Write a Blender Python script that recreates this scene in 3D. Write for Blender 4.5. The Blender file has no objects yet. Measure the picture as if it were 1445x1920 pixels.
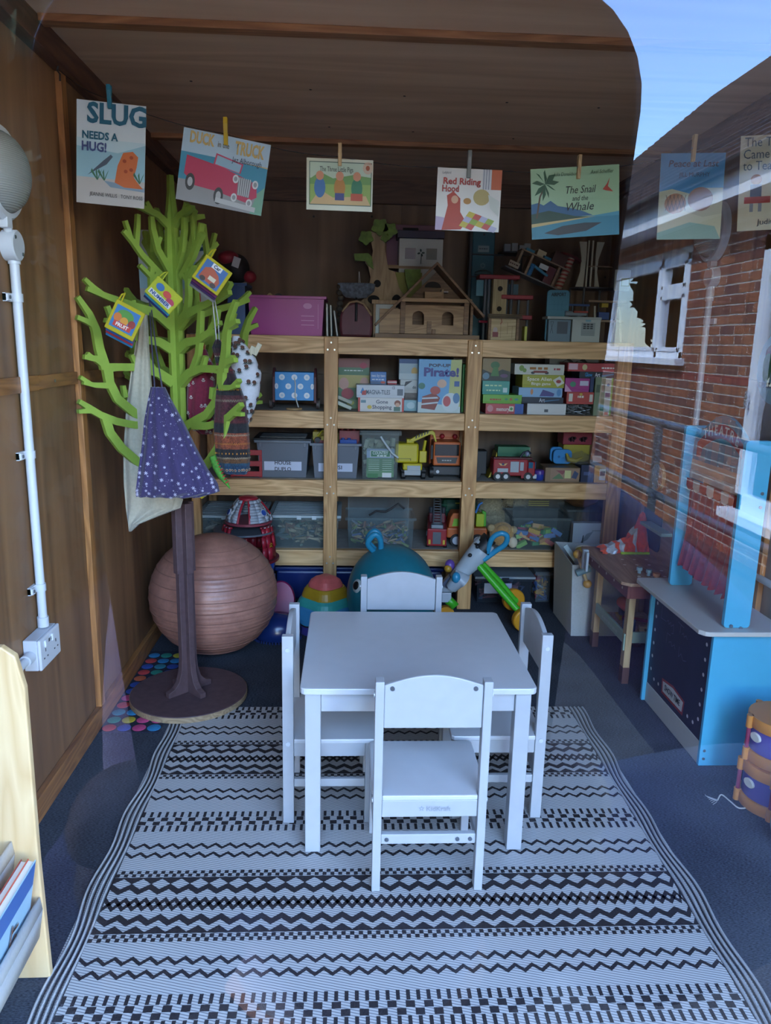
import bpy, bmesh, math, random
from mathutils import Vector, Matrix
random.seed(7)
SC = bpy.context.scene
COL = SC.collection
PI = math.pi
R = math.radians
# ------------------------------------------------------------------ camera
W, H, F = 1445.0, 1920.0, 1420.0
CAM = Vector((0, 0, 1.40))
def _axes():
    d = Vector(((655 - W/2)/F, -(643 - H/2)/F, -1)).normalized()
    u = Vector((math.sin(R(.65)), math.cos(R(.65)), 0))
    u = (u - d*u.dot(d)).normalized()
    r = d.cross(u)
    return Matrix((r, d, u))            # camera coords -> world
AX = _axes()
cd = bpy.data.cameras.new('camera'); cam = bpy.data.objects.new('camera', cd); COL.objects.link(cam)
cd.sensor_fit = 'HORIZONTAL'; cd.sensor_width = 36; cd.lens = F/W*36; cd.clip_start = .005; cd.clip_end = 200
cam.matrix_world = Matrix.Translation(CAM) @ AX.to_4x4()
SC.camera = cam
def ray(x, y): return AX @ Vector(((x - W/2)/F, -(y - H/2)/F, -1))
def atY(x, y, Y):
    r = ray(x, y); return CAM + r*(Y/r.y)
def atZ(x, y, Z=0.0):
    r = ray(x, y); return CAM + r*((Z - CAM.z)/r.z)
def atX(x, y, X):
    r = ray(x, y); return CAM + r*(X/r.x)
GLASS_Y = .05                            # the glazed front of the cabin
# ------------------------------------------------------------------ sky, sun, exposure
wd = bpy.data.worlds.new('sky'); SC.world = wd; wd.use_nodes = True
nt = wd.node_tree; nt.nodes.clear()
out = nt.nodes.new('ShaderNodeOutputWorld'); bg = nt.nodes.new('ShaderNodeBackground')
sky = nt.nodes.new('ShaderNodeTexSky'); sky.sky_type = 'NISHITA'; sky.sun_disc = False
sky.sun_elevation = R(48); sky.sun_rotation = R(-62); sky.air_density = 1.0; sky.dust_density = .6; sky.ozone_density = 1.6
bg.inputs[1].default_value = 4.6
hs = nt.nodes.new('ShaderNodeHueSaturation'); hs.inputs['Saturation'].default_value = 1.05
nt.links.new(sky.outputs[0], hs.inputs['Color']); nt.links.new(hs.outputs[0], bg.inputs[0]); nt.links.new(bg.outputs[0], out.inputs[0])
sl = bpy.data.lights.new('sun', 'SUN'); sl.energy = 32; sl.angle = R(.6); sl.color = (1, .93, .82)
so = bpy.data.objects.new('sun', sl); COL.objects.link(so)
so.rotation_euler = Vector((-.80, .25, .95)).to_track_quat('Z', 'Y').to_euler()
pl = bpy.data.lights.new('sky_portal', 'AREA'); pl.shape = 'RECTANGLE'; pl.size = 2.3; pl.size_y = 2.1; pl.cycles.is_portal = True
po = bpy.data.objects.new('sky_portal', pl); COL.objects.link(po); po.location = (.28, GLASS_Y - .01, 1.12); po.rotation_euler = (R(90), 0, 0)
vs = SC.view_settings; vs.view_transform = 'Standard'; vs.look = 'None'; vs.gamma = 1; vs.exposure = 0.35; vs.use_curve_mapping = False
# ------------------------------------------------------------------ materials
MATS = {}
def lin(h):
    if isinstance(h, (tuple, list)): return (*h[:3], 1)
    h = h.lstrip('#'); c = [int(h[i:i+2], 16)/255 for i in (0, 2, 4)]
    return (*[x/12.92 if x <= .04045 else ((x + .055)/1.055)**2.4 for x in c], 1)
def _base(name):
    m = bpy.data.materials.new(name); m.use_nodes = True
    n = m.node_tree; b = n.nodes['Principled BSDF']
    return m, n, b
def mat(col, rough=.5, metal=0.0, bump=0.0, scale=60, var=0.0, alpha=1.0, sheen=0.0, spec=.5, emit=0, coat=0):
    """plain procedural material: colour with a little mottling and fine relief"""
    key = (str(col), rough, metal, bump, scale, var, alpha, sheen, spec, emit, coat)
    if key in MATS: return MATS[key]
    m, n, b = _base('surface_%d' % len(MATS)); L = n.links.new; c = lin(col)
    b.inputs['Roughness'].default_value = rough; b.inputs['Metallic'].default_value = metal
    b.inputs['Base Color'].default_value = c; b.inputs['Specular IOR Level'].default_value = spec
    if coat: b.inputs['Coat Weight'].default_value = coat
    if sheen: b.inputs['Sheen Weight'].default_value = sheen
    if var or bump:
        tc = n.nodes.new('ShaderNodeTexCoord'); nz = n.nodes.new('ShaderNodeTexNoise'); nz.inputs['Scale'].default_value = scale
        nz.inputs['Detail'].default_value = 3; L(tc.outputs['Object'], nz.inputs['Vector'])
        if var:
            rp = n.nodes.new('ShaderNodeValToRGB')
            rp.color_ramp.elements[0].color = tuple(max(0, x*(1 - var)) for x in c[:3]) + (1,)
            rp.color_ramp.elements[1].color = tuple(min(1, x*(1 + var)) for x in c[:3]) + (1,)
            rp.color_ramp.elements[0].position = .3; rp.color_ramp.elements[1].position = .7
            L(nz.outputs[0], rp.inputs[0]); L(rp.outputs[0], b.inputs['Base Color'])
        if bump:
            bp = n.nodes.new('ShaderNodeBump'); bp.inputs['Strength'].default_value = bump; bp.inputs['Distance'].default_value = .004
            L(nz.outputs[0], bp.inputs['Height']); L(bp.outputs[0], b.inputs['Normal'])
    if alpha < 1:
        b.inputs['Alpha'].default_value = alpha
    MATS[key] = m
    return m
def wood(c1, c2, axis='X', scale=1.0, rough=.55, ring=1.0):
    """sawn timber: long fibres and cathedral grain along the given axis"""
    key = ('wood', c1, c2, axis, scale, rough, ring)
    if key in MATS: return MATS[key]
    m, n, b = _base('timber_%d' % len(MATS)); L = n.links.new
    tc = n.nodes.new('ShaderNodeTexCoord'); mp = n.nodes.new('ShaderNodeMapping')
    k = {'X': (.9, 9, 9), 'Y': (9, .9, 9), 'Z': (9, 9, .9)}[axis]
    mp.inputs['Scale'].default_value = tuple(x*scale for x in k)
    geo = n.nodes.new('ShaderNodeObjectInfo'); ad = n.nodes.new('ShaderNodeVectorMath'); ad.operation = 'ADD'
    mu = n.nodes.new('ShaderNodeMath'); mu.operation = 'MULTIPLY'; mu.inputs[1].default_value = 37
    L(geo.outputs['Random'], mu.inputs[0]); L(tc.outputs['Object'], mp.inputs[0]); L(mp.outputs[0], ad.inputs[0]); L(mu.outputs[0], ad.inputs[1])
    nz = n.nodes.new('ShaderNodeTexNoise'); nz.inputs['Scale'].default_value = 1.0; nz.inputs['Detail'].default_value = 2; nz.inputs['Distortion'].default_value = .6
    L(ad.outputs[0], nz.inputs['Vector'])
    ml = n.nodes.new('ShaderNodeMath'); ml.operation = 'MULTIPLY'; ml.inputs[1].default_value = 16*ring
    fr = n.nodes.new('ShaderNodeMath'); fr.operation = 'PINGPONG'; fr.inputs[1].default_value = 1
    L(nz.outputs[0], ml.inputs[0]); L(ml.outputs[0], fr.inputs[0])
    n2 = n.nodes.new('ShaderNodeTexNoise'); n2.inputs['Scale'].default_value = 7; n2.inputs['Detail'].default_value = 4; L(ad.outputs[0], n2.inputs['Vector'])
    mx = n.nodes.new('ShaderNodeMath'); mx.operation = 'MULTIPLY_ADD'; mx.inputs[1].default_value = .55; L(fr.outputs[0], mx.inputs[0])
    m3 = n.nodes.new('ShaderNodeMath'); m3.operation = 'MULTIPLY'; m3.inputs[1].default_value = .5; L(n2.outputs[0], m3.inputs[0]); L(m3.outputs[0], mx.inputs[2])
    rp = n.nodes.new('ShaderNodeValToRGB'); rp.color_ramp.elements[0].color = lin(c1); rp.color_ramp.elements[1].color = lin(c2)
    rp.color_ramp.elements[0].position = .15; rp.color_ramp.elements[1].position = .85
    L(mx.outputs[0], rp.inputs[0]); L(rp.outputs[0], b.inputs['Base Color'])
    b.inputs['Roughness'].default_value = rough
    bp = n.nodes.new('ShaderNodeBump'); bp.inputs['Strength'].default_value = .12; bp.inputs['Distance'].default_value = .002
    L(mx.outputs[0], bp.inputs['Height']); L(bp.outputs[0], b.inputs['Normal'])
    MATS[key] = m
    return m
def clear(col='#ffffff', fac=.1, rough=.05, tint=None):
    """thin clear plastic or glass: lets light straight through, mirrors a little, more at a slant"""
    key = ('clear', str(col), fac, rough, str(tint))
    if key in MATS: return MATS[key]
    m, n, b = _base('clear_%d' % len(MATS)); L = n.links.new
    n.nodes.remove(b); o = n.nodes['Material Output']
    t = n.nodes.new('ShaderNodeBsdfTransparent'); t.inputs[0].default_value = lin(tint or col)
    g = n.nodes.new('ShaderNodeBsdfGlossy'); g.inputs[0].default_value = lin(col); g.inputs['Roughness'].default_value = rough
    lw = n.nodes.new('ShaderNodeLayerWeight'); lw.inputs[0].default_value = .5
    p = n.nodes.new('ShaderNodeMath'); p.operation = 'POWER'; p.inputs[1].default_value = 4; L(lw.outputs['Facing'], p.inputs[0])
    a = n.nodes.new('ShaderNodeMath'); a.operation = 'MULTIPLY_ADD'; a.inputs[1].default_value = 1 - fac; a.inputs[2].default_value = fac; L(p.outputs[0], a.inputs[0])
    a.use_clamp = True
    mx = n.nodes.new('ShaderNodeMixShader'); L(a.outputs[0], mx.inputs[0]); L(t.outputs[0], mx.inputs[1]); L(g.outputs[0], mx.inputs[2])
    L(mx.outputs[0], o.inputs[0])
    MATS[key] = m
    return m
def milky(col, a=.35, rough=.3):
    """frosted plastic of a storage box: part diffuse, part clear"""
    key = ('milky', str(col), a, rough)
    if key in MATS: return MATS[key]
    m, n, b = _base('frosted_%d' % len(MATS)); L = n.links.new; o = n.nodes['Material Output']
    b.inputs['Base Color'].default_value = lin(col); b.inputs['Roughness'].default_value = rough
    t = n.nodes.new('ShaderNodeBsdfTransparent'); mx = n.nodes.new('ShaderNodeMixShader'); mx.inputs[0].default_value = a*.42
    L(t.outputs[0], mx.inputs[1]); L(b.outputs[0], mx.inputs[2]); L(mx.outputs[0], o.inputs[0])
    MATS[key] = m
    return m
# ------------------------------------------------------------------ mesh building
class MB:
    def __init__(s): s.v = []; s.f = []; s.m = []; s.T = Matrix.Identity(4); s.mi = 0
    def xf(s, loc=(0, 0, 0), rot=(0, 0, 0)):
        from mathutils import Euler
        s.T = Matrix.Translation(Vector(loc)) @ Euler(rot).to_matrix().to_4x4(); return s
    def add(s, vs, fs):
        o = len(s.v); s.v += [tuple(s.T @ Vector(p)) for p in vs]; s.f += [tuple(o + i for i in f) for f in fs]; s.m += [s.mi]*len(fs); return s
    def box(s, x0, x1, y0, y1, z0, z1):
        return s.add([(x, y, z) for z in (z0, z1) for y in (y0, y1) for x in (x0, x1)],
                     [(0, 2, 3, 1), (4, 5, 7, 6), (0, 1, 5, 4), (2, 6, 7, 3), (0, 4, 6, 2), (1, 3, 7, 5)])
    def cbox(s, c, d): return s.box(c[0]-d[0]/2, c[0]+d[0]/2, c[1]-d[1]/2, c[1]+d[1]/2, c[2]-d[2]/2, c[2]+d[2]/2)
    def frus(s, x0, x1, y0, y1, z0, z1, e):
        """box whose top is wider by e on every side"""
        return s.add([(x0, y0, z0), (x1, y0, z0), (x1, y1, z0), (x0, y1, z0), (x0-e, y0-e, z1), (x1+e, y0-e, z1), (x1+e, y1+e, z1), (x0-e, y1+e, z1)],
                     [(3, 2, 1, 0), (4, 5, 6, 7), (0, 1, 5, 4), (1, 2, 6, 5), (2, 3, 7, 6), (3, 0, 4, 7)])
    def prism(s, pts, a, b, axis='Y'):
        """polygon extruded from a to b along an axis; pts are (u, v)"""
        n = len(pts)
        def P(u, v, t): return {'Y': (u, t, v), 'X': (t, u, v), 'Z': (u, v, t)}[axis]
        vs = [P(u, v, a) for u, v in pts] + [P(u, v, b) for u, v in pts]
        fs = [tuple(range(n)), tuple(range(2*n-1, n-1, -1))] + [((i+1) % n, i, n+i, n+(i+1) % n) for i in range(n)]
        return s.add(vs, fs)
    def cyl(s, p0, p1, r0, r1=None, n=16, cap=True):
        p0, p1 = Vector(p0), Vector(p1); r1 = r0 if r1 is None else r1
        d = (p1 - p0).normalized(); a = d.orthogonal().normalized(); b = d.cross(a)
        vs = [p + (a*math.cos(2*PI*i/n) + b*math.sin(2*PI*i/n))*r for p, r in ((p0, r0), (p1, r1)) for i in range(n)]
        fs = [(i, (i+1) % n, n+(i+1) % n, n+i) for i in range(n)]
        if cap: fs += [tuple(range(n-1, -1, -1)), tuple(range(n, 2*n))]
        return s.add(vs, fs)
    def tube(s, pts, r, n=8, closed=False):
        pts = [Vector(p) for p in pts]; k = len(pts); rs = r if isinstance(r, (list, tuple)) else [r]*k
        vs = []; pa = None
        for i, p in enumerate(pts):
            if closed: t = (pts[(i+1) % k] - pts[i-1]).normalized()
            else: t = (pts[min(i+1, k-1)] - pts[max(i-1, 0)]).normalized()
            a = t.orthogonal().normalized() if pa is None else (pa - t*pa.dot(t)).normalized()
            pa = a; b = t.cross(a)
            vs += [p + (a*math.cos(2*PI*j/n) + b*math.sin(2*PI*j/n))*rs[i] for j in range(n)]
        fs = []
        for i in range(k if closed else k-1):
            i2 = (i+1) % k
            fs += [(i*n+j, i*n+(j+1) % n, i2*n+(j+1) % n, i2*n+j) for j in range(n)]
        if not closed: fs += [tuple(range(n-1, -1, -1)), tuple(range((k-1)*n, k*n))]
        return s.add(vs, fs)
    def lathe(s, prof, n=24, c=(0, 0, 0), sx=1, sy=1, a0=0, a1=2*PI):
        """profile of (r, z) turned about Z"""
        full = abs(a1 - a0 - 2*PI) < 1e-6; k = n if full else n+1; vs = []
        for r, z in prof:
            vs += [(c[0] + r*sx*math.cos(a0 + (a1-a0)*j/n), c[1] + r*sy*math.sin(a0 + (a1-a0)*j/n), c[2] + z) for j in range(k)]
        fs = []
        for i in range(len(prof)-1):
            for j in range(n):
                j2 = (j+1) % k; fs.append((i*k+j, i*k+j2, (i+1)*k+j2, (i+1)*k+j))
        if full:
            if prof[0][0] > 1e-6: fs.append(tuple(range(k-1, -1, -1)))
            if prof[-1][0] > 1e-6: fs.append(tuple(range((len(prof)-1)*k, len(prof)*k)))
        return s.add(vs, fs)
    def ball(s, c, r, n=16, m=10, sx=1, sy=1, sz=1):
        return s.lathe([(max(1e-5, math.sin(PI*i/m))*r, -math.cos(PI*i/m)*r*sz) for i in range(m+1)], n, c, sx, sy)
    def poly(s, pts): return s.add(pts, [tuple(range(len(pts)))])
    def build(s, name, mats, parent=None, smooth=None, bevel=0, sub=0, kind=None):
        me = bpy.data.meshes.new(name); me.from_pydata(s.v, [], s.f)
        mats = mats if isinstance(mats, (list, tuple)) else [mats]
        for m in mats: me.materials.append(m)
        if len(mats) > 1: me.polygons.foreach_set('material_index', [min(i, len(mats)-1) for i in s.m])
        bm = bmesh.new(); bm.from_mesh(me); bmesh.ops.recalc_face_normals(bm, faces=bm.faces); bm.to_mesh(me); bm.free()
        if smooth:
            me.polygons.foreach_set('use_smooth', [True]*len(me.polygons)); me.set_sharp_from_angle(angle=R(smooth))
        o = bpy.data.objects.new(name, me); COL.objects.link(o)
        if parent: o.parent = parent
        if bevel:
            b = o.modifiers.new('bevel', 'BEVEL'); b.width = bevel; b.segments = 2; b.limit_method = 'ANGLE'; b.angle_limit = R(40)
            b.harden_normals = False
        if sub:
            o.modifiers.new('sub', 'SUBSURF').levels = sub; o.modifiers['sub'].render_levels = sub
        if kind: o['kind'] = kind
        return o
def curve_pts(pts, n=5, closed=False):
    """smooth path through the points"""
    P = [Vector(p) for p in pts]; out = []
    for i in range(len(P)-1):
        a, b, c, d = P[max(i-1, 0)], P[i], P[i+1], P[min(i+2, len(P)-1)]
        for k in range(n):
            t = k/n; out.append(.5*((2*b) + (c-a)*t + (2*a-5*b+4*c-d)*t*t + (3*b-a-3*c+d)*t**3))
    return out + [P[-1]]
def tag(o, label, cat, group=None):
    o['label'] = label; o['category'] = cat
    if group: o['group'] = group
    return o
def thing(name, label, cat, loc=(0, 0, 0), rotz=0, group=None, rot=None):
    o = bpy.data.objects.new(name, None); COL.objects.link(o); o.empty_display_size = .05
    o.location = loc; o.rotation_euler = rot or (0, 0, rotz)
    return tag(o, label, cat, group)
def struct(o): o['kind'] = 'structure'; return o
def dup(root, label=None):
    c = root.copy(); COL.objects.link(c)
    if label: c['label'] = label
    for ch in list(root.children):
        d = ch.copy(); COL.objects.link(d); d.parent = c
        for g in list(ch.children):
            e = g.copy(); COL.objects.link(e); e.parent = d
    return c
# ---- flat lettering, laid on a surface.  frame: origin, right vector, up vector (unit), all in the parent's space
_font_cache = {}
def text_mesh(body, size, bold=0.0, shear=0.0, space=1.0):
    cu = bpy.data.curves.new('lettering', 'FONT'); cu.body = body; cu.size = size; cu.align_x = 'CENTER'; cu.align_y = 'CENTER'
    cu.resolution_u = 2; cu.offset = bold; cu.shear = shear; cu.space_character = space
    o = bpy.data.objects.new('lettering', cu); COL.objects.link(o)
    dg = bpy.context.evaluated_depsgraph_get(); dg.update()
    me = bpy.data.meshes.new_from_object(o.evaluated_get(dg))
    bpy.data.objects.remove(o); bpy.data.curves.remove(cu)
    return me
def letter(parent, body, frame, uv, h, m, name='lettering', width=None, bold=0.0, rot=0.0, lift=.0035, shear=0.0):
    """body is written centred at uv of the frame; h is the height of the capitals; width squeezes it to fit"""
    if body.startswith('~'):                         # print too small to read: a row of short dashes
        n = int(body[1:] or 4); vv, ff = [], []; rq = random.Random(n*7 + int(h*1e5)); x = 0
        for k in range(n):
            l = rq.uniform(.5, 1.6); o4 = len(vv); vv += [(x, -.3*h, 0), (x+l*h, -.3*h, 0), (x+l*h, .3*h, 0), (x, .3*h, 0)]; ff.append((o4, o4+1, o4+2, o4+3)); x += (l+.35)*h
        me = bpy.data.meshes.new('fine_print'); me.from_pydata([(a - x/2, c, z) for a, c, z in vv], [], ff); name = 'fine_print'
    else: me = text_mesh(body, h/.69, bold*h, shear)
    xs = [v.co.x for v in me.vertices]
    if not xs: return None
    sx = 1
    if width: sx = width/max(1e-6, max(xs) - min(xs))
    o, r, u = [Vector(a) for a in frame]; nrm = r.cross(u).normalized()
    ca, sa = math.cos(rot), math.sin(rot)
    for v in me.vertices:
        a, b = v.co.x*sx, v.co.y
        a, b = a*ca - b*sa + uv[0], a*sa + b*ca + uv[1]
        v.co = o + r*a + u*b + nrm*lift
    me.materials.clear(); me.materials.append(m)
    ob = bpy.data.objects.new(name, me); COL.objects.link(ob)
    if parent: ob.parent = parent
    return ob
class Art:
    """flat printed shapes on a surface, one mesh with several inks; later shapes lie a hair above earlier ones"""
    def __init__(s, frame, lift=.0004, step=.00006):
        s.o, s.r, s.u = [Vector(a) for a in frame]; s.n = s.r.cross(s.u).normalized(); s.l = lift; s.st = step; s.b = MB(); s.ms = []
    def ink(s, m):
        if m not in s.ms: s.ms.append(m)
        s.b.mi = s.ms.index(m); return s
    def p(s, pts, m):
        s.ink(m); s.b.poly([s.o + s.r*a + s.u*b + s.n*s.l for a, b in pts]); s.l += s.st; return s
    def rect(s, x0, y0, x1, y1, m): return s.p([(x0, y0), (x1, y0), (x1, y1), (x0, y1)], m)
    def oval(s, cx, cy, rx, ry, m, n=18, rot=0):
        ca, sa = math.cos(rot), math.sin(rot)
        return s.p([(cx + rx*math.cos(t)*ca - ry*math.sin(t)*sa, cy + rx*math.cos(t)*sa + ry*math.sin(t)*ca) for t in [2*PI*i/n for i in range(n)]], m)
    def line(s, pts, w, m):
        for (a, b), (c, d) in zip(pts, pts[1:]):
            k = math.hypot(c-a, d-b) or 1; nx, ny = -(d-b)/k*w/2, (c-a)/k*w/2
            s.ink(m); s.b.poly([s.o + s.r*x + s.u*y + s.n*s.l for x, y in ((a-nx, b-ny), (c-nx, d-ny), (c+nx, d+ny), (a+nx, b+ny))])
        s.l += s.st; return s
    def build(s, parent, name='print'):
        me = bpy.data.meshes.new(name); me.from_pydata(s.b.v, [], s.b.f)
        for m in s.ms: me.materials.append(m)
        me.polygons.foreach_set('material_index', s.b.m)
        o = bpy.data.objects.new(name, me); COL.objects.link(o); o.parent = parent
        return o
# ================================================================== the cabin
XL, XR, YB, ZC = -.915, 1.475, 4.45, 2.27
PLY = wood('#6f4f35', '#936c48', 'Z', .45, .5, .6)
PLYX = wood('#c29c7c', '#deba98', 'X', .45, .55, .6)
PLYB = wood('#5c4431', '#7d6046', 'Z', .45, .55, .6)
BAT = wood('#8a5a30', '#b98048', 'Z', 1.4, .5)
BATX = wood('#7c5030', '#a8744a', 'X', 1.4, .5)
BATY = wood('#7a4f2c', '#a97442', 'Y', 1.4, .5)
def carpet():
    m, n, b = _base('carpet'); L = n.links.new
    tc = n.nodes.new('ShaderNodeTexCoord'); mp = n.nodes.new('ShaderNodeMapping'); mp.inputs['Scale'].default_value = (130, 420, 1)
    nz = n.nodes.new('ShaderNodeTexNoise'); nz.inputs['Scale'].default_value = 1; nz.inputs['Detail'].default_value = 2
    n2 = n.nodes.new('ShaderNodeTexNoise'); n2.inputs['Scale'].default_value = 3; n2.inputs['Detail'].default_value = 4
    L(tc.outputs['Object'], mp.inputs[0]); L(mp.outputs[0], nz.inputs['Vector']); L(tc.outputs['Object'], n2.inputs['Vector'])
    ad = n.nodes.new('ShaderNodeMath'); ad.operation = 'MULTIPLY_ADD'; ad.inputs[1].default_value = .35; L(n2.outputs[0], ad.inputs[0])
    m2 = n.nodes.new('ShaderNodeMath'); m2.operation = 'MULTIPLY'; m2.inputs[1].default_value = .75; L(nz.outputs[0], m2.inputs[0]); L(m2.outputs[0], ad.inputs[2])
    rp = n.nodes.new('ShaderNodeValToRGB'); e = rp.color_ramp.elements
    e[0].position = .38; e[0].color = lin('#1c2028'); e[1].position = .72; e[1].color = lin('#565b65')
    L(ad.outputs[0], rp.inputs[0]); L(rp.outputs[0], b.inputs['Base Color']); b.inputs['Roughness'].default_value = .95; b.inputs['Specular IOR Level'].default_value = .15
    bp = n.nodes.new('ShaderNodeBump'); bp.inputs['Strength'].default_value = .5; bp.inputs['Distance'].default_value = .003
    L(nz.outputs[0], bp.inputs['Height']); L(bp.outputs[0], b.inputs['Normal'])
    return m
struct(MB().box(XL-.05, XR+.05, GLASS_Y-.05, YB+.05, -.12, 0).build('floor', carpet()))
# left wall: a frame with four plywood panels, battens over the joints
wl = struct(MB().box(XL-.05, XL-.012, GLASS_Y, YB+.05, 0, ZC+.1).build('wall_left', PLYB))
yb, zr = 2.63, atX(100, 713, XL).z
for y0, y1 in ((GLASS_Y+.02, yb-.001), (yb+.001, YB)):
    for z0, z1 in ((0, zr-.001), (zr+.001, ZC)):
        MB().box(XL-.012, XL, y0, y1, z0, z1).build('plywood_panel', PLY, wl)
MB().box(XL, XL+.020, yb-.022, yb+.022, .07, 2.20).build('batten', BAT, wl, bevel=.002)
MB().box(XL, XL+.014, 1.0, 2.28, zr-.022, zr+.022).build('mid_rail', BATY, wl, bevel=.002)
MB().box(XL, XL+.012, 2.28, yb-.022, zr-.020, zr+.020).build('mid_rail', BATY, wl, bevel=.002)
MB().box(XL, XL+.012, yb+.022, YB, zr-.020, zr+.020).build('mid_rail', BATY, wl, bevel=.002)
b = MB()
for y in (1.6, 1.95, 2.4, 2.9, 3.3): b.cyl((XL+.0135, y, zr), (XL+.0158, y, zr), .005, n=10)
b.build('screw_head', mat('#8f8a80', .4, .8), wl, smooth=40)
struct(MB().box(XL, XL+.022, .9, YB, 0, .075).build('baseboard_left', BATY, bevel=.003))
struct(MB().box(XL, XL+.045, GLASS_Y, YB, 2.195, ZC).build('trim_1', wood('#4a2f22', '#6e4a35', 'Y', 1.2), bevel=.003))
wr = struct(MB().box(XR+.012, XR+.05, GLASS_Y, YB+.05, 0, ZC+.1).build('wall_right', PLYB))
for y0, y1 in ((GLASS_Y+.02, 2.519), (2.521, YB)):
    for z0, z1 in ((0, 1.299), (1.301, ZC)):
        MB().box(XR, XR+.012, y0, y1, z0, z1).build('plywood_panel', PLY, wr)
MB().box(XR-.02, XR, 2.498, 2.542, .07, 2.2).build('batten', BAT, wr, bevel=.002)
MB().box(XR-.012, XR, 0.9, 2.495, 1.28, 1.32).build('mid_rail', BATY, wr, bevel=.002)
struct(MB().box(XR-.022, XR, .9, YB, 0, .075).build('baseboard_right', BATY, bevel=.003))
struct(MB().box(XR-.045, XR, GLASS_Y, YB, 2.195, ZC).build('trim_2', wood('#4a2f22', '#6e4a35', 'Y', 1.2), bevel=.003))
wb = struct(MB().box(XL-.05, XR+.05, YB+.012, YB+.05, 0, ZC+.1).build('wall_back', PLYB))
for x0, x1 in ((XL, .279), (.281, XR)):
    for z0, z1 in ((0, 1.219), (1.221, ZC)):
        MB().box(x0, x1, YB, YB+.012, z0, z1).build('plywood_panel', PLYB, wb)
b = MB()
for px, py in ((508, 368), (588, 406), (697, 406), (1128, 600), (1134, 520)): 
    p = atY(px, py, YB); b.cyl((p.x, YB-.001, p.z), (p.x, YB+.001, p.z), .006, n=8)
b.build('nail_head', mat('#2b211b', .6), wb)
struct(MB().box(XL+.046, XR-.046, YB-.03, YB, 2.150, ZC).build('trim_3', wood('#4a3226', '#6b4c38', 'X', 1.2), bevel=.003))
ce = struct(MB().box(XL-.05, XR+.05, GLASS_Y-.25, YB+.05, ZC+.012, ZC+.09).build('ceiling', PLYB))
for y0, y1 in ((GLASS_Y, 1.199), (1.201, 2.399), (2.401, 3.619), (3.621, YB)):
    MB().box(XL, XR, y0, y1, ZC, ZC+.012).build('plywood_panel', PLYX, ce)
for y in (1.2, 2.40, 3.62):
    MB().box(XL+.046, XR-.046, y-.024, y+.024, ZC-.020, ZC).build('batten', BATX, ce, bevel=.002)
b = MB()
for px, py in ((582, 168), (758, 180), (617, 238), (774, 247), (950, 192), (1122, 202), (962, 260), (358, 152)):
    p = atZ(px, py, ZC); b.cyl((p.x, p.y, ZC-.001), (p.x, p.y, ZC+.001), .005, n=8)
b.build('nail_head', mat('#2b211b', .6), ce)
# glazed front the picture is taken through
wf = struct(MB().box(XL-.05, XL+.05, GLASS_Y-.05, GLASS_Y+.03, 0, ZC).build('wall_front', mat('#e6e9ee', .4)))
MB().box(XR-.05, XR+.05, GLASS_Y-.05, GLASS_Y+.03, 0, ZC).build('post', mat('#e6e9ee', .4), wf, bevel=.003)
w1 = struct(MB().box(XL+.05, XR-.05, GLASS_Y-.03, GLASS_Y+.03, 2.16, ZC).build('window_1', mat('#e6e9ee', .4)))
MB().box(XL+.05, XR-.05, GLASS_Y-.03, GLASS_Y+.03, 0, .07).build('window_sill', mat('#e6e9ee', .4), w1, bevel=.003)
MB().poly([(XL+.05, GLASS_Y, .07), (XR-.05, GLASS_Y, .07), (XR-.05, GLASS_Y, 2.16), (XL+.05, GLASS_Y, 2.16)]).build('glass_pane', clear('#d2e5ff', .042, 0.0, tint='#ffffff'), w1)
# ================================================================== outside, behind the photographer: seen mirrored in the glass
def mirY(Y): return 2*GLASS_Y - Y
PAVE = mat('#333231', .9, 0, .3, 12, .25)
struct(MB().box(-20, 20, -34, GLASS_Y-.05, -.2, -.12).build('ground_outside', PAVE))
MORTAR = mat('#a2988c', .95, 0, .3, 40, .2)
BX = 2.9
bb = thing('brick_building', 'red brick bungalow with white windows and dark tiled roof, mirrored in the glass', 'building', (BX, mirY(9), -.12))
def inb(b, name, m, **k):
    o = b.build(name, m, bb, **k); o.location = Vector((-BX, -mirY(9), .12)); return o
yF, yN = mirY(13.0), mirY(3.2)
Z0, ZE = -.12, 2.62
# openings: window (virtual Y 6.62-8.6), tall glazed door nearer
win = (mirY(8.65), mirY(6.62), 1.33, 2.22)
door = (mirY(5.42), mirY(3.6), .26, 2.2)
b = MB()
for y0, y1, z0, z1 in ((yF, win[0], Z0, ZE), (win[0], win[1], Z0, win[2]), (win[0], win[1], win[3], ZE), (win[1], door[0], Z0, ZE),
                       (door[0], door[1], Z0, door[2]), (door[0], door[1], door[3], ZE), (door[1], yN, Z0, ZE)):
    b.box(BX+.003, BX+.25, y0, y1, z0, z1)
inb(b, 'wall', MORTAR)
BR = [mat(c, .9, 0, .4, 90, .22) for c in ('#74402f', '#82492f', '#64362a', '#8a5238', '#5c3530')]
dark_band = mat('#7a2f28', .9, 0, .4, 90, .2)
cells = []
nz_ = int((ZE - Z0)/.075)
for k in range(nz_):
    z = Z0 + k*.075; y = yF - (.1125 if k % 2 else 0); j = 0
    while y < yN:
        l = .2125 if (j % 2 == 0 or k % 3) else .10
        y0, y1 = max(y, yF), min(y + l, yN); y += l + .014; j += 1
        if y1 - y0 < .04: continue
        skip = False; segs = [(y0, y1)]
        for a in (win, door):
            if z + .065 > a[2] and z < a[3]:
                ns = []
                for s0, s1 in segs:
                    if s1 <= a[0] or s0 >= a[1]: ns.append((s0, s1)); continue
                    if s0 < a[0]: ns.append((s0, a[0]))
                    if s1 > a[1]: ns.append((a[1], s1))
                segs = ns
        for s0, s1 in segs:
            if s1 - s0 > .03: cells.append((s0, s1, z, k))
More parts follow.
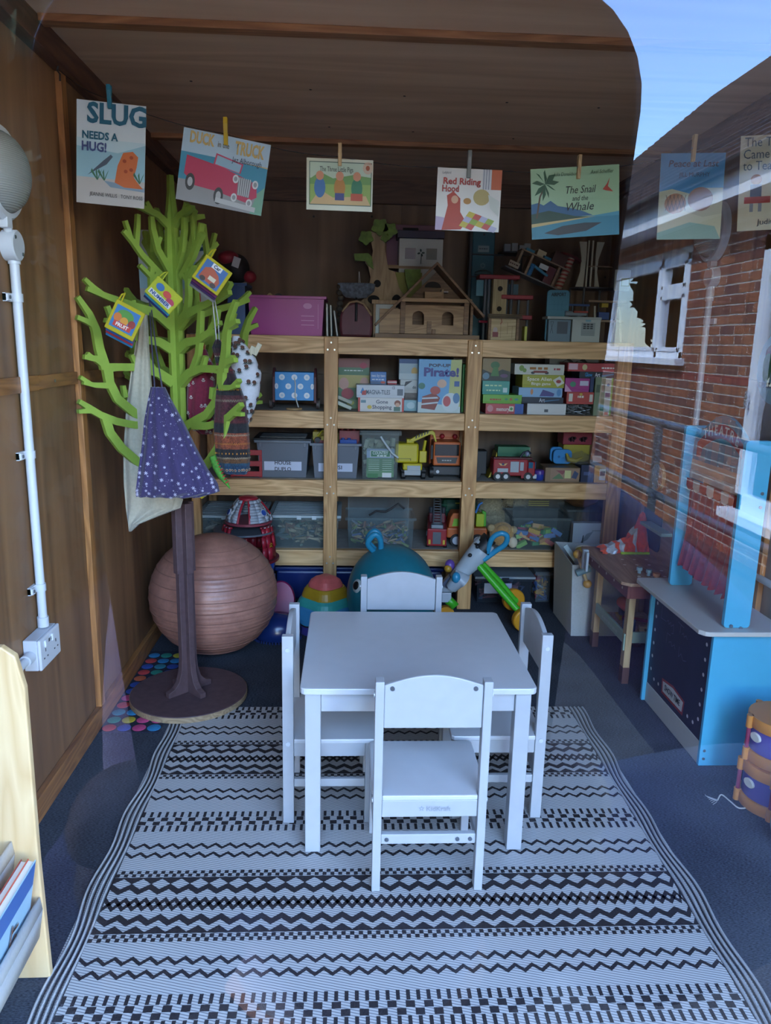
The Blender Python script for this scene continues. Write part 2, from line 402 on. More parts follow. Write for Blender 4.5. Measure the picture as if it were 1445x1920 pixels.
vis = lambda c: (mirY(8.6) < c[0] < mirY(5.3)) and .75 < c[2] < 2.5
near = sorted([c for c in cells if vis(c)], key=lambda c: -c[0])[:300]
ns = set(near); rest = [MB() for _ in range(2)]
shared = {}
for c in cells:
    s0, s1, z, k = c; m = dark_band if abs(z - 1.155) < .04 else random.choice(BR)
    if c in ns:
        ln = round(s1 - s0, 3); key = (ln, m.name)
        if key not in shared:
            t = MB().box(0, .02, -ln/2, ln/2, 0, .062).build('brick', m); shared[key] = t.data; bpy.data.objects.remove(t)
        o = bpy.data.objects.new('brick', shared[key]); COL.objects.link(o); o.parent = bb
        o.location = (random.uniform(-.002, .001), (s0+s1)/2 - mirY(9), z + .12)
    else:
        r = rest[0]; r.mi = 5 if m is dark_band else BR.index(m); r.box(BX, BX+.02, s0, s1, z, z+.062)
inb(rest[0], 'brickwork', BR + [dark_band], kind='stuff')
UP = mat('#f1f3f6', .3, 0, 0, 1, 0, 1, 0, .5)
GL = clear('#ffffff', .45, 0.0, tint='#6f7a86')
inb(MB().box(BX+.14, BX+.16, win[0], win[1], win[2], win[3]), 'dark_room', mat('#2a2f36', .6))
f = MB(); y0, y1, z0, z1 = win; t = .06
f.box(BX-.01, BX+.08, y0, y1, z0, z0+t).box(BX-.01, BX+.08, y0, y1, z1-t, z1)
ym = y1 - .62
for a in (y0, y1-t, ym): f.box(BX-.01, BX+.08, a, a+t, z0, z1)
f.box(BX-.02, BX+.08, ym+t, y1-t, z0+.55, z0+.55+t)
for a0, a1, c0, c1 in ((ym+t, y1-t, z0+t, z0+.55), (ym+t, y1-t, z0+.55+t, z1-t), (y0+t, ym, z0+t, z1-t)):
    e = .035
    f.box(BX-.02, BX+.05, a0, a1, c0, c0+e).box(BX-.02, BX+.05, a0, a1, c1-e, c1).box(BX-.02, BX+.05, a0, a0+e, c0, c1).box(BX-.02, BX+.05, a1-e, a1, c0, c1)
wf_ = inb(f, 'window_frame', UP, bevel=.004)
inb(MB().box(BX-.09, BX+.08, y0-.05, y1+.05, z0-.06, z0), 'window_sill', UP, bevel=.004)
for a0, a1, c0, c1 in ((ym+t, y1-t, z0+t, z0+.55), (ym+t, y1-t, z0+.55+t, z1-t), (y0+t, ym, z0+t, z1-t)):
    inb(MB().poly([(BX+.02, a0, c0), (BX+.02, a1, c0), (BX+.02, a1, c1), (BX+.02, a0, c1)]), 'glass_pane', GL)
f = MB(); y0, y1, z0, z1 = door
f.box(BX-.02, BX+.08, y0, y0+.11, z0, z1).box(BX-.02, BX+.08, y1-.11, y1, z0, z1).box(BX-.02, BX+.08, y0, y1, z1-.11, z1).box(BX-.02, BX+.08, y0, y1, z0, z0+.12)
inb(f, 'tall_window_frame', UP, bevel=.004)
inb(MB().box(BX-.12, BX+.08, y0-.05, y1+.05, z0-.07, z0), 'window_sill', UP, bevel=.004)
inb(MB().poly([(BX+.02, y0+.1, z0+.1), (BX+.02, y1-.1, z0+.1), (BX+.02, y1-.1, z1-.1), (BX+.02, y0+.1, z1-.1)]), 'glass_pane', GL)
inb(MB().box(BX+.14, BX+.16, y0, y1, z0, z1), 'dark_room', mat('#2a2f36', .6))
inb(MB().cyl((BX-.05, y0+.055, 1.0), (BX-.05, y0+.055, 1.13), .012).cyl((BX-.05, y0+.055, 1.06), (BX, y0+.055, 1.06), .01), 'door_handle', mat('#c9ccd2', .3, .9), smooth=40)
inb(MB().box(BX-.28, BX-.26, yF-.3, yN, 2.46, 2.64).box(BX-.28, BX+.1, yF-.3, yN, 2.44, 2.46), 'fascia', UP)
gp = [(math.sin(PI*i/8-PI/2)*.055, -math.cos(PI*i/8-PI/2)*.055) for i in range(9)]
g = MB()
for (a, c), (d, e) in zip(gp, gp[1:]):
    g.add([(BX-.34+a, yF-.3, 2.66+c), (BX-.34+d, yF-.3, 2.66+e), (BX-.34+d, yN, 2.66+e), (BX-.34+a, yN, 2.66+c)], [(0, 1, 2, 3)])
inb(g, 'gutter', mat('#2c2a2a', .4), smooth=60)
def tiles():
    m, n, b = _base('roof_tiles'); L = n.links.new
    tc = n.nodes.new('ShaderNodeTexCoord'); mp = n.nodes.new('ShaderNodeMapping'); mp.inputs['Rotation'].default_value = (0, 0, R(90))
    bk = n.nodes.new('ShaderNodeTexBrick'); bk.inputs['Scale'].default_value = 6; bk.inputs['Color1'].default_value = lin('#3d2c25'); bk.inputs['Color2'].default_value = lin('#4c3a2f')
    bk.inputs['Mortar'].default_value = lin('#1c1512'); bk.inputs['Brick Width'].default_value = 1.0; bk.inputs['Row Height'].default_value = 6; bk.inputs['Mortar Size'].default_value = .06
    L(tc.outputs['Object'], mp.inputs[0]); L(mp.outputs[0], bk.inputs['Vector']); L(bk.outputs[0], b.inputs['Base Color']); b.inputs['Roughness'].default_value = .9
    return m
TL = tiles(); sl_ = math.tan(R(40))
rt = MB()
for k in range(36):
    x0 = BX - .36 + k*.095; z0 = 2.68 + k*.095*sl_
    e = .02 if k % 2 else 0
    rt.add([(x0, yF-.38-e, z0), (x0+.13, yF-.38-e, z0+.095*sl_), (x0+.13, yN+.1, z0+.095*sl_), (x0, yN+.1, z0),
            (x0, yF-.38-e, z0-.03), (x0, yN+.1, z0-.03)], [(0, 3, 2, 1), (0, 4, 5, 3)])
inb(rt, 'tile_course', TL, kind='stuff')
inb(MB().add([(BX-.3, yF, 2.62), (BX+3.2, yF, 2.62+3.5*sl_), (BX+3.2, yF, Z0), (BX+.05, yF, Z0)], [(0, 1, 2, 3)]), 'gable_wall', BR[0])
# handrail of the ramp
hr = thing('ramp_handrail', 'grey galvanised tube handrail outside, mirrored over the plywood beside the shelves', 'handrail', (1.8, mirY(4.6), -.12))
GV = mat('#6d747c', .45, .7)
for y in (3.0, 4.32, 5.6, 6.9): MB().cyl((0, mirY(y) - mirY(4.6), 0), (0, mirY(y) - mirY(4.6), 1.12), .024).build('post', GV, hr, smooth=40)
for z in (.68, 1.1): MB().cyl((.03, mirY(2.8) - mirY(4.6), z), (.03, mirY(7.0) - mirY(4.6), z), .022).build('rail', GV, hr, smooth=40)
# unseen trees added behind and left; the left ones block mirrored sky
def leafy(name, label, c, r, h, m, seed):
    t = thing(name, label, 'tree', (c[0], c[1], -.12), 0, 'trees added behind the yard'); rr = random.Random(seed); b = MB()
    for i in range(900):
        th, ph, q = rr.uniform(0, 2*PI), rr.uniform(-1, 1), rr.uniform(.75, 1)
        s = math.sqrt(1-ph*ph); p = Vector((math.cos(th)*s*r*q, math.sin(th)*s*r*q, h*.58 + ph*h*.42*q))
        a = Vector((rr.uniform(-1, 1), rr.uniform(-1, 1), rr.uniform(-1, 1))).normalized(); d = a.orthogonal().normalized(); k = r*.16
        b.poly([p-a*k, p+d*k*.6, p+a*k, p-d*k*.6])
    b.lathe([(.01, h*.2), (r*.7, h*.35), (r*.8, h*.6), (r*.5, h*.85), (.01, h*.93)], 12)
    b.build('foliage', m, t); MB().cyl((0, 0, 0), (0, 0, h*.4), .22, .16, 10).build('trunk', mat('#4a3a2c', .9), t)
LEAF = mat('#22331c', .8, 0, 0, 8, .4)
for i, (x, y, r, h) in enumerate(((-3.0, -6.6, 1.5, 6.5), (-5.8, -3.6, 1.6, 6.0), (-3.2, -11.5, 1.8, 8.5), (-2.2, -16.0, 2.0, 5.0), (2.2, -19.0, 1.9, 4.2))):
    leafy('added_tree', ('added dark leafy tree blocking mirrored sky close to the cabin', 'dark leafy tree off to the side of the yard', 'tallest added dark tree blocking mirrored sky behind the person',
        'round dark tree at the far end of the yard', 'small dark tree beyond the end of the brick building')[i], (x, y), r, h, LEAF, i)

hg = thing('screen_hedge', 'added dark hedge blocking the mirrored horizon and ground beside the yard', 'hedge', (-1.9, -3.0, -.12)); rr = random.Random(5); b = MB()  # unseen hedge added to keep bright horizon and ground out of the mirror
b.box(-.28, .28, -2.4, 2.4, 0, 2.35)
for i in range(1600):
    f = rr.random(); p = Vector((.3, rr.uniform(-2.4, 2.4), rr.uniform(0, 2.4))) if f < .7 else Vector((rr.uniform(-.3, .3), rr.uniform(-2.4, 2.4), 2.38))
    a = Vector((rr.uniform(-1, 1), rr.uniform(-1, 1), rr.uniform(-1, 1))).normalized()*.07; d = a.orthogonal()*.6; b.poly([p-a, p+d, p+a, p-d])
b.build('foliage', LEAF, hg)
# ================================================================== the timber shelf unit along the back wall
SY, SB = 3.90, 4.43
Z1, Z2, Z3, Z4 = 1.43, 1.055, .698, .320
SHX0, SHX1 = -.81, 1.452
PINE = wood('#bd8c54', '#ecc088', 'X', 1.3, .5, 1.1)
PINEZ = wood('#b07c46', '#e0ae72', 'Z', 1.3, .5, 1.1)
BOARD = mat('#a09a90', .8, 0, .1, 30, .12)
sh = thing('storage_shelf', 'tall pine storage shelf with four boards holding toys along the back wall', 'shelf', (.32, SY, 0))
def ins(b, name, m, **k):
    o = b.build(name, m, sh, **k); o.location = (-.32, -SY, 0); return o
posts = [(-.81, -.765), (-.126, -.056), (.598, .672), (1.376, 1.452)]
for a, c in posts:
    ins(MB().box(a, c, SY-.020 if a > -.5 and a < 1 else SY, SY+.045, 0, Z1 - (.004 if a < 1 else .0)), 'post', PINEZ, bevel=.003)
    ins(MB().box(a, c, SB-.05, SB, 0, Z1-.02), 'back_post', PINEZ)
for zt in (Z1, Z2, Z3, Z4):
    ins(MB().box(SHX0+.01, SHX1-.01, SY+.047, SB-.051, zt-.018, zt), 'shelf_board', BOARD)
    for (a, c), (d, e) in zip(posts, posts[1:]):
        x0 = c + .0005 if c < -.5 else (a+c)/2 + .0005
        x1 = d - .0005 if d > 1.2 else (d+e)/2 - .0005
        ins(MB().box(x0, x1, SY+.001, SY+.046, zt-.086, zt), 'front_rail', PINE, bevel=.003)
    ins(MB().box(SHX0+.046, SHX1-.077, SB-.045, SB-.002, zt-.09, zt-.019), 'back_rail', PINE)
    for a, c in (posts[0], posts[3]): ins(MB().box(a+.01, c-.01, SY+.047, SB-.051, zt-.086, zt-.019), 'side_rail', PINE)
b = MB()
for a, c in posts[1:3]:
    xm = (a+c)/2
    for zt in (Z1, Z2, Z3, Z4):
        for dx, dz in ((0, -.03), (-.017, -.065), (.017, -.065)): b.cyl((xm+dx, SY-.0195, zt+dz), (xm+dx, SY-.0225, zt+dz), .0045, n=10)
ins(b, 'screw_head', mat('#d8d2c2', .3, .6), smooth=40)
# ================================================================== the photographer, seen only as a mirrored silhouette in the glass
def skin(name, pts, edges, radii, m, parent=None, root=0, sub=2):
    me = bpy.data.meshes.new(name); me.from_pydata([tuple(p) for p in pts], edges, [])
    o = bpy.data.objects.new(name, me); COL.objects.link(o)
    k = o.modifiers.new('skin', 'SKIN'); k.use_smooth_shade = True; k.branch_smoothing = .6
    sv = me.skin_vertices[0].data
    for i, r in enumerate(radii):
        r = r if isinstance(r, tuple) else (r, r); sv[i].radius = r; sv[i].use_root = (i == root)
    s = o.modifiers.new('sub', 'SUBSURF'); s.levels = sub; s.render_levels = sub
    me.materials.append(m)
    if parent: o.parent = parent
    return o
camq = AX @ Vector((0, 0, 1))                        # from lens back towards the holder
up_ = AX @ Vector((0, 1, 0)); rt_ = AX @ Vector((1, 0, 0))
ph = thing('smartphone', 'black smartphone held up to the glass, its rounded corner mirrored against the sky', 'phone', CAM + camq*.009 - up_*.11)
def rrect(x0, x1, y0, y1, r, n=7):
    pts = []
    for cx, cy, a in ((x1-r, y0+r, -90), (x1-r, y1-r, 0), (x0+r, y1-r, 90), (x0+r, y0+r, 180)):
        pts += [(cx + r*math.cos(R(a + 90*i/n)), cy + r*math.sin(R(a + 90*i/n))) for i in range(n+1)]
    return pts
b = MB(); b.T = Matrix.Translation(up_*.11) @ AX.to_4x4()
b.prism(rrect(-.0366, .0366, -.112, .041, .0135), -.004, .004, 'Z').build('phone_body', mat('#15171a', .35), ph, bevel=.001)
b = MB(); b.T = Matrix.Translation(up_*.11) @ AX.to_4x4()
b.prism(rrect(-.034, .034, -.109, .038, .011), .0041, .0046, 'Z').build('screen', mat('#1d222a', .15), ph)
b = MB(); b.T = Matrix.Translation(up_*.11) @ AX.to_4x4()
b.cyl((0, 0, -.0041), (0, 0, -.0049), .006, n=20).build('lens_ring', mat('#0b0b0d', .2), ph, smooth=40)
SKN = mat('#8a6150', .55, 0, 0, 1, 0); COAT = mat('#4c4062', .85, 0, .3, 70, .15, 1, .3); TRO = mat('#262a33', .85, 0, .3, 90, .15)
pe = thing('person', 'person in a purple jacket holding a phone up to the glass, dimly mirrored', 'person', (.01, -.46, -.12))
def w2(p): return Vector(p) - Vector((.01, -.46, -.12))
P0 = -.12
# body: pelvis, spine, neck, head, legs, arms (bare skin, under the clothes)
SHX = .07
J = dict(pel=(-.06, -.47, .80), wai=(-.06, -.47, .98), che=(-.06, -.46, 1.18), nek=(-.06, -.44, 1.34), hd0=(-.05, -.42, 1.41), hd1=(-.05, -.41, 1.50), hd2=(-.05, -.42, 1.57),
         hpL=(-.15, -.47, .77), knL=(-.17, -.44, .38), anL=(-.17, -.47, -.04), toL=(-.18, -.34, -.085),
         hpR=(.03, -.47, .77), knR=(.05, -.44, .38), anR=(.05, -.47, -.04), toR=(.06, -.34, -.085),
         shL=(-.205, -.46, 1.27), elL=(-.17, -.36, 1.03), wrL=(-.07, -.115, 1.22),
         shR=(.10, -.46, 1.28), elR=(.22, -.30, 1.12), wrR=(.07, -.115, 1.22))
J = {k: (v if k.startswith('wr') else (v[0]+SHX, v[1], v[2])) for k, v in J.items()}
nm = list(J); ix = {k: i for i, k in enumerate(nm)}
E_ = [('pel', 'wai'), ('wai', 'che'), ('che', 'nek'), ('nek', 'hd0'), ('hd0', 'hd1'), ('hd1', 'hd2'), ('pel', 'hpL'), ('hpL', 'knL'), ('knL', 'anL'), ('anL', nm[10]),
      ('pel', 'hpR'), ('hpR', 'knR'), ('knR', 'anR'), ('anR', 'toR'), ('che', 'shL'), ('shL', 'elL'), ('elL', 'wrL'), ('che', 'shR'), ('shR', 'elR'), ('elR', 'wrR')]
RA = dict(pel=(.13, .10), wai=(.115, .085), che=(.135, .095), nek=.05, hd0=(.062, .07), hd1=(.076, .092), hd2=(.05, .06), hpL=.085, knL=.055, anL=.038, hpR=.085, knR=.055, anR=.038,
          toR=.034, shL=.058, elL=.042, wrL=.028, shR=.058, elR=.042, wrR=.028)
RA[nm[10]] = .034
skin('body', [w2(J[k]) for k in nm], [(ix[a], ix[c]) for a, c in E_], [RA[k] for k in nm], SKN, pe)
def sub_skin(name, ks, ed, grow, m):
    return skin(name, [w2(J[k]) for k in ks], [(ks.index(a), ks.index(c)) for a, c in ed], [tuple(x+grow for x in RA[k]) if isinstance(RA[k], tuple) else RA[k]+grow for k in ks], m, pe)
sub_skin('jacket', ['pel', 'wai', 'che', 'nek', 'shL', 'elL', 'wrL', 'shR', 'elR', 'wrR'], E_[0:3] + E_[14:], .016, COAT)
sub_skin('trousers', ['pel', 'hpL', 'knL', 'anL', 'hpR', 'knR', 'anR'], [E_[6], E_[7], E_[8], E_[10], E_[11], E_[12]], .018, TRO)
hc = w2(J['hd1'])
b = MB(); b.lathe([(.001, .125), (.055, .112), (.088, .07), (.098, .01), (.1, -.05), (.09, -.10), (.075, -.11)], 20, hc, 1, 1.1, R(150), R(390)); b.build('hair', mat('#3b2a20', .7, 0, .4, 120, .2), pe, smooth=60)
b = MB(); b.ball(hc + Vector((0, .1, -.012)), .016, sx=.8, sz=1.4); b.build('nose', SKN, pe, smooth=60)
for s in (-1, 1):
    MB().ball(hc + Vector((s*.032, .083, .018)), .012).build('eye', mat('#e8e4dc', .2), pe, smooth=60)
    MB().ball(hc + Vector((s*.083, .0, 0)), .022, sx=.4).build('ear', SKN, pe, smooth=60)
MB().ball(hc + Vector((0, .088, -.05)), .018, sx=1.1, sy=.4, sz=.35).build('mouth', mat('#9a5148', .5), pe, smooth=60)
# hands: palm plus five separate bent fingers, gripping the phone's two long edges
def hand(side):
    e = side*.0366; c0 = CAM + camq*.009
    def q(x, y, z): return w2(c0 + rt_*x + up_*y + camq*z)
    wr = w2(J['wrR' if side > 0 else 'wrL'])
    pts = [wr, q(e - side*.004, -.150, .040), q(e - side*.010, -.115, .028)]; ed = [(0, 1), (1, 2)]; ra = [(.024, .026), (.024, .018), (.020, .015)]
    for i, (y0, ln) in enumerate(((-.100, 1.0), (-.114, 1.08), (-.128, 1.0), (-.142, .82))):
        k = len(pts)
        pts += [q(e + side*.004, y0, .020), q(e + side*.010, y0+.002, .012), q(e + side*.0105*ln, y0+.004, .004), q(e + side*.0085, y0+.005, -.003)]
        ra += [.0090, .0085, .0078, .0068]; ed += [(2 if i < 2 else 1, k), (k, k+1), (k+1, k+2), (k+2, k+3)]
    k = len(pts)
    pts += [q(e - side*.012, -.100, .026), q(e - side*.016, -.080, .020), q(e - side*.020, -.062, .0145)]; ra += [.0115, .0105, .0085]; ed += [(1, k), (k, k+1), (k+1, k+2)]
    skin('hand', pts, ed, ra, SKN, pe)
hand(1); hand(-1)
# ================================================================== rug, mat
def weave():
    m, n, b = _base('rug_weave'); L = n.links.new
    tc = n.nodes.new('ShaderNodeTexCoord'); wv = n.nodes.new('ShaderNodeTexWave'); wv.wave_type = 'BANDS'; wv.bands_direction = 'DIAGONAL'
    mp = n.nodes.new('ShaderNodeMapping'); mp.inputs['Scale'].default_value = (22, 86, 1); L(tc.outputs['Object'], mp.inputs[0]); L(mp.outputs[0], wv.inputs['Vector'])
    wv.inputs['Scale'].default_value = 1.0; wv.inputs['Distortion'].default_value = .4
    rp = n.nodes.new('ShaderNodeValToRGB'); e = rp.color_ramp.elements; e[0].position = .02; e[0].color = lin('#63636a'); e[1].position = .30; e[1].color = lin('#c6c4c0')
    L(wv.outputs[0], rp.inputs[0]); L(rp.outputs[0], b.inputs['Base Color']); b.inputs['Roughness'].default_value = .6
    return m
RW = weave(); RD = mat('#2a2528', .7, 0, .5, 300, .2); RL = mat('#c4c2be', .6, 0, .5, 400, .1)
rx0, rx1, ry0, ry1 = -.602, .885, 1.12, 2.738
rug = thing('woven_rug', 'black and white woven plastic rug with zigzag and diamond bands under the table', 'rug', (.14, 1.93, 0))
def inr(b, name, m, **k):
    o = b.build(name, m, rug, **k); o.location = (-.14, -1.93, 0); return o
zr_ = .0062
def edge(y): return .006*math.sin(y*19) + .004*math.sin(y*7+1)
b = MB(); N = 60
for i in range(N):
    ya, yb_ = ry0 + (ry1-ry0)*i/N, ry0 + (ry1-ry0)*(i+1)/N
    b.add([(rx0, ya, zr_), (rx1, ya, zr_), (rx1, yb_, zr_), (rx0, yb_, zr_)], [(0, 1, 2, 3)])
b.box(rx0, rx1, ry0, ry1, .001, .0060)
b.box(rx0-.052, rx0, ry0-.02, ry1, .0006, .002).box(rx1, rx1+.052, ry0-.02, ry1, .0006, .002)
inr(b, 'weave', RW)
for s in (-1, 1):
    for k in range(4):
        b = MB(); pts = []
        for i in range(70):
            y = ry0 - .02 + (ry1 + .02 - ry0)*i/69; e = edge(y + (2 if s > 0 else 0))
            pts.append(((rx0 - .007 - k*.0145 - e*(.4+.2*k)) if s < 0 else (rx1 + .007 + k*.0145 + e*(.4+.2*k)), y, .0036))
        b.tube(pts, .0036, 6); inr(b, 'border_cord', mat('#b9b8b8', .6, 0, .6, 500, .1), smooth=60)
        b = MB(); b.tube([(p[0] - s*.0068, p[1], .0034) for p in pts], .0024, 5); inr(b, 'border_stripe', RD)
pt = MB(); zt = zr_ + .0006
def quad(x0, x1, y0, y1): pt.add([(x0, y0, zt), (x1, y0, zt), (x1, y1, zt), (x0, y1, zt)], [(0, 1, 2, 3)])
def zig(yc, amp, wd, per, ph=0.0):
    x = rx0; step = per/2; k = 0; pts = []
    while x <= rx1 + step: pts.append((min(x, rx1), yc + amp*(1 if (k + ph) % 2 < 1 else -1))); x += step; k += 1
    for (a, c), (d, e) in zip(pts, pts[1:]):
        if d - a > 1e-4: pt.add([(a, c-wd/2, zt), (d, e-wd/2, zt), (d, e+wd/2, zt), (a, c+wd/2, zt)], [(0, 1, 2, 3)])
def tri(yc, amp, base, per, ph=0):
    x = rx0; k = 0; step = per/2
    while x < rx1 - 1e-6:
        a = base + (amp if (k+ph) % 2 == 0 else 0); c = base + (amp if (k+ph) % 2 else 0); x2 = min(x+step, rx1)
        pt.add([(x, yc, zt), (x2, yc, zt), (x2, yc+c, zt), (x, yc+a, zt)], [(0, 1, 2, 3)]); x += step; k += 1
def dash(y0, y1, w, per, off=0):
    x = rx0 + off
    while x < rx1: quad(x, min(x+w, rx1), y0, y1); x += per
def check(y0, y1, w, rows=2):
    h = (y1-y0)/rows
    for r in range(rows): dash(y0 + r*h, y0 + (r+1)*h, w, 2*w, w if r % 2 else 0)
def block(yc):
    dash(yc-.048, yc-.020, .0085, .0225); dash(yc+.020, yc+.046, .0085, .0225)
    dash(yc-.018, yc-.001, .020, .040); dash(yc+.001, yc+.018, .020, .040, .020)
def diamonds(yc, s=1):
    zig(yc, .017*s, .017*s, .050, 0); zig(yc, .017*s, .017*s, .050, 1)
    check(yc-.124*s, yc-.100*s, .0105); check(yc+.100*s, yc+.124*s, .0105)
    tri(yc-.098*s, .020*s, .005*s, .050, 0); tri(yc+.098*s, -.020*s, -.005*s, .050, 0)
    zig(yc-.054*s, .010*s, .021*s, .050, 0); zig(yc+.054*s, .010*s, .021*s, .050, 0)
def pair(yc):
    zig(yc-.019, .0085, .0115, .040, 0); zig(yc+.019, .0085, .0115, .040, 0)
for yc in (1.355, 2.015, 2.690): block(yc)
for yc in (1.20, 1.475, 1.882, 2.153, 2.555): pair(yc)
diamonds(1.675); diamonds(2.360, .97)
inr(pt, 'woven_pattern', RD)
# spotted mat under the stand
dm = thing('spotted_mat', 'dark navy mat with rows of bright felt dots under the tree stand', 'mat', (-.78, 2.95, 0))
MB().box(-.112, .104, -.40, .34, .0005, .004).build('mat_base', mat('#1d2233', .95, 0, .4, 200, .2), dm)
DC = [mat(c, .9, 0, .3, 300, .15) for c in ('#2f7f8f', '#c2487a', '#b9a92f', '#c23f3f', '#2f4f9f', '#c8603a', '#2a7fb0', '#2b8a76')]
rr = random.Random(4); dotme = {}
for j in range(12):
    for i in range(4):
        m = rr.choice(DC)
        if m not in dotme:
            t = MB().lathe([(.0245, 0), (.0245, .001), (.022, .0018), (.0001, .002)], 18).build('dot', m, smooth=50); dotme[m] = t.data; bpy.data.objects.remove(t)
        o = bpy.data.objects.new('dot', dotme[m]); COL.objects.link(o); o.parent = dm
        o.location = (-.083 + i*.054, -.37 + j*.060, .004)
# ================================================================== table and four chairs
WHT_DIM = mat('#b6b8bb', .42, 0, .03, 30, .03); WTOP_LIT = mat('#cfd0d2', .33, 0, .02, 25, .02); SCR = mat('#7f858e', .35, .8); SCW = mat('#dfe3e8', .3, .3)  # one white paint; uprights toned darker and tops lighter to balance the light
tb = thing('play_table', 'low white wooden play table with square top on the patterned rug', 'table', (.197, 2.152, 0))
hw, hd, th = .318, .297, .507
b = MB(); b.prism(rrect(-hw, hw, -hd, hd, .018, 4), th-.018, th, 'Z'); b.build('tabletop', WTOP_LIT, tb, bevel=.003)
for sx in (-1, 1):
    for sy in (-1, 1):
        x, y = sx*(hw-.034), sy*(hd-.034); MB().box(x-.021, x+.021, y-.021, y+.021, .0076, th-.0185).build('leg', WHT_DIM, tb, bevel=.002)
for sy in (-1, 1): MB().box(-hw+.0555, hw-.0555, sy*(hd-.034)-.009, sy*(hd-.034)+.009, th-.078, th-.0185).build('apron', WHT_DIM, tb, bevel=.002)
for sx in (-1, 1): MB().box(sx*(hw-.034)-.009, sx*(hw-.034)+.009, -hd+.0555, hd-.0555, th-.078, th-.0185).build('apron', WHT_DIM, tb, bevel=.002)
def make_chair(label, loc, rz):
    """seat runs towards local +Y, backrest at Y=0"""
    c = thing('play_chair', label, 'chair', loc, rz, 'white chairs around the play table')
    w, d, sz, ht = .145, .268, .285, .603
    for s in (-1, 1):
        x0, x1 = (w-.022, w) if s > 0 else (-w, -w+.022)
        MB().box(x0, x1, -.002, .030, .0076, ht-.008).build('back_post', WHT_DIM, c, bevel=.002)
        MB().box(x0, x1, d-.03, d, .0076, sz-.019).build('front_leg', WHT_DIM, c, bevel=.002)
        MB().box(x0+.004, x1-.004, .0305, d-.0305, sz-.062, sz-.019).build('side_apron', WHT_DIM, c, bevel=.002)
        MB().box(x0+.004, x1-.004, .0305, d-.0305, .125, .150).build('side_stretcher', WHT_DIM, c, bevel=.002)
        for z in (.555, .265):
            MB().cyl((s*w, .014, z), (s*(w+.003), .014, z), .0065, n=14).build('screw_cap', SCW, c, smooth=40)
    top = [(-w+.0225, .468), (w-.0225, .468)] + [(w - .0225 - (2*w-.045)*i/14, .583 + .027*math.sin(PI*i/14)) for i in range(15)]
    b = MB().prism(top, .006, .020, 'Y'); b.build('backrest', WHT_DIM, c, bevel=.0025)
    b = MB()
    for s in (-1, 1): b.cyl((s*(w-.042), .0065, .575), (s*(w-.042), .003, .575), .006, n=12)
    b.build('screw', SCR, c, smooth=40)
    b = MB(); b.prism([(-w+.0225, .005), (w-.0225, .005), (w-.0225, .031), (w+.003, .031), (w+.003, d+.004), (w-.006, d+.012), (-w+.006, d+.012), (-w-.003, d+.004), (-w-.003, .031), (-w+.0225, .031)], sz-.018, sz-.004, 'Z')
    b.build('seat', WTOP_LIT, c, bevel=.003)
    MB().box(-w+.0225, w-.0225, .007, .024, sz-.066, sz-.0185).build('back_apron', WHT_DIM, c, bevel=.002)
    MB().box(-w+.0225, w-.0225, d-.024, d-.008, sz-.062, sz-.0185).build('front_apron', WHT_DIM, c, bevel=.002)
    MB().box(-w+.0225, w-.0225, .008, .024, .140, .168).build('back_stretcher', WHT_DIM, c, bevel=.002)
    b = MB()
    for x in (-.108, .075, .108): b.cyl((x, .0085, .154), (x, .005, .154), .0055, n=12)
    b.build('screw', SCR, c, smooth=40)
    return c
c1 = make_chair('white play chair with a printed grey mark below its seat, back to the glass', (.218, 1.71, 0), 0)
fr = ((0, .0068, .244), (1, 0, 0), (0, 0, 1))
letter(c1, 'KidKraft', fr, (.022, 0), .0125, mat('#9aa0a8', .5), width=.062, bold=.02, name='brand_lettering')
st = []
for i in range(10):
    a = PI/2 + i*PI/5; r = .0085 if i % 2 == 0 else .004
    st.append((-.021 + r*math.cos(a), r*math.sin(a)))
Art(fr, .0012).p(st, mat('#9aa0a8', .5)).oval(-.021, 0, .0024, .0024, WHT_DIM).build(c1, 'star_mark')
make_chair('white wooden play chair at the table side facing the pink ball and tree stand', (-.178, 2.145, 0), R(-90))
make_chair('white wooden play chair at the table side nearest the toy theatre', (.592, 2.160, 0), R(90))
make_chair('white wooden play chair at the table side nearest the shelves', (.195, 2.592, 0), R(180))
# ================================================================== left wall fittings, tree stand, ball, book rack
PVC = mat('#c9ced6', .38, 0, 0, 1, 0)
lp = thing('wall_light', 'round white bulkhead light with ribbed glass on the plywood wall, conduit below it', 'light', (XL, 2.13, atX(25, 340, XL).z))
b = MB(); b.T = Matrix.Rotation(R(90), 4, 'Y')
b.lathe([(.0001, .001), (.118, .001), (.118, .02), (.110, .03), (.098, .032), (.098, .02)], 40); b.build('rim', PVC, lp, smooth=35)
def ribbed():
    m, n, bs = _base('ribbed_glass'); bs.inputs['Base Color'].default_value = lin('#8f9290'); bs.inputs['Roughness'].default_value = .25
    tc = n.nodes.new('ShaderNodeTexCoord'); wv = n.nodes.new('ShaderNodeTexWave'); wv.bands_direction = 'Z'; wv.inputs['Scale'].default_value = 60; bp = n.nodes.new('ShaderNodeBump'); bp.inputs['Strength'].default_value = .5; bp.inputs['Distance'].default_value = .002
    n.links.new(tc.outputs['Object'], wv.inputs['Vector']); n.links.new(wv.outputs[0], bp.inputs['Height']); n.links.new(bp.outputs[0], bs.inputs['Normal'])
    return m
b = MB(); b.T = Matrix.Rotation(R(90), 4, 'Y')
b.lathe([(.097*math.cos(t), .022 + .062*math.sin(t)) for t in [PI/2*i/10 for i in range(10)]] + [(.0001, .084)], 40); b.build('glass_dome', ribbed(), lp, smooth=60)
MB().box(.004, .03, -.016, .016, -.135, -.108).build('hinge', PVC, lp, bevel=.002)
jz = -.175
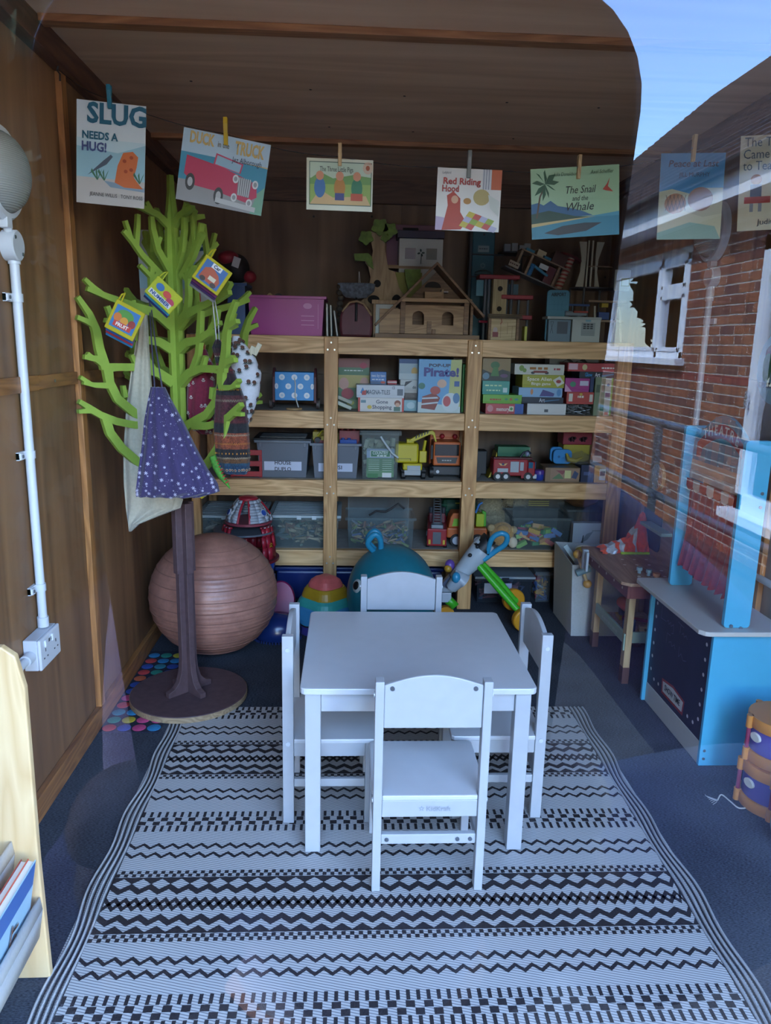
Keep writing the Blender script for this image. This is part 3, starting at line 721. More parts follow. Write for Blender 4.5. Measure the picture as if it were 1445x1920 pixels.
b = MB(); b.T = Matrix.Translation((0, .03, jz)) @ Matrix.Rotation(R(90), 4, 'Y'); b.lathe([(.0001, .001), (.04, .001), (.04, .033), (.036, .036), (.0001, .036)], 28); b.build('junction_box', PVC, lp, smooth=35)
b = MB()
for dy, dz in ((-.02, .02), (.02, -.02)): b.cyl((.036, .03+dy, jz+dz), (.038, .03+dy, jz+dz), .005, n=10)
b.build('screw', SCR, lp)
MB().cyl((.018, .015, -.145), (.018, 0, -.112), .011).build('coupler', PVC, lp, smooth=40)
# conduit with saddles, double socket
z_top = atX(22, 472, XL).z; z_bot = atX(72, 1172, XL).z
cn = thing('electrical_conduit', 'white plastic conduit pipe running down the plywood wall to a socket', 'conduit', (XL, 2.165, z_bot))
MB().cyl((.018, 0, 0), (.018, 0, z_top - z_bot + .03), .0125, n=18).build('pipe', PVC, cn, smooth=40)
MB().cyl((.018, 0, z_top - z_bot - .035), (.018, 0, z_top - z_bot + .035), .016, n=18).build('coupler', PVC, cn, smooth=40)
MB().cyl((.018, 0, 0), (.018, 0, .03), .016, n=18).build('coupler', PVC, cn, smooth=40)
for py in (561, 853, 1119):
    z = atX(40, py, XL).z - z_bot
    b = MB(); b.cyl((.018, 0, z-.011), (.018, 0, z+.011), .0155, n=18); b.box(.001, .010, -.05, 0, z-.011, z+.011); b.box(.001, .016, -.05, -.032, z-.009, z+.009)
    sd = b.build('saddle_clip', PVC, cn, smooth=40)
    MB().cyl((.016, -.041, z), (.0185, -.041, z), .005, n=10).build('screw', SCR, sd)
y0 = atX(77, 1256, XL+.047).y; y1 = atX(113, 1222, XL+.047).y; zs = z_bot
sk = thing('wall_socket', 'white double wall socket with two switches where the conduit ends', 'socket', (XL, (y0+y1)/2, zs-.095))
hwy = (y1-y0)/2
MB().box(.001, .040, -hwy, hwy, 0, .092).build('back_box', PVC, sk, bevel=.003)
MB().box(.040, .050, -hwy, hwy, 0, .092).build('face_plate', mat('#d6dae2', .3), sk, bevel=.004)
for s in (-1, 1):
    c = s*hwy*.52
    b = MB()
    for dy, dz, a, e in ((0, .052, .004, .010), (-.012, .030, .007, .004), (.012, .030, .007, .004)): b.box(.0495, .0505, c+dy-a/2, c+dy+a/2, dz-e/2, dz+e/2)
    b.build('pin_hole', mat('#2b2d30', .6), sk)
    MB().box(.050, .055, c-.02 - .012*s, c-.02 - .012*s + .011, .062, .083).build('switch', mat('#e4e8ee', .3), sk, bevel=.002)
b = MB()
for dy in (-.008, .008): b.box(.0497, .0506, dy-.005, dy+.005, .066, .076)
b.build('usb_port', mat('#33363a', .5), sk)
pz = .045
c2 = thing('short_conduit', 'short white conduit leaving the socket along the wall towards the book rack', 'conduit', (XL, y0 - .001, zs-.095+pz))
MB().cyl((.02, 0, 0), (.02, -.62, 0), .0125, n=18).build('pipe', PVC, c2, smooth=40)
MB().cyl((.02, 0, 0), (.02, -.035, 0), .017, n=18).build('coupler', PVC, c2, smooth=40)
b = MB().cyl((.02, -.085, 0), (.02, -.105, 0), .0165, n=18); b.box(.001, .012, -.105, -.085, -.012, .05); b.build('saddle_clip', PVC, c2, smooth=40)
# ---------------------------------------------------------------- tree-shaped stand
tc_ = atZ(355, 1308); TX, TY = tc_.x, tc_.y
BRN = mat('#594548', .55, 0, .15, 40, .15); PLYE = wood('#8a7358', '#b39a78', 'X', 2)
tr = thing('tree_stand', 'child-high hanging stand shaped as a lime green tree on a brown post and round base', 'stand', (TX, TY, 0))
bw = .228
b = MB(); b.lathe([(.0001, .0075), (bw, .0075), (bw, .029)], 56); b.build('base_edge', PLYE, tr, smooth=40)
b = MB(); b.lathe([(bw-.001, .029), (bw-.003, .0315), (.0001, .0315)], 56); b.build('base_disc', BRN, tr, smooth=40)
z_pt = .545
for k in range(4):
    foot = [(0, .032), (.098, .032), (.098, .052), (.070, .062), (.050, .085), (.038, .125), (.0335, .18), (.0335, z_pt), (0, z_pt)]
    b = MB(); b.T = Matrix.Rotation(R(45 + 90*k), 4, 'Z'); b.prism(foot, -.0125, .0125, 'Y'); b.build('foot_board', BRN, tr, bevel=.002)
    up_p = [(0, z_pt-.02), (.0405, z_pt-.02), (.0405, .80), (0, .80)]
    b = MB(); b.T = Matrix.Rotation(R(45 + 90*k), 4, 'Z'); b.prism(up_p, -.0145, .0145, 'Y'); b.build('post_board', BRN, tr, bevel=.002)
dv = Vector((.7071, -.7071, 0)); nv = Vector((.7071, .7071, 0)); ax0 = Vector((TX, TY, 0))
def rz(x, y):
    r_ = ray(x, y); t = (ax0 - CAM).dot(nv)/r_.dot(nv); p = CAM + r_*t; return ((p - ax0).dot(dv), p.z)
# one half profile read as strokes: x, y, half width (pixels of the drawing)
S = [[(336, 925, 13), (336, 800, 12), (332, 640, 11), (326, 470, 10), (322, 400, 9)], [(322, 405, 9), (309, 362, 5), (299, 333, 4)],
     [(326, 424, 6), (338, 405, 5), (350, 396, 5), (362, 389, 3.5)], [(346, 398, 4), (351, 381, 3.5)],
     [(331, 505, 6), (342, 470, 5), (346, 430, 4.5), (346, 408, 3.5)], [(343, 462, 4), (338, 446, 3)], [(340, 520, 5), (362, 480, 4.5), (372, 455, 4), (381, 437, 3.5)], [(368, 465, 4), (364, 430, 3.5), (362, 405, 3)], [(373, 452, 3), (378, 418, 3)],
     [(334, 612, 9), (350, 590, 8), (375, 578, 6), (405, 563, 5), (431, 548, 3.5)], [(412, 560, 4.5), (424, 545, 4), (433, 530, 3)],
     [(350, 592, 7), (354, 555, 5), (353, 520, 4.5), (351, 497, 3.5)], [(354, 530, 3.5), (344, 511, 3)], [(354, 520, 3.5), (366, 500, 3)],
     [(338, 655, 8), (352, 642, 7), (374, 638, 6), (394, 624, 5.5), (404, 605, 4.5), (409, 579, 3.5)], [(400, 613, 4.5), (413, 605, 3.5)], [(374, 640, 6), (376, 605, 5), (378, 566, 3.5)],
     [(340, 718, 9), (356, 700, 7.5), (380, 691, 6), (404, 692, 6), (418, 694, 7)], [(362, 694, 6), (372, 665, 5), (375, 640, 5)], [(418, 696, 8), (423, 660, 7), (425, 625, 6.5), (431, 595, 5), (443, 564, 3.5)], [(427, 615, 5), (436, 608, 4), (446, 602, 3.5)],
     [(418, 690, 6), (428, 678, 5), (442, 675, 3.5)], [(432, 677, 3.5), (438, 668, 2.5)], [(380, 690, 4), (386, 668, 3)],
     [(416, 695, 8), (415, 722, 7), (407, 752, 7), (388, 778, 7), (362, 792, 7), (338, 806, 8)], [(412, 727, 5), (432, 727, 4), (446, 723, 3)], [(438, 725, 3.5), (449, 713, 3)], [(398, 748, 4), (399, 726, 3)],
     [(362, 796, 8), (390, 799, 6), (412, 793, 6), (428, 783, 5.5), (440, 774, 4.5), (455, 777, 3)], [(430, 781, 5), (443, 768, 4.5), (453, 758, 3.5)],
     [(424, 786, 7), (420, 815, 7), (408, 843, 7), (392, 866, 7), (366, 890, 7), (338, 905, 8)]]
GRN = mat('#90ac45', .5, 0, .05, 30, .06); GRE = mat('#6f9a2c', .6)
def stroke_mesh():
    b = MB(); k = 0
    for st in S:
        k += 1; th = .0085 + .00003*k; pts = []
        for x, y, w in st:
            r, z = rz(x, y); r2, _ = rz(x + w, y); pts.append((max(r, 0), z, w*1.90/1000*1.12))
        for (a, z0, w0), (c, z1, w1) in zip(pts, pts[1:]):
            d = Vector((c-a, z1-z0)); L_ = d.length or 1; n_ = Vector((-d.y, d.x))/L_
            q = [(a+n_.x*w0, z0+n_.y*w0), (a-n_.x*w0, z0-n_.y*w0), (c-n_.x*w1, z1-n_.y*w1), (c+n_.x*w1, z1+n_.y*w1)]
            b.prism([(max(u, 0), v) for u, v in q], -th, th, 'Y')
        for a, z0, w0 in pts[1:-1]:
            b.prism([(max(a + w0*math.cos(t), 0), z0 + w0*math.sin(t)) for t in [2*PI*i/10 for i in range(10)]], -th+.00001, th-.00001, 'Y')
    return b
b0 = stroke_mesh().build('tree_board', [GRN], tr)
b0.rotation_euler = (0, 0, R(-45))
for k in (1, 2, 3):
    o = b0.copy(); COL.objects.link(o); o.parent = tr; o.rotation_euler = (0, 0, R(-45 + 90*k))
# ---------------------------------------------------------------- pink exercise ball
cb = Vector((-.600, 3.30, 0))
br_ = .284
def ballmat():
    m, n, bs = _base('ball_rubber'); L = n.links.new; tc = n.nodes.new('ShaderNodeTexCoord')
    nz = n.nodes.new('ShaderNodeTexNoise'); nz.inputs['Scale'].default_value = 9; nz.inputs['Detail'].default_value = 8; nz.inputs['Roughness'].default_value = .75; L(tc.outputs['Object'], nz.inputs['Vector'])
    rp = n.nodes.new('ShaderNodeValToRGB'); e = rp.color_ramp.elements; e[0].position = .35; e[0].color = lin('#94675a'); e[1].position = .65; e[1].color = lin('#b98370'); L(nz.outputs[0], rp.inputs[0])
    L(rp.outputs[0], bs.inputs['Base Color']); bs.inputs['Roughness'].default_value = .42
    wv = n.nodes.new('ShaderNodeTexWave'); wv.bands_direction = 'Z'; wv.inputs['Scale'].default_value = 9; wv.inputs['Distortion'].default_value = 1.5
    bp = n.nodes.new('ShaderNodeBump'); bp.inputs['Strength'].default_value = .25; bp.inputs['Distance'].default_value = .004; L(wv.outputs[0], bp.inputs['Height'])
    L(bp.outputs[0], bs.inputs['Normal'])
    return m
eb = thing('exercise_ball', 'large dusty pink exercise ball beside the plywood wall behind the tree stand', 'ball', (cb.x, cb.y, .0065))
MB().ball((0, 0, br_*.965), br_, 48, 28, sz=.965).build('ball_skin', ballmat(), eb, smooth=60)
b = MB()
for k in range(-5, 6):
    z = k*.046; rr_ = math.sqrt(max(0, br_**2 - (z/.965)**2))
    b.lathe([(rr_+.0002, br_*.965+z-.0022), (rr_+.0022, br_*.965+z), (rr_+.0002, br_*.965+z+.0022)], 64)
b.build('ridge', mat('#9a6c5d', .5), eb, smooth=60)
# ---------------------------------------------------------------- sling book rack against the left wall
bk = thing('book_rack', 'light wood sling book rack with white fabric pockets against the plywood wall', 'book rack', (-.78, 1.1, 0))
BE = wood('#c9a777', '#dcc093', 'Z', 1.1, .45)
tp = atY(22, 1212, 1.46); bt = atY(95, 1838, 1.455)
side = [(XL+.036, .003), (bt.x, .003), (bt.x-.004, .30), (tp.x+.02, tp.z-.09), (tp.x+.006, tp.z-.02), (tp.x-.02, tp.z), (XL+.036, tp.z)]
for y in (1.455, .62):
    MB().prism([(x+.78, z) for x, z in side], y-1.1, y-1.1+.018, 'Y').build('side_panel', BE, bk, bevel=.003)
SLG = mat('#d2d3d6', .85, 0, .25, 160, .05, 1, .2)
def sling(tpx, zt, xb, zb):
    b = MB(); prof = [(tpx, zt), (tpx+.004, zt-.03), (tpx-.008, zt-.10), (xb+.04, zb+.03), (xb, zb), (xb-.04, zb+.05), (xb-.06, zt-.02)]
    pr2 = [(x-.004, z+.004) for x, z in prof]
    n = len(prof)
    for (a, c), (d, e) in zip(prof, prof[1:]): b.add([(a+.78, -.455, c), (d+.78, -.455, e), (d+.78, .352, e), (a+.78, .352, c)], [(0, 1, 2, 3)])
    o = b.build('fabric_pocket', SLG, bk, smooth=60); k = o.modifiers.new('thick', 'SOLIDIFY'); k.thickness = .004
p1 = atY(67, 1690, 1.44); sling(p1.x, p1.z, p1.x-.10, p1.z-.19)
p2 = atY(10, 1585, 1.44); sling(p2.x+.004, p2.z, p2.x-.09, p2.z-.16)
def rack_book(label, px, py, yy, tilt, w, h, cols, fr_txt=None):
    p = atY(px, py, yy)
    t = thing('picture_book', label, 'book', (p.x-.03, yy, p.z - h), 0, 'books in the rack pockets', rot=(0, R(tilt), 0))
    MB().box(-.006, .006, -w, 0, 0, h).build('pages', mat('#e8e2d4', .8), t)
    for s, c in ((1, cols[0]), (-1, cols[-1])):
        MB().box(s*.0062 if s > 0 else -.0085, .0085 if s > 0 else -.0062, -w-.003, .003, -.002, h+.003).build('cover', mat(c, .4), t, bevel=.0008)
    fr = ((.0085, -w/2, h/2), (0, 1, 0), (0, 0, 1))
    a = Art(fr); a.rect(-w/2, h*.28, w/2, h/2, mat('#3a62a8', .4)); a.p([(-w/2, -h/2), (w/2, -h/2), (w/2, -h*.1), (w*.1, h*.05), (-w/2, -h*.12)], mat('#7aa9c8', .4)); a.oval(-w*.1, -h*.42, w*.5, h*.16, mat('#6b2b2a', .4))
    a.build(t)
    if fr_txt: letter(t, fr_txt, fr, (w*.10, h*.10), .035, mat('#7a4a2a', .5), bold=.03, rot=R(80))
rack_book('picture book with a pale blue snowy cover in the rack pocket', 46, 1612, 1.425, 10, .22, .25, ('#9cc0d8', '#c8583f'), 'ST')
rack_book('picture book with an orange red cover tucked behind the blue one', 24, 1612, 1.43, 12, .24, .255, ('#c8583f', '#b0402f'))
# ================================================================== book covers pegged on a string across the room
BY = 2.46
def ink(c): return mat(c, .45)
str_pts = []
def card(name, label, tl, tr, br, bl, bg, Y=BY):
    P = [atY(*q, Y) for q in (tl, tr, br, bl)]
    c = (P[0]+P[1]+P[2]+P[3])/4; r = ((P[1]-P[0]) + (P[2]-P[3])); w = r.length/2; r.normalize()
    u = ((P[0]-P[3]) + (P[1]-P[2])); h = u.length/2; u = (u - r*u.dot(r)).normalized()
    t = thing(name, label, 'book cover', c, 0, 'book covers pegged along the string')
    n = r.cross(u); b = MB()
    q = [r*(sx*w/2) + u*(sy*h/2) for sx, sy in ((-1, -1), (1, -1), (1, 1), (-1, 1))]
    b.add([x - n*.0014 for x in q] + [x - n*.0001 for x in q], [(3, 2, 1, 0), (4, 5, 6, 7), (0, 1, 5, 4), (1, 2, 6, 5), (2, 3, 7, 6), (3, 0, 4, 7)])
    sheet = b.build('sheet', mat(bg, .3), t)
    t = sheet
    fr = (Vector((0, 0, 0)), r, u)
    return t, fr, w, h
def peg(label, px, py0, py1, col, Y=BY, kind='wood'):
    a, c = atY(px, py0, Y), atY(px, py1, Y); L_ = a.z - c.z
    t = thing('clothes_peg', label, 'clothes peg', (c.x, Y-.004, c.z), 0, 'pegs along the string')
    m = wood('#a98a5c', '#cdb080', 'Z', 3) if kind == 'wood' else mat(col, .35)
    for s in (-1, 1):
        if kind == 'wood': pr = [(s*.0015-.001, 0), (s*.006, 0), (s*.007, L_*.5), (s*.009, L_), (s*.003, L_)]
        else: pr = None
        b = MB()
        if pr: b.prism([(y, z) for y, z in pr], -.0055, .0055, 'X')
        else: b.prism([(s*.001, 0), (s*.005, 0), (s*.006, L_*.45), (s*.010, L_*.75), (s*.009, L_), (s*.004, L_)], -.006, .006, 'X')
        b.build('jaw', m, t, bevel=.001)
    MB().cyl((-.0065, 0, L_*.5), (.0065, 0, L_*.5), .0035, n=10).build('spring', mat('#9a9a9a', .3, .9), t, smooth=40)
    str_pts.append((c.x, Y, c.z + L_*.42))
TEAL = ink('#1f5f78'); NAVY = ink('#28324a'); WH = ink('#e8e8e6'); BLK = ink('#2a2a2c')
# --- needs a hug: pale sky, teal capitals, plants and an orange mound
t, f, w, h = card('book_cover', 'book cover with big teal capitals over a pale sky and an orange mound', (144, 186), (274, 199), (270, 392), (143, 378), '#c9d6dc')
a = Art(f); a.rect(-w/2, -h*.02, w/2, h*.14, ink('#b5cfd8')); a.p([(-w/2, -h*.25), (w/2, -h*.25), (w/2, h*.12), (w*.1, h*.02), (-w/2, h*.06)], ink('#8fb8c8'))
a.rect(-w/2, -h/2, w/2, -h*.24, ink('#b3b0ae')); a.p([(-w*.1, -h*.26), (w*.5, -h*.30), (w*.5, -h*.34), (0, -h*.32)], ink('#7a93a8'))
a.p([(w*.06, -h*.27), (w*.10, -h*.10), (w*.18, h*.03), (w*.32, h*.05), (w*.40, h*.0), (w*.38, -h*.1), (w*.34, -h*.2), (w*.42, -h*.27), (w*.48, -h*.31), (w*.2, -h*.31)], ink('#c2683a'))
for x, y in ((.2, -.05), (.3, -.01), (.22, -.15), (.3, -.13)): a.oval(w*x, h*y, w*.028, h*.018, ink('#9c4426'))
a.p([(-w*.34, -h*.22), (-w*.1, -h*.06), (0, 0), (w*.03, -h*.02), (-w*.06, -h*.1)], ink('#4b5766'))
for x in (-.10, .42, -.2):
    for d in (-.05, 0, .05): a.p([(w*x, -h*.26), (w*(x+d*1.4)-.004, -h*.18), (w*(x+d*1.5), -h*.15), (w*x+.003, -h*.26)], ink('#3d6b52'))
a.build(t)
letter(t, 'SLUG', f, (w*.09, h*.375), h*.185, TEAL, width=w*.86, bold=.05)
letter(t, 'NEEDS A', f, (-w*.16, h*.165), h*.07, TEAL, width=w*.52, bold=.05); letter(t, 'HUG!', f, (-w*.24, h*.055), h*.085, ink('#3f4f80'), width=w*.36, bold=.05)
letter(t, 'JEANNE WILLIS   TONY ROSS', f, (w*.09, -h*.405), h*.036, BLK, width=w*.78)
peg('turquoise plastic peg on the teal lettered cover', 207, 160, 205, '#1f6f86', kind='plastic')
# --- a pink open car on a shore road
t, f, w, h = card('book_cover', 'tilted book cover with a pink vintage car on a shore road', (346, 239), (510, 272), (487, 405), (328, 372), '#8fb2c6')
a = Art(f); a.rect(-w/2, -h/2, w/2, -h*.2, ink('#8d9094')); a.rect(-w/2, -h*.2, w/2, h*.18, ink('#3d8aa6')); a.p([(w*.1, h*.18), (w*.5, h*.16), (w*.5, h*.22), (w*.3, h*.25)], ink('#c7b58a')); a.rect(-w/2, h*.18, w/2, h/2, ink('#a9c3d4'))
a.p([(w*.36, -h/2), (w/2, -h/2), (w/2, -h*.1), (w*.42, -h*.2)], ink('#6fa08a'))
PK = ink('#b23a5a')
a.p([(-w*.44, -h*.12), (-w*.43, h*.14), (-w*.2, h*.1), (0, h*.06), (w*.12, h*.02), (w*.40, -h*.08), (w*.42, -h*.26), (w*.3, -h*.36), (-w*.06, -h*.28), (-w*.3, -h*.26)], PK)
a.p([(-w*.12, h*.08), (-w*.10, h*.24), (w*.22, h*.16), (w*.20, h*.02)], ink('#c04a66')); a.p([(-w*.10, h*.09), (-w*.085, h*.215), (w*.20, h*.145), (w*.185, h*.03)], ink('#8fb2c6'))
for x, y in ((-.36, -.22), (-.02, -.34)):
    a.oval(w*x, h*y, w*.055, h*.12, ink('#3b3d40')); a.oval(w*x, h*y, w*.03, h*.065, ink('#a9adb2'))
a.p([(w*.18, -h*.02), (w*.34, -h*.04), (w*.33, -h*.29), (w*.19, -h*.27)], ink('#7d838a'))
for k in range(6): a.line([(w*(.2+.025*k), -h*.03), (w*(.205+.023*k), -h*.28)], w*.006, ink('#d8dcdf'))
for x, y in ((.155, -.06), (.385, -.09), (.16, -.32), (.34, -.36)): a.oval(w*x, h*y, w*.035, h*.06, ink('#c8ccd0')); a.oval(w*x, h*y, w*.02, h*.034, ink('#8a8f95'))
a.line([(-w*.05, -h*.4), (w*.42, -h*.44)], h*.07, ink('#b5b9bd')); a.build(t)
letter(t, 'DUCK', f, (-w*.28, h*.385), h*.15, ink('#c5a868'), width=w*.28, bold=.05); letter(t, 'in the', f, (-w*.03, h*.36), h*.08, ink('#6b5a3a'), width=w*.13)
letter(t, 'TRUCK', f, (w*.27, h*.355), h*.17, ink('#c5a868'), width=w*.34, bold=.05); letter(t, 'Jez Alborough', f, (w*.26, h*.195), h*.075, NAVY, width=w*.34)
peg('yellow plastic peg on the pink car cover', 424, 221, 273, '#b89b1e', kind='plastic')
# --- three pigs: meadow scene with a framed border
t, f, w, h = card('book_cover', 'landscape book cover of a green meadow in a pale frame', (575, 296), (700, 300), (697, 398), (574, 392), '#c9cdb6')
a = Art(f); a.rect(-w*.46, -h*.4, w*.48, h*.44, ink('#3d5a52')); a.rect(-w*.45, -h*.385, w*.47, h*.425, ink('#8fae5a')); a.rect(-w*.45, h*.12, w*.47, h*.425, ink('#b7cbb4'))
a.p([(-w*.45, h*.1), (-w*.3, h*.24), (-w*.1, h*.12), (w*.2, h*.2), (w*.47, h*.16), (w*.47, h*.02), (-w*.45, h*.0)], ink('#6d9a56')); a.p([(-w*.45, -h*.385), (w*.47, -h*.385), (w*.4, -h*.2), (-w*.1, -h*.25), (-w*.3, -h*.1)], ink('#cdb07e'))
for x, c1, c2 in ((-.3, '#3a6fa8', '#c98a6a'), (.0, '#b7803a', '#c98a6a'), (.26, '#2f7a5a', '#c98a6a')):
    a.oval(w*x, -h*.06, w*.085, h*.2, ink(c1)); a.oval(w*x, h*.17, w*.06, h*.09, ink(c2))
a.rect(w*.17, -h*.30, w*.35, -h*.16, ink('#b8503a')); a.rect(-w*.07, -h*.30, w*.07, -h*.16, ink('#3f4a86')); a.oval(w*.42, h*.34, w*.075, h*.12, ink('#c9b59c')); a.oval(w*.42, h*.34, w*.03, h*.05, ink('#a85a3c'))
a.build(t); letter(t, 'The Three Little Pigs', f, (-w*.05, h*.29), h*.095, BLK, width=w*.50)
letter(t, 'STORIES', f, (w*.42, h*.42), h*.028, ink('#8a4a34'), width=w*.11)
peg('pale wooden peg on the meadow cover', 637, 269, 312, '')
# --- red hood: white page with red cloak and patchwork quilt
t, f, w, h = card('book_cover', 'book cover with red title, a red cloak and a patchwork quilt', (822, 314), (942, 319), (934, 436), (814, 430), '#d8d6d0')
a = Art(f); a.rect(w*.34, h*.18, w*.5, h*.5, ink('#c2613a')); a.rect(w*.2, h*.18, w*.34, h*.5, ink('#c6c9cc'))
for k in range(3): a.line([(w*(.22+.04*k), h*.18), (w*(.22+.04*k), h*.5)], w*.008, ink('#5a6a7a'))
a.p([(-w*.4, -h*.5), (-w*.32, -h*.1), (-w*.34, h*.06), (-w*.24, h*.13), (-w*.13, h*.02), (-w*.12, -h*.2), (-w*.02, -h*.36), (-w*.1, -h*.48)], ink('#b8412f')); a.oval(-w*.215, h*.0, w*.055, h*.065, ink('#d9a888'))
a.p([(-w*.5, -h*.5), (-w*.4, -h*.5), (-w*.36, -h*.3), (-w*.5, -h*.28)], ink('#b9a9c8'))
Q = ('#c9ba4a', '#c4554a', '#b6b6d0', '#9bb04a')
for i in range(5):
    for j in range(4):
        x, y = w*(.02 + .1*i - .05*j), -h*(.18 + .08*j) - h*.035*i
        if -h*.5 < y - h*.09 and x + w*.1 < w*.5: a.p([(x, y), (x+w*.1, y-h*.035), (x+w*.05, y-h*.115), (x-w*.05, y-h*.08)], ink(Q[(i+2*j) % 4]))
a.oval(w*.2, h*.05, w*.13, h*.13, ink('#b9a86a')); a.p([(w*.3, h*.1), (w*.48, h*.0), (w*.48, -h*.25), (w*.34, -h*.12)], ink('#c9cfc6')); a.oval(-w*.02, -h*.02, w*.06, h*.05, ink('#b5843f'))
a.build(t); letter(t, 'Red Riding', f, (-w*.12, h*.285), h*.10, ink('#a8332a'), width=w*.58, bold=.04); letter(t, 'Hood', f, (-w*.29, h*.165), h*.10, ink('#a8332a'), width=w*.26, bold=.04); letter(t, 'Ladybird', f, (-w*.36, h*.42), h*.04, BLK, width=w*.13)
peg('grey plastic peg on the red titled cover', 878, 283, 334, '#6f7570', kind='plastic')
# --- sea cover: palm, hills and a dark rock in a blue bay
t, f, w, h = card('book_cover', 'green and blue seaside book cover with palm tree, hills and a dark rock', (995, 318), (1162, 307), (1159, 440), (996, 449), '#9fc39a')
a = Art(f); a.rect(-w/2, -h/2, w/2, -h*.22, ink('#3f8aa2')); a.p([(w*.1, -h*.22), (w/2, -h*.22), (w/2, -h*.16)], ink('#4f9ab2'))
a.p([(-w*.5, -h*.22), (-w*.5, 0), (-w*.42, h*.02), (-w*.36, -h*.02), (-w*.28, h*.04), (-w*.2, -h*.04), (-w*.05, -h*.08), (w*.08, -h*.13), (w*.2, -h*.2)], ink('#3a6a92')); a.p([(-w*.5, -h*.3), (-w*.5, -h*.14), (-w*.3, -h*.1), (0, -h*.2), (w*.2, -h*.22)], ink('#2e4f42')); a.p([(-w*.5, -h*.33), (-w*.5, -h*.28), (0, -h*.23), (w*.24, -h*.215), (0, -h*.25)], ink('#c7b680'))
a.line([(-w*.44, -h*.2), (-w*.40, h*.1), (-w*.34, h*.26)], w*.018, ink('#5a4a38'))
for dx, dy in ((-.15, .02), (-.12, -.16), (-.1, .16), (.12, .13), (.12, -.1), (.04, -.2), (-.03, -.24), (.16, .02), (0, .2)):
    a.p([(-w*.34, h*.28), (-w*(.34-dx*.5)-h*.02, h*(.28+dy*.6)+h*.04), (-w*(.34-dx), h*(.28+dy)), (-w*(.34-dx*.5)+h*.03, h*(.28+dy*.5)-h*.03)], ink('#2c5a3c'))
a.p([(-w*.36, -h*.42), (-w*.15, -h*.33), (w*.1, -h*.3), (w*.3, -h*.31), (w*.12, -h*.42), (-w*.2, -h*.46)], ink('#3a4146')); a.p([(w*.31, h*.16), (w*.36, h*.24), (w*.39, h*.32), (w*.37, h*.2), (w*.43, h*.12), (w*.35, h*.14)], ink('#b0402f'))
a.build(t)
letter(t, 'The Snail', f, (w*.05, h*.17), h*.105, BLK, width=w*.34, shear=.25); letter(t, 'and the', f, (w*.05, h*.05), h*.07, BLK, width=w*.18, shear=.25); letter(t, 'Whale', f, (w*.04, -h*.07), h*.115, BLK, width=w*.31, shear=.25)
letter(t, 'Julia Donaldson', f, (-w*.11, h*.40), h*.05, ink('#3a5a42'), width=w*.27, shear=.2, rot=R(0)); letter(t, 'Axel Scheffler', f, (w*.30, h*.41), h*.05, ink('#3a5a42'), width=w*.26, shear=.2)
peg('wooden peg on the green seaside cover', 1083, 291, 336, '')
# --- blue night cover with pillows
t, f, w, h = card('book_cover', 'blue book cover with cream pillows and brown cushions', (1238, 288), (1357, 286), (1352, 448), (1232, 449), '#b9b79a')
a = Art(f); a.rect(-w/2, h*.1, w/2, h/2, ink('#3a7fb0')); a.p([(-w/2, h*.1), (-w/2, h*.06), (-w*.3, h*.09), (0, h*.03), (w*.2, h*.14), (w/2, h*.13), (w/2, h*.2), (-w/2, h*.2)], ink('#3a7fb0'))
a.oval(w*.15, -h*.03, w*.2, h*.14, ink('#8a5c45')); a.oval(-w*.24, -h*.08, w*.17, h*.12, ink('#a8744f'))
for k in range(5): a.line([(-w*.39+w*.06*k, -h*.16), (-w*.32+w*.06*k, h*.02)], w*.008, ink('#4a3426')); a.line([(-w*.32+w*.06*k, -h*.16), (-w*.39+w*.06*k, h*.02)], w*.008, ink('#4a3426'))
a.p([(-w/2, -h*.5), (-w/2, -h*.24), (-w*.1, -h*.17), (w*.2, -h*.24), (w/2, -h*.2), (w/2, -h*.5)], ink('#c9c6a8')); a.p([(-w/2, -h*.5), (-w/2, -h*.42), (0, -h*.3), (w*.4, -h*.35), (w/2, -h*.5)], ink('#8fb2a8'))
a.build(t); letter(t, 'Peace at Last', f, (0, h*.375), h*.075, NAVY, width=w*.78, shear=.15, bold=.02); letter(t, 'JILL MURPHY', f, (w*.03, h*.25), h*.05, NAVY, width=w*.48)
peg('wooden peg on the blue pillow cover', 1297, 253, 304, '')
# --- cream cover running out of the frame
t, f, w, h = card('book_cover', 'cream book cover with grey title and small orange shapes near the right wall', (1386, 257), (1520, 247), (1517, 428), (1384, 432), '#cfc8ae')
a = Art(f); a.p([(-w*.05, -h*.02), (w*.05, h*.2), (w*.3, h*.22), (w*.4, -h*.3), (w*.1, -h*.34)], ink('#b8683a')); a.oval(-w*.26, h*.04, w*.08, h*.055, ink('#b9783a')); a.rect(-w*.34, -h*.14, -w*.18, -h*.01, ink('#3f5068')); a.rect(-w*.42, -h*.21, -w*.05, -h*.14, ink('#a83c34'))
for x in (-.34, -.22): a.rect(w*x, -h*.3, w*x+w*.05, -h*.21, ink('#8a8f9a'))
a.build(t); letter(t, 'The Tiger', f, (-w*.14, h*.425), h*.095, ink('#3f4a52'), width=w*.62); letter(t, 'Came', f, (-w*.28, h*.30), h*.095, ink('#3f4a52'), width=w*.36); letter(t, 'to Tea', f, (-w*.26, h*.18), h*.095, ink('#3f4a52'), width=w*.40); letter(t, 'Judith Kerr', f, (w*.05, -h*.415), h*.06, ink('#3f4a52'), width=w*.56)
peg('wooden peg on the cream titled cover', 1452, 218, 262, '')
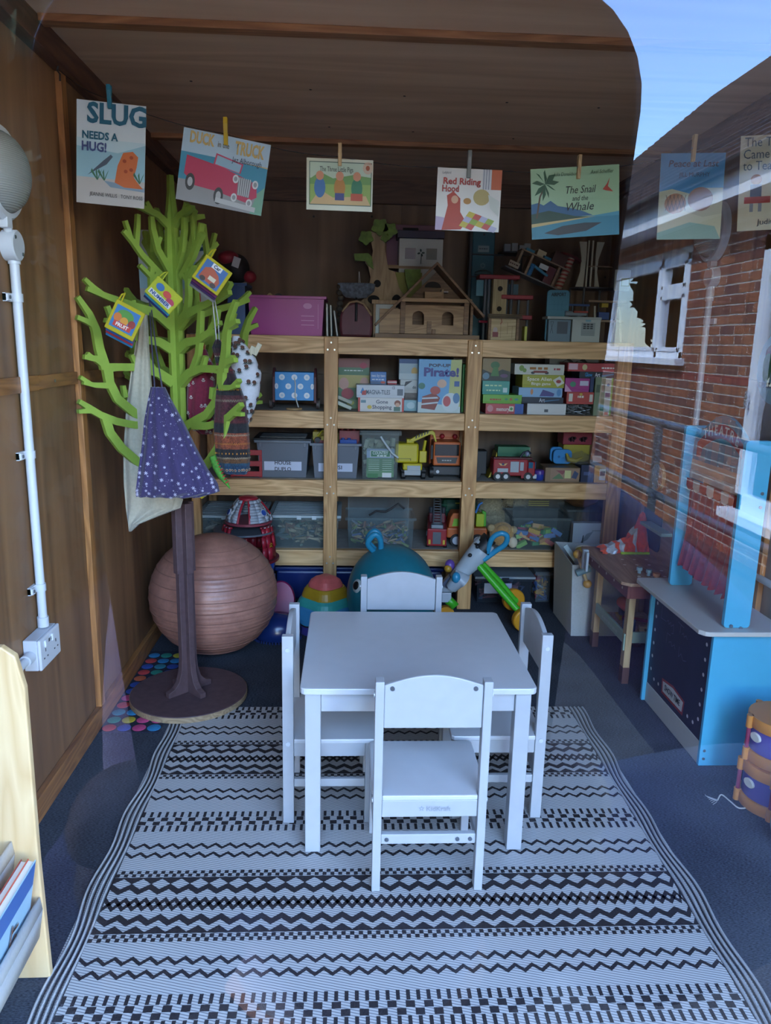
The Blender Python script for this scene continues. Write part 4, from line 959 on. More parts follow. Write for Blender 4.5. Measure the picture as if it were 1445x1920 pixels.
# the string
pts = [atX(110, 131, XL+.03)] + [Vector(p) for p in str_pts] + [Vector((XR-.03, BY, 2.16))]
sg = thing('hanging_string', 'thin dark string strung across the room from wall to wall holding the covers', 'string', pts[0])
fine = []
for a_, c_ in zip(pts, pts[1:]):
    for i in range(6): k = i/6; fine.append(a_.lerp(c_, k) - Vector((0, 0, .012*math.sin(PI*k))) + Vector((0, .0015, 0)))
fine.append(pts[-1])
MB().tube([p - pts[0] for p in fine], .0013, 5).build('cord', mat('#2b2320', .8), sg)
MB().tube([(.002, 0, .02), (-.006, .004, 0), (.004, -.004, -.012), (.001, .002, -.03)], .003, 6).build('knot', mat('#2b2320', .8), sg)
# a second teal-lettered print behind the tree stand, pinned above the top shelf
t, f, w, h = card('book_cover', 'teal lettered print hanging behind the green tree branches', (262, 430), (392, 434), (388, 568), (258, 568), '#b9c3c9', 3.1)
a = Art(f); a.rect(-w/2, -h/2, w/2, -h*.3, ink('#a9a6a4')); a.p([(-w/2, -h*.3), (w/2, -h*.3), (w/2, h*.1), (-w/2, -h*.05)], ink('#8fb0c0')); a.build(t)
letter(t, 'SLUG', f, (w*.08, h*.33), h*.22, ink('#28506f'), width=w*.84, bold=.05); letter(t, 'NEEDS A', f, (-w*.14, h*.10), h*.085, ink('#28506f'), width=w*.52, bold=.05)
# ================================================================== right side: theatre, work bench, fabric bin, drums
TB = mat('#4fb0d4', .4, 0, .02, 20, .02); CRM = mat('#c8c4bc', .45); CHK = mat('#23273a', .55, 0, .1, 12, .15); RED = mat('#a3282c', .6); DK = mat('#26282c', .5)
TZ = .505
th = thing('puppet_theatre', 'sky blue wooden puppet theatre with red curtain and chalkboard front beside the right wall', 'toy theatre', (1.33, 2.56, 0))
def inT(b, name, m, parent=None, **k):
    o = b.build(name, m, parent or th, **k)
    if parent is None: o.location = (-1.33, -2.56, 0)
    return o
ya, yb2, xa, xb = 2.306, 2.815, 1.217, 1.452
inT(MB().box(xa, xb, ya, ya+.016, .003, TZ-.016), 'side_panel', TB, bevel=.002)
inT(MB().box(xa-.012, xb, yb2-.016, yb2, .003, TZ-.016), 'side_panel', TB, bevel=.002)
cp = inT(MB().box(xa+.004, xa+.016, ya+.0165, yb2-.0165, .085, TZ-.0165), 'chalkboard', CHK)
inT(MB().box(xa+.002, xa+.018, ya+.0165, yb2-.0165, .003, .0845), 'plinth_board', CRM, bevel=.001)
b = MB(); b.prism([(xa-.05, yb2+.05), (xa-.06, yb2+.03), (xa-.06, ya-.01), (xa-.045, ya-.03), (xa-.03, ya-.035), (xb+.005, ya-.035), (xb+.005, yb2+.05)], TZ-.016, TZ, 'Z'); inT(b, 'counter_top', CRM, bevel=.003)
# chalk marks, dotted border and the show-time plate on the chalkboard (faces -X)
fr = ((xa+.004, (ya+yb2)/2, .29), (0, -1, 0), (0, 0, 1)); bw2, bh2 = (yb2-ya)/2-.02, .195
a = Art(fr); DOT = mat('#d8d4cc', .5)
for i in range(9):
    a.oval(-bw2+.06+i*(2*bw2-.12)/8, bh2-.03, .007, .007, DOT, 12)
    if i not in (3, 4, 5): a.oval(-bw2+.06+i*(2*bw2-.12)/8, -bh2+.03, .007, .007, DOT, 12)
for i in range(6):
    for s in (-1, 1): a.oval(s*(bw2-.025), -bh2+.06+i*.055, .007, .007, DOT, 12)
a.p([(-.095, -bh2+.012), (.095, -bh2+.012), (.10, -bh2+.07), (.0, -bh2+.084), (-.10, -bh2+.07)], mat('#9c3a34', .5))
a.p([(-.085, -bh2+.022), (.085, -bh2+.022), (.09, -bh2+.062), (.0, -bh2+.074), (-.09, -bh2+.062)], mat('#d6d2c8', .5))
CK = mat('#77798a', .9)
a.build(th, 'front_print').location = (-1.33, -2.56, 0)
o = letter(th, 'SHOW TIME', fr, (0, -bh2+.046), .022, DK, width=.135, bold=.03); o.location = (-1.33, -2.56, 0)
a = Art(fr, .0008); CK = mat('#63667a', .9)
for ln in ([(-.165, .145), (-.168, .095), (-.12, .098)], [(-.115, .10), (-.10, .11), (-.095, .095), (-.08, .11), (-.075, .095), (-.055, .11), (-.05, .075), (-.065, .072)], [(-.02, .135), (.03, .13)], [(.005, .132), (.003, .098)], [(.02, .10), (.03, .11), (.04, .098), (.055, .11), (.065, .098)],
           [(-.10, .06), (-.10, .02)], [(-.10, .06), (-.07, .06)], [(-.08, .03), (-.06, .04), (-.05, .025), (-.03, .04), (-.02, .025)], [(.01, .05), (.012, .01), (.03, .03), (.05, .012), (.075, .02)]): a.line(ln, .0028, CK)
a.build(th, 'chalk_writing').location = (-1.33, -2.56, 0)
# posts and arch
for y in (ya+.004, yb2-.05):
    px0 = 1.247 if y < 2.5 else 1.256
    b = MB(); b.prism(rrect(px0, px0+.088, TZ+.001, 1.128, .012, 4), y, y+.018, 'Y'); inT(b, 'post', TB, bevel=.001)
xm = 1.290; y0, y1 = ya+.024, yb2-.052
arch = [(y0, .965), (y1, .965), (y1, 1.07)] + [(y1 - (y1-y0)*i/16, 1.07 + .115*math.sin(PI*i/16)) for i in range(1, 16)] + [(y0, 1.07)]
ar = inT(MB().prism(arch, xm, xm+.012, 'X'), 'arch_board', mat('#2f8aa6', .4), bevel=.001)
fa = ((xm, (y0+y1)/2, 1.07), (0, -1, 0), (0, 0, 1)); hw_ = (y1-y0)/2
a = Art(fa)
for k in range(-4, 5):
    if k % 2 == 0: continue
    x = k*hw_/4.6; zt2 = .115*math.sin(PI*(x+hw_)/(2*hw_)) - .004; a.rect(x-hw_/9, -.10, x+hw_/9, zt2, mat('#5f8f9f', .4))
bn = [(-hw_*.86, -.052)] + [(-hw_*.86 + hw_*1.72*i/12, .0 + .085*math.sin(PI*i/12)) for i in range(13)] + [(hw_*.86, -.052), (hw_*.70, -.052), (hw_*.66, -.02)] + [(hw_*.62 - hw_*1.24*i/12, -.01 + .045*math.sin(PI*i/12)) for i in range(13)] + [(-hw_*.66, -.02), (-hw_*.70, -.052)]
a.p(bn, RED); a.rect(-hw_, -.105, hw_, -.065, mat('#d0b9a0', .5))
a.build(th, 'arch_print').location = (-1.33, -2.56, 0)
for i, ch in enumerate('THEATRE'):
    u_ = (i-3)/3.4; o = letter(th, ch, fa, (u_*hw_*.60 - .012, .060 - .028*u_*u_), .034, mat('#e2ded6', .5), bold=.03, rot=R(-16*u_)); o.location = (-1.33, -2.56, 0)
inT(MB().box(xm-.004, xm+.016, y0, y1, .935, .966), 'curtain_rail', CRM, bevel=.002)
# striped awning valance
for k in range(8):
    yA = y1 - (y1-y0)*k/8; yB_ = y1 - (y1-y0)*(k+1)/8
    sc = [(yA, .932), (yA, .905)] + [(yA + (yB_-yA)*i/6, .905 - .016*math.sin(PI*i/6)) for i in range(1, 6)] + [(yB_, .905), (yB_, .932)]
    inT(MB().prism(sc, xm-.012, xm-.008, 'X'), 'awning_scallop', RED if k % 2 == 0 else mat('#d5d0c6', .6))
# gathered curtain
b = MB(); ny, nz2 = 60, 8
def cur(i, j):
    t = i/ny; z = .925 - (.925-.60)*j/nz2; z -= .012*abs(math.sin(t*PI*9))*(j/nz2)
    return (xm+.006 - .014*(j/nz2)*math.sin(t*PI*16) - .035*(j/nz2)**2*(1-t*.6), y0 + .002 + (y1-y0-.004)*t + .02*(j/nz2)*(1 if t > .5 else .4), z)
for i in range(ny):
    for j in range(nz2):
        b.add([cur(i, j), cur(i+1, j), cur(i+1, j+1), cur(i, j+1)], [(0, 1, 2, 3)])
inT(b, 'curtain', mat('#9c3230', .8, 0, .2, 90, .12, 1, .3), smooth=80)
b = MB()
for px, py in ((1370, 1162), (1388, 1166)): 
    q = atY(px, py+12, ya); b.cyl((q.x, ya, q.z), (q.x, ya-.003, q.z), .006, n=12)
for z in (.06, .03): b.cyl((1.232, ya, z), (1.232, ya-.002, z), .005, n=12)
for z in (.96, .915): b.cyl((1.318, ya+.004, z), (1.318, ya+.001, z), .0055, n=12)
inT(b, 'screw', mat('#8f9aa5', .3, .8), smooth=40)
# ---------------------------------------------------------------- work bench
WB = wood('#96755a', '#b08f70', 'Y', 1.2, .5); WL = wood('#a98a62', '#c9ac80', 'Z', 1.2, .5); RB = mat('#7a4238', .5); SAGE = mat('#9fb3a2', .5)
BZ = .475
wbn = thing('toy_workbench', 'wooden toy work bench with pegboard top and chalkboard back beside the right wall', 'toy bench', (1.27, 3.15, 0))
def inW(b, name, m, **k):
    o = b.build(name, m, wbn, **k); o.location = (-1.27, -3.15, 0); return o
bx0, bx1, by0, by1 = 1.118, 1.445, 2.875, 3.455
b = MB(); b.prism([(bx0, by1), (bx0, by0+.03), (bx0+.03, by0), (bx1, by0), (bx1, by1)], BZ-.014, BZ, 'Z'); inW(b, 'bench_top', WB, bevel=.002)
inW(MB().box(bx0+.03, bx0+.042, by0+.03, by1-.03, BZ-.075, BZ-.0145), 'front_apron', RB, bevel=.001)
inW(MB().box(bx0+.043, bx1-.02, by0+.03, by0+.042, BZ-.075, BZ-.0145), 'side_apron', RB, bevel=.001)
inW(MB().box(bx0+.043, bx1-.02, by1-.042, by1-.03, BZ-.075, BZ-.0145), 'side_apron', RB, bevel=.001)
for x in (bx0+.075, bx1-.045):
    for y in (by0+.10, by1-.075):
        lg = inW(MB().box(x-.014, x+.014, y-.02, y+.02, .06 if False else .002, BZ-.0145), 'leg', WL, bevel=.002)
        inW(MB().box(x-.0145, x+.0145, y-.0205, y+.0205, .001, .075), 'leg_foot', mat('#5a3a32', .5))
inW(MB().box(bx0+.06, bx0+.072, by0+.12, by1-.10, .175, .225), 'tray_board', SAGE, bevel=.002)
inW(MB().box(bx0+.073, bx1-.03, by0+.105, by0+.117, .175, .225), 'tray_board', SAGE, bevel=.002)
inW(MB().box(bx0+.055, bx0+.062, by0+.085, by0+.098, .150, .225), 'tray_bracket', SAGE, bevel=.002)
inW(MB().box(bx0+.073, bx1-.03, by0+.12, by1-.10, .172, .180), 'tray_floor', WL)
frT = ((bx0+.066-.0062, (by0+by1)/2, .20), (0, -1, 0), (0, 0, 1))
o = letter(wbn, '~7', frT, (.02, 0), .022, mat('#b5c5b6', .6), width=.2); o.location = (-1.27, -3.15, 0)
b = MB()
for i in range(5):
    for j in range(3): b.cyl((bx0+.10+j*.055+(i % 2)*.02, by0+.10+i*.085, BZ+.0002), (bx0+.10+j*.055+(i % 2)*.02, by0+.10+i*.085, BZ+.0008), .007, n=10)
inW(b, 'peg_hole', mat('#d9cbb0', .6))
b = MB()
for i in range(5): b.cyl((bx0+.0295, by0+.09+i*.1, BZ-.045), (bx0+.0285, by0+.09+i*.1, BZ-.045), .006, n=10)
inW(b, 'apron_hole', mat('#d0b8a0', .6))
for x, y, c, r in ((1.235, 3.02, '#8fa09c', .012), (1.262, 2.985, '#8fa09c', .012), (1.275, 2.935, '#c98a52', .015)):
    inW(MB().lathe([(r*.6, 0), (r*.6, .012), (r, .013), (r, .026), (.0001, .026)], 16, (x, y, BZ+.0009)), 'wooden_peg', mat(c, .5), smooth=40)
# upright back along the wall, with chalkboard, clock and little shelf
bz1 = .87
bk_ = [(by0+.10, BZ+.001), (by1+.02, BZ+.001), (by1+.02, .78), (by1-.01, bz1-.03), (by1-.07, bz1), (by0+.20, bz1), (by0+.10, bz1-.07)]
inW(MB().prism(bk_, 1.400, 1.414, 'X'), 'back_panel', WB, bevel=.002)
inW(MB().prism(rrect(by1-.235, by1-.03, BZ+.03, .775, .03, 4), 1.396, 1.3995, 'X'), 'chalkboard', CHK)
ck = (by1-.16, .845)
inW(MB().cyl((1.385, ck[0], ck[1]), (1.3995, ck[0], ck[1]), .062, n=32), 'clock_edge', wood('#b39468', '#d4b88c', 'Z', 2), smooth=40)
inW(MB().cyl((1.3835, ck[0], ck[1]), (1.3848, ck[0], ck[1]), .056, n=32), 'clock_face', mat('#a9a9ac', .5), smooth=40)
fc = ((1.3835, ck[0], ck[1]), (0, -1, 0), (0, 0, 1)); a = Art(fc)
a.line([(0, 0), (0, .028)], .004, DK); a.line([(0, 0), (-.014, .008)], .005, mat('#e8e4da', .5))
for k in range(12): a.oval(.046*math.sin(k*PI/6), .046*math.cos(k*PI/6), .003, .003, DK, 8)
a.build(wbn, 'clock_print').location = (-1.27, -3.15, 0)
inW(MB().box(1.345, 1.3955, by1-.36, by1-.12, .615, .630), 'tool_shelf', SAGE, bevel=.002)
inW(MB().cyl((1.38, by1-.28, .80), (1.3995, by1-.28, .80), .010), 'peg', mat('#a9a39a', .5), smooth=40)
# vice handle on the front corner
for dy in (0, .05): inW(MB().box(bx0-.022, bx0+.004 if dy else bx0-.010, by1-.16+dy, by1-.14+dy, BZ-.08, BZ+.012), 'vice_jaw', mat('#aab4bb', .5), bevel=.003)
# toys on the bench tray
def toy(name, label, cat, loc, build, rotz=0, group=None):
    t = thing(name, label, cat, loc, rotz, group); build(t); return t
def drill(t):
    O = mat('#c85a2a', .4); b = MB(); b.T = Matrix.Rotation(R(90), 4, 'X'); b.lathe([(.02, -.05), (.027, -.04), (.027, .02), (.018, .04), (.008, .06), (.0001, .062)], 18, (0, .075, 0)); b.build('drill_body', O, t, smooth=40)
    MB().box(-.014, .014, .012, .042, 0, .065).build('grip', DK, t, bevel=.004); MB().box(-.022, .022, .0, .055, -.001, .018).build('battery', mat('#c9a82a', .5), t, bevel=.003)
toy('toy_drill', 'orange toy drill with black grip on the bench tray', 'toy tool', (1.275, 3.24, .182), drill)
def bolt(t):
    MB().cyl((0, 0, 0), (0, 0, .055), .028, n=24).build('disc_body', mat('#2f5a8a', .4), t, smooth=40); MB().cyl((0, 0, .0551), (0, 0, .065), .012, n=6).build('nut', mat('#c9a82a', .4), t)
toy('toy_bolt', 'dark blue toy bolt lying on the bench tray', 'toy tool', (1.245, 3.10, .181), bolt)
def plank(t):
    for z in (0, .03):
        MB().box(-.012, .012, -.10, .10, z, z+.026).build('slat', wood('#9d805c', '#c4a77c', 'Y', 2), t, bevel=.002)
        b = MB()
        for i in range(4): b.cyl((-.0121, -.075+i*.05, z+.013), (-.0128, -.075+i*.05, z+.013), .006, n=12)
        b.build('bolt_hole', mat('#4a4038', .7), t)
toy('toy_plank', 'pale wooden toy planks with bolt holes on the bench tray', 'toy tool', (1.36, 3.01, .181), plank, R(80))
def hammer(t):
    MB().cyl((0, -.08, .012), (0, .08, .012), .008, n=10).build('handle', mat('#a02f3a', .5), t, smooth=40); MB().cyl((-.03, .085, .016), (.03, .085, .016), .016, n=14).build('head', mat('#8a3a4a', .4), t, smooth=40)
toy('toy_hammer', 'red toy hammer lying across the bench tray', 'toy tool', (1.36, 3.20, .182), hammer, R(60))
# hi-vis vest bundled on the bench end
vs_ = thing('high_visibility_vest', 'crumpled orange vest with silver reflective bands on the bench end', 'vest', (1.29, 3.37, BZ))
def heap(name, m, pts, r, parent):
    b = MB()
    for (x, y, z, sx, sy, sz) in pts: b.ball((x, y, z), 1, 16, 10, sx=sx, sy=sy, sz=sz)
    return b.build(name, m, parent, smooth=70)
OR = mat('#d9502a', .8, 0, .35, 60, .12, 1, .2); SV = mat('#c6ccd4', .35, .2, .2, 60, .1); LM = mat('#a9c832', .7)
b = MB(); nx = 26
prof = [(.0, .012), (.1, .03), (.2, .028), (.3, .04), (.42, .05), (.55, .062), (.66, .085), (.74, .12), (.80, .165), (.86, .172), (.92, .15), (1, .03)]
def hz(t):
    for (a, za), (c, zc) in zip(prof, prof[1:]):
        if a <= t <= c: return za + (zc-za)*(t-a)/(c-a)
    return .02
for i in range(nx):
    t0, t1 = i/nx, (i+1)/nx; b.mi = 1 if (int(t0*11) in (1, 2, 4, 7)) else 0
    if t0 > .8: b.mi = 0
    rows = []
    for t in (t0, t1):
        z = hz(t); x = -.115 + .225*t; ring = []
        for k in range(9): 
            an = PI*k/8; ring.append((x + .006*math.sin(k*2.1+t*20), -.05*math.cos(an)*(1 + .2*math.sin(t*31)), .002 + z*math.sin(an)*(1 + .12*math.sin(k*3+t*17))))
        rows.append(ring)
    for k in range(8): b.add([rows[0][k], rows[0][k+1], rows[1][k+1], rows[1][k]], [(0, 1, 2, 3)])
b.build('vest_cloth', [OR, SV], vs_, smooth=60)
MB().box(-.03, .105, -.062, -.050, .001, .012).build('lime_edge', LM, vs_, bevel=.003)
# ---------------------------------------------------------------- pale fabric bin with toys
GB = mat('#b4b7b6', .9, 0, .2, 120, .06, 1, .2)
fb = thing('fabric_bin', 'tall pale grey fabric storage bin full of toys beside the work bench', 'storage bin', (1.27, 3.66, 0))
b = MB(); X0, X1, Y0, Y1, hz_ = -.155, .165, -.165, .17, .385
b.add([(X0, Y0, .002), (X1, Y0, .002), (X1, Y1, .002), (X0, Y1, .002), (X0-.022, Y0-.006, hz_-.015), (X1+.01, Y0-.01, hz_+.005), (X1+.01, Y1, hz_), (X0-.018, Y1+.006, hz_+.012)],
      [(3, 2, 1, 0), (0, 1, 5, 4), (1, 2, 6, 5), (2, 3, 7, 6), (3, 0, 4, 7)])
o = b.build('bin_fabric', GB, fb); s_ = o.modifiers.new('thick', 'SOLIDIFY'); s_.thickness = .006
def boat(t):
    b = MB(); b.lathe([(.0001, 0), (.035, .0), (.06, .03), (.068, .075), (.062, .075), (.05, .03), (.0001, .015)], 20); b.build('cup', mat('#c2a52a', .45), t, smooth=40)
    MB().lathe([(.069, .07), (.073, .075), (.069, .08)], 24).build('cup_rim', mat('#d8d2c0', .5), t, smooth=40)
t = toy('toy_bowl', 'yellow toy bowl poking out of the fabric bin', 'toy', (1.19, 3.60, .335), boat); t.rotation_euler = (R(-35), R(30), 0)
def stick(t):
    MB().cyl((0, 0, 0), (0, 0, .16), .008, n=12).build('rod', wood('#b99a6a', '#d8bd92', 'Z', 3), t, smooth=40)
    for z in (0, .16): MB().ball((0, 0, z), .021, 16, 10).build('bead', mat('#cf9a4a', .4), t, smooth=60)
    MB().cyl((-.035, 0, .07), (.035, 0, .07), .017, n=16).build('roller', mat('#6f8f98', .4), t, smooth=40)
t = toy('toy_baton', 'wooden toy baton with orange bead ends over the bin rim', 'toy', (1.165, 3.46, .285), stick); t.rotation_euler = (R(0), R(-22), 0)
def slat(t): MB().box(-.012, .012, -.004, .004, 0, .12).build('board', mat('#9fb0b6', .5), t, bevel=.002)
t = toy('toy_lath', 'grey blue wooden strip standing in the fabric bin', 'toy', (1.145, 3.56, .355), slat); t.rotation_euler = (0, R(-38), 0)
t = toy('toy_lath', 'short pale blue block hooked on the bin side by the bench', 'toy', (1.225, 3.56, .33), slat); t.rotation_euler = (0, R(4), 0)
# ---------------------------------------------------------------- stacked toy drums
PU = mat('#5a4f96', .4); OG = mat('#c98438', .4); MR = mat('#8a2f4a', .45)
def drum(label, z0, rz, cx, cy):
    t = thing('toy_drum', label, 'toy drum', (cx, cy, z0), rz, 'stacked toy drums'); r, hh = .098, .148
    MB().lathe([(.0001, .004), (r-.004, .004), (r-.004, hh-.004), (.0001, hh-.004)], 36).build('shell', PU, t, smooth=40)
    b = MB(); b.lathe([(r-.001, .068), (r-.001, .076)], 36); 
    for z, zz in ((0, .036), (hh-.036, hh)): MB().lathe([(r-.012, z), (r+.003, z), (r+.005, z+.004), (r+.005, zz-.004), (r+.003, zz), (r-.012, zz)], 36).build('hoop', OG, t, smooth=40)
    MB().lathe([(.0001, hh-.006), (r-.011, hh-.006), (r-.011, hh-.003), (.0001, hh-.003)], 36).build('drum_head', mat('#9fb4ac', .4), t, smooth=40)
    for k in range(5):
        an = 2*PI*k/5; x, y = (r+.008)*math.cos(an), (r+.008)*math.sin(an)
        MB().cyl((x, y, .03), (x, y, hh-.03), .0065, n=12).build('rod', MR, t, smooth=40)
        for z0_, z1_ in ((-.0 if z0 > .1 else 0, .040), (hh-.040, hh)): MB().cyl((x, y, z0_), (x, y, z1_), .0105, n=12).build('lug', OG, t, smooth=40)
    an = R(190) - rz; q = ((r-.001)*math.cos(an), (r-.001)*math.sin(an))
    b = MB(); b.T = Matrix.Translation((q[0], q[1], .085)) @ Matrix.Rotation(an, 4, 'Z') @ Matrix.Rotation(R(90), 4, 'Y'); b.lathe([(.0001, .003), (.016, .003), (.018, .001), (.018, -.004)], 20, (0, 0, 0), .8, 1.2); b.build('badge', mat('#d9d4c8', .4), t, smooth=40)
    return t
drum('purple and orange toy drum standing on the carpet under another drum', .002, R(20), 1.355, 2.085)
drum('purple and orange toy drum stacked on top, with pale green skin', .1525, R(32), 1.362, 2.095)
# green bag and pink tube at the frame edge, cord
gb = thing('green_bag', 'dark green fabric bag slumped beside the toy drums', 'bag', (1.33, 1.87, 0))
b = MB(); b.lathe([(.0001, .002), (.10, .004), (.115, .06), (.11, .15), (.095, .22), (.06, .262), (.02, .275), (.0001, .272)], 28, sx=.85, sy=.75); b.build('bag_cloth', mat('#3f6a4a', .75, 0, .4, 25, .2, 1, .2), gb, smooth=60)
pk = thing('pink_tube', 'pink ribbed plastic tube leaning behind the green bag', 'toy', (1.44, 1.93, .0))
MB().cyl((-.02, 0, .003), (.005, 0, .42), .019, .016, 16).build('tube_body', mat('#a85a72', .45), pk, smooth=40)
MB().cyl((-.006, 0, .25), (-.0045, 0, .275), .021, n=16).build('ring', mat('#8a3550', .45), pk, smooth=40)
cp_ = [atZ(*q, .004) for q in ((1345, 1500), (1352, 1490), (1368, 1502), (1385, 1515), (1405, 1512), (1415, 1500))] + [Vector((1.335, 2.035, .03)), Vector((1.325, 1.985, .10))]
cp_ = [Vector((min(p.x, 1.33), p.y, p.z)) for p in cp_]
sc_ = thing('white_cord', 'thin white cord trailing over the carpet from the green bag', 'cord', cp_[0])
MB().tube(curve_pts([p - cp_[0] for p in cp_]), .0022, 6).build('cord_strand', mat('#c9c4bc', .8), sc_, smooth=60)
b = MB()
for k in range(7): b.tube([(0, 0, 0), (-.01 - .003*k, -.012 + .006*k, 0), (-.026, -.022 + .009*k, -.001)], .0009, 4)
b.build('tassel', mat('#b9b4b0', .9), sc_)
# right wall: light, conduit, horizontal pipe, round plaque
lz = atX(1330, 440, XR).z
lr = thing('wall_light', 'round bulkhead light on the right wall seen through the brick reflection', 'light', (XR, 3.16, lz))
b = MB(); b.T = Matrix.Rotation(R(-90), 4, 'Y'); b.lathe([(.0001, .001), (.118, .001), (.118, .02), (.110, .03), (.098, .032), (.098, .02)], 40); b.build('rim', PVC, lr, smooth=35)
b = MB(); b.T = Matrix.Rotation(R(-90), 4, 'Y'); b.lathe([(.097*math.cos(q), .022 + .062*math.sin(q)) for q in [PI/2*i/10 for i in range(10)]] + [(.0001, .084)], 40); b.build('glass_dome', ribbed(), lr, smooth=60)
b = MB(); b.T = Matrix.Translation((0, -.035, -.175)) @ Matrix.Rotation(R(-90), 4, 'Y'); b.lathe([(.0001, .001), (.04, .001), (.04, .033), (.036, .036), (.0001, .036)], 28); b.build('junction_box', PVC, lr, smooth=35)
MB().box(-.03, -.004, -.04, -.005, -.135, -.115).build('hinge', PVC, lr, bevel=.002)
zc0 = .56
cr = thing('electrical_conduit', 'white conduit pipe running down the right wall behind the theatre', 'conduit', (XR, 3.125, zc0))
MB().cyl((-.018, 0, 0), (-.018, 0, lz-.21-zc0), .0125, n=18).build('pipe', PVC, cr, smooth=40)
MB().cyl((-.018, 0, lz-.27-zc0), (-.018, 0, lz-.21-zc0), .016, n=18).build('coupler', PVC, cr, smooth=40)
z = atX(1365, 601, XR).z - zc0
b = MB(); b.cyl((-.018, 0, z-.011), (-.018, 0, z+.011), .0155, n=18); b.box(-.012, -.001, -.05, 0, z-.011, z+.011); b.build('saddle_clip', PVC, cr, smooth=40)
hp = thing('wall_pipe', 'white horizontal pipe low on the right wall behind the theatre', 'conduit', (XR, 2.2, .62))
MB().cyl((-.018, -1.0, 0), (-.018, .66, 0), .0125, n=18).build('pipe', PVC, hp, smooth=40)
q = atX(1447, 690, XR-.006)
pq = thing('round_plaque', 'round pale blue plaque with a printed animal picture on the right wall', 'plaque', (XR-.001, q.y-.03, q.z))
b = MB(); b.cyl((0, 0, 0), (-.006, 0, 0), .125, n=40); b.build('disc', mat('#7fb0c8', .3), pq, smooth=40)
a = Art(((-.006, 0, 0), (0, -1, 0), (0, 0, 1))); a.oval(-.02, .045, .06, .04, mat('#6a3a34', .5)); a.oval(-.06, -.0, .03, .05, mat('#3f7a52', .5)); a.build(pq)
letter(pq, '~3', ((-.006, 0, 0), (0, -1, 0), (0, 0, 1)), (-.03, -.06), .03, NAVY)
# ================================================================== things on the shelves
FY = SY + .050                                     # usual front of the things
def span(x0, x1, yt, Y, Z, yb=None):
    ym = (yt + (yb or yt))/2
    l, r_ = atY(x0, ym, Y).x, atY(x1, ym, Y).x
    return (l+r_)/2, r_-l, atY((x0+x1)/2, yt, Y).z - Z
def gbox(label, x0, x1, yt, yb, Z, depth, col, txt=(), art=None, Y=FY, snap=True, name='game_box', cat='box', lidc=None, group=None, rotz=0, seam=True):
    """a cardboard game box: tray, lid that slips over it, printed front edge; returns its top height"""
    xc, w, h = span(x0, x1, yt, Y, Z, yb)
    t = thing(name, label, cat, (xc, Y + depth/2, Z + .0004), rotz, group or 'boxed games on the shelves')
    if seam and h < .12:
        MB().box(-w/2+.0012, w/2-.0012, -depth/2+.0012, depth/2-.0012, 0, h*.5).build('tray', mat(lidc or col, .5), t)
        pp = MB().box(-w/2, w/2, -depth/2, depth/2, h*.18, h-.0006).build('lid', mat(col, .38), t, bevel=.0012)
    else:
        pp = MB().box(-w/2, w/2, -depth/2, depth/2, 0, h-.0006).build('carton', mat(col, .38), t, bevel=.0012)
        MB().box(-w/2+.002, w/2-.002, -depth/2+.002, depth/2-.002, h-.0006, h-.0002).build('flap', mat(col, .5), t)
    f = ((0, -depth/2, h/2), (1, 0, 0), (0, 0, 1))
    if art:
        a = Art(f); art(a, w, h); a.build(pp)
    for s in txt:
        body, u, v, hh, ww, c = s[:6]
        letter(pp, body, f, (u*w, v*h), hh*h, ink(c), width=ww*w, bold=s[6] if len(s) > 6 else .02, lift=.0030)
    return Z + h
def stripes(*rows):
    def fn(a, w, h):
        for x0, y0, x1, y1, c in rows: a.rect(x0*w, y0*h, x1*w, y1*h, ink(c))
    return fn
def multi(*items):
    """('r', x0,y0,x1,y1,c) rectangles and ('o', cx,cy,rx,ry,c) ovals in fractions of the face"""
    def fn(a, w, h):
        for it in items:
            if it[0] == 'r': a.rect(it[1]*w, it[2]*h, it[3]*w, it[4]*h, ink(it[5]))
            elif it[0] == 'o': a.oval(it[1]*w, it[2]*h, it[3]*w, it[4]*h, ink(it[5]))
            else: a.p([(x*w, y*h) for x, y in it[1]], ink(it[2]))
    return fn
# ---- second shelf, middle bay
gbox('green craft kit carton with a photo window beside the shelf post', 634, 692, 672, 770, Z2, .07, '#3f6b3c', [('~6', 0, .26, .03, .6, '#dfe8d8')], multi(('r', -.5, .32, .5, .5, '#8a4a3c'), ('o', .3, .36, .12, .06, '#a8283a'), ('r', -.5, -.08, .5, .17, '#b9a860'), ('o', -.32, .0, .16, .12, '#c99a86'), ('o', .34, .02, .14, .11, '#c99a86'), ('o', -.2, -.2, .2, .11, '#a83a40'), ('r', -.5, -.5, .3, -.32, '#7f9a6a'), ('o', -.1, -.38, .12, .05, '#c9c05a')), Y=4.10)
def pack(t):
    for k in range(2):
        b = MB(); b.xf((0, 0, .012 + k*.028), (0, R(22), R(12*k))); b.box(-.05, .05, -.018, .018, -.010, .010); b.build('sachet', mat('#8f9a90', .25, .3), t, bevel=.002)
toy('foil_packet', 'silvery green foil packets leaning against the shelf post', 'packet', (-.032, 3.972, Z2+.02), pack)
z = gbox('white game box with red ends and a shopping child picture', 671, 757, 746, 774, Z2, .2, '#d9d6d0', [('Gone', .02, .2, .26, .26, '#3a3d52'), ('Shopping', .02, -.18, .26, .42, '#3a3d52')],
     multi(('r', -.5, -.5, -.455, .5, '#c23f33'), ('r', .455, -.5, .5, .5, '#c23f33'), ('o', -.25, -.18, .05, .14, '#d2b53a'), ('o', .36, .12, .07, .22, '#8a4a30'), ('o', .36, .0, .05, .16, '#d9a98a'), ('r', .28, -.45, .42, -.14, '#5a7a6a'), ('r', -.44, .12, -.33, .32, '#6f8f9a')))
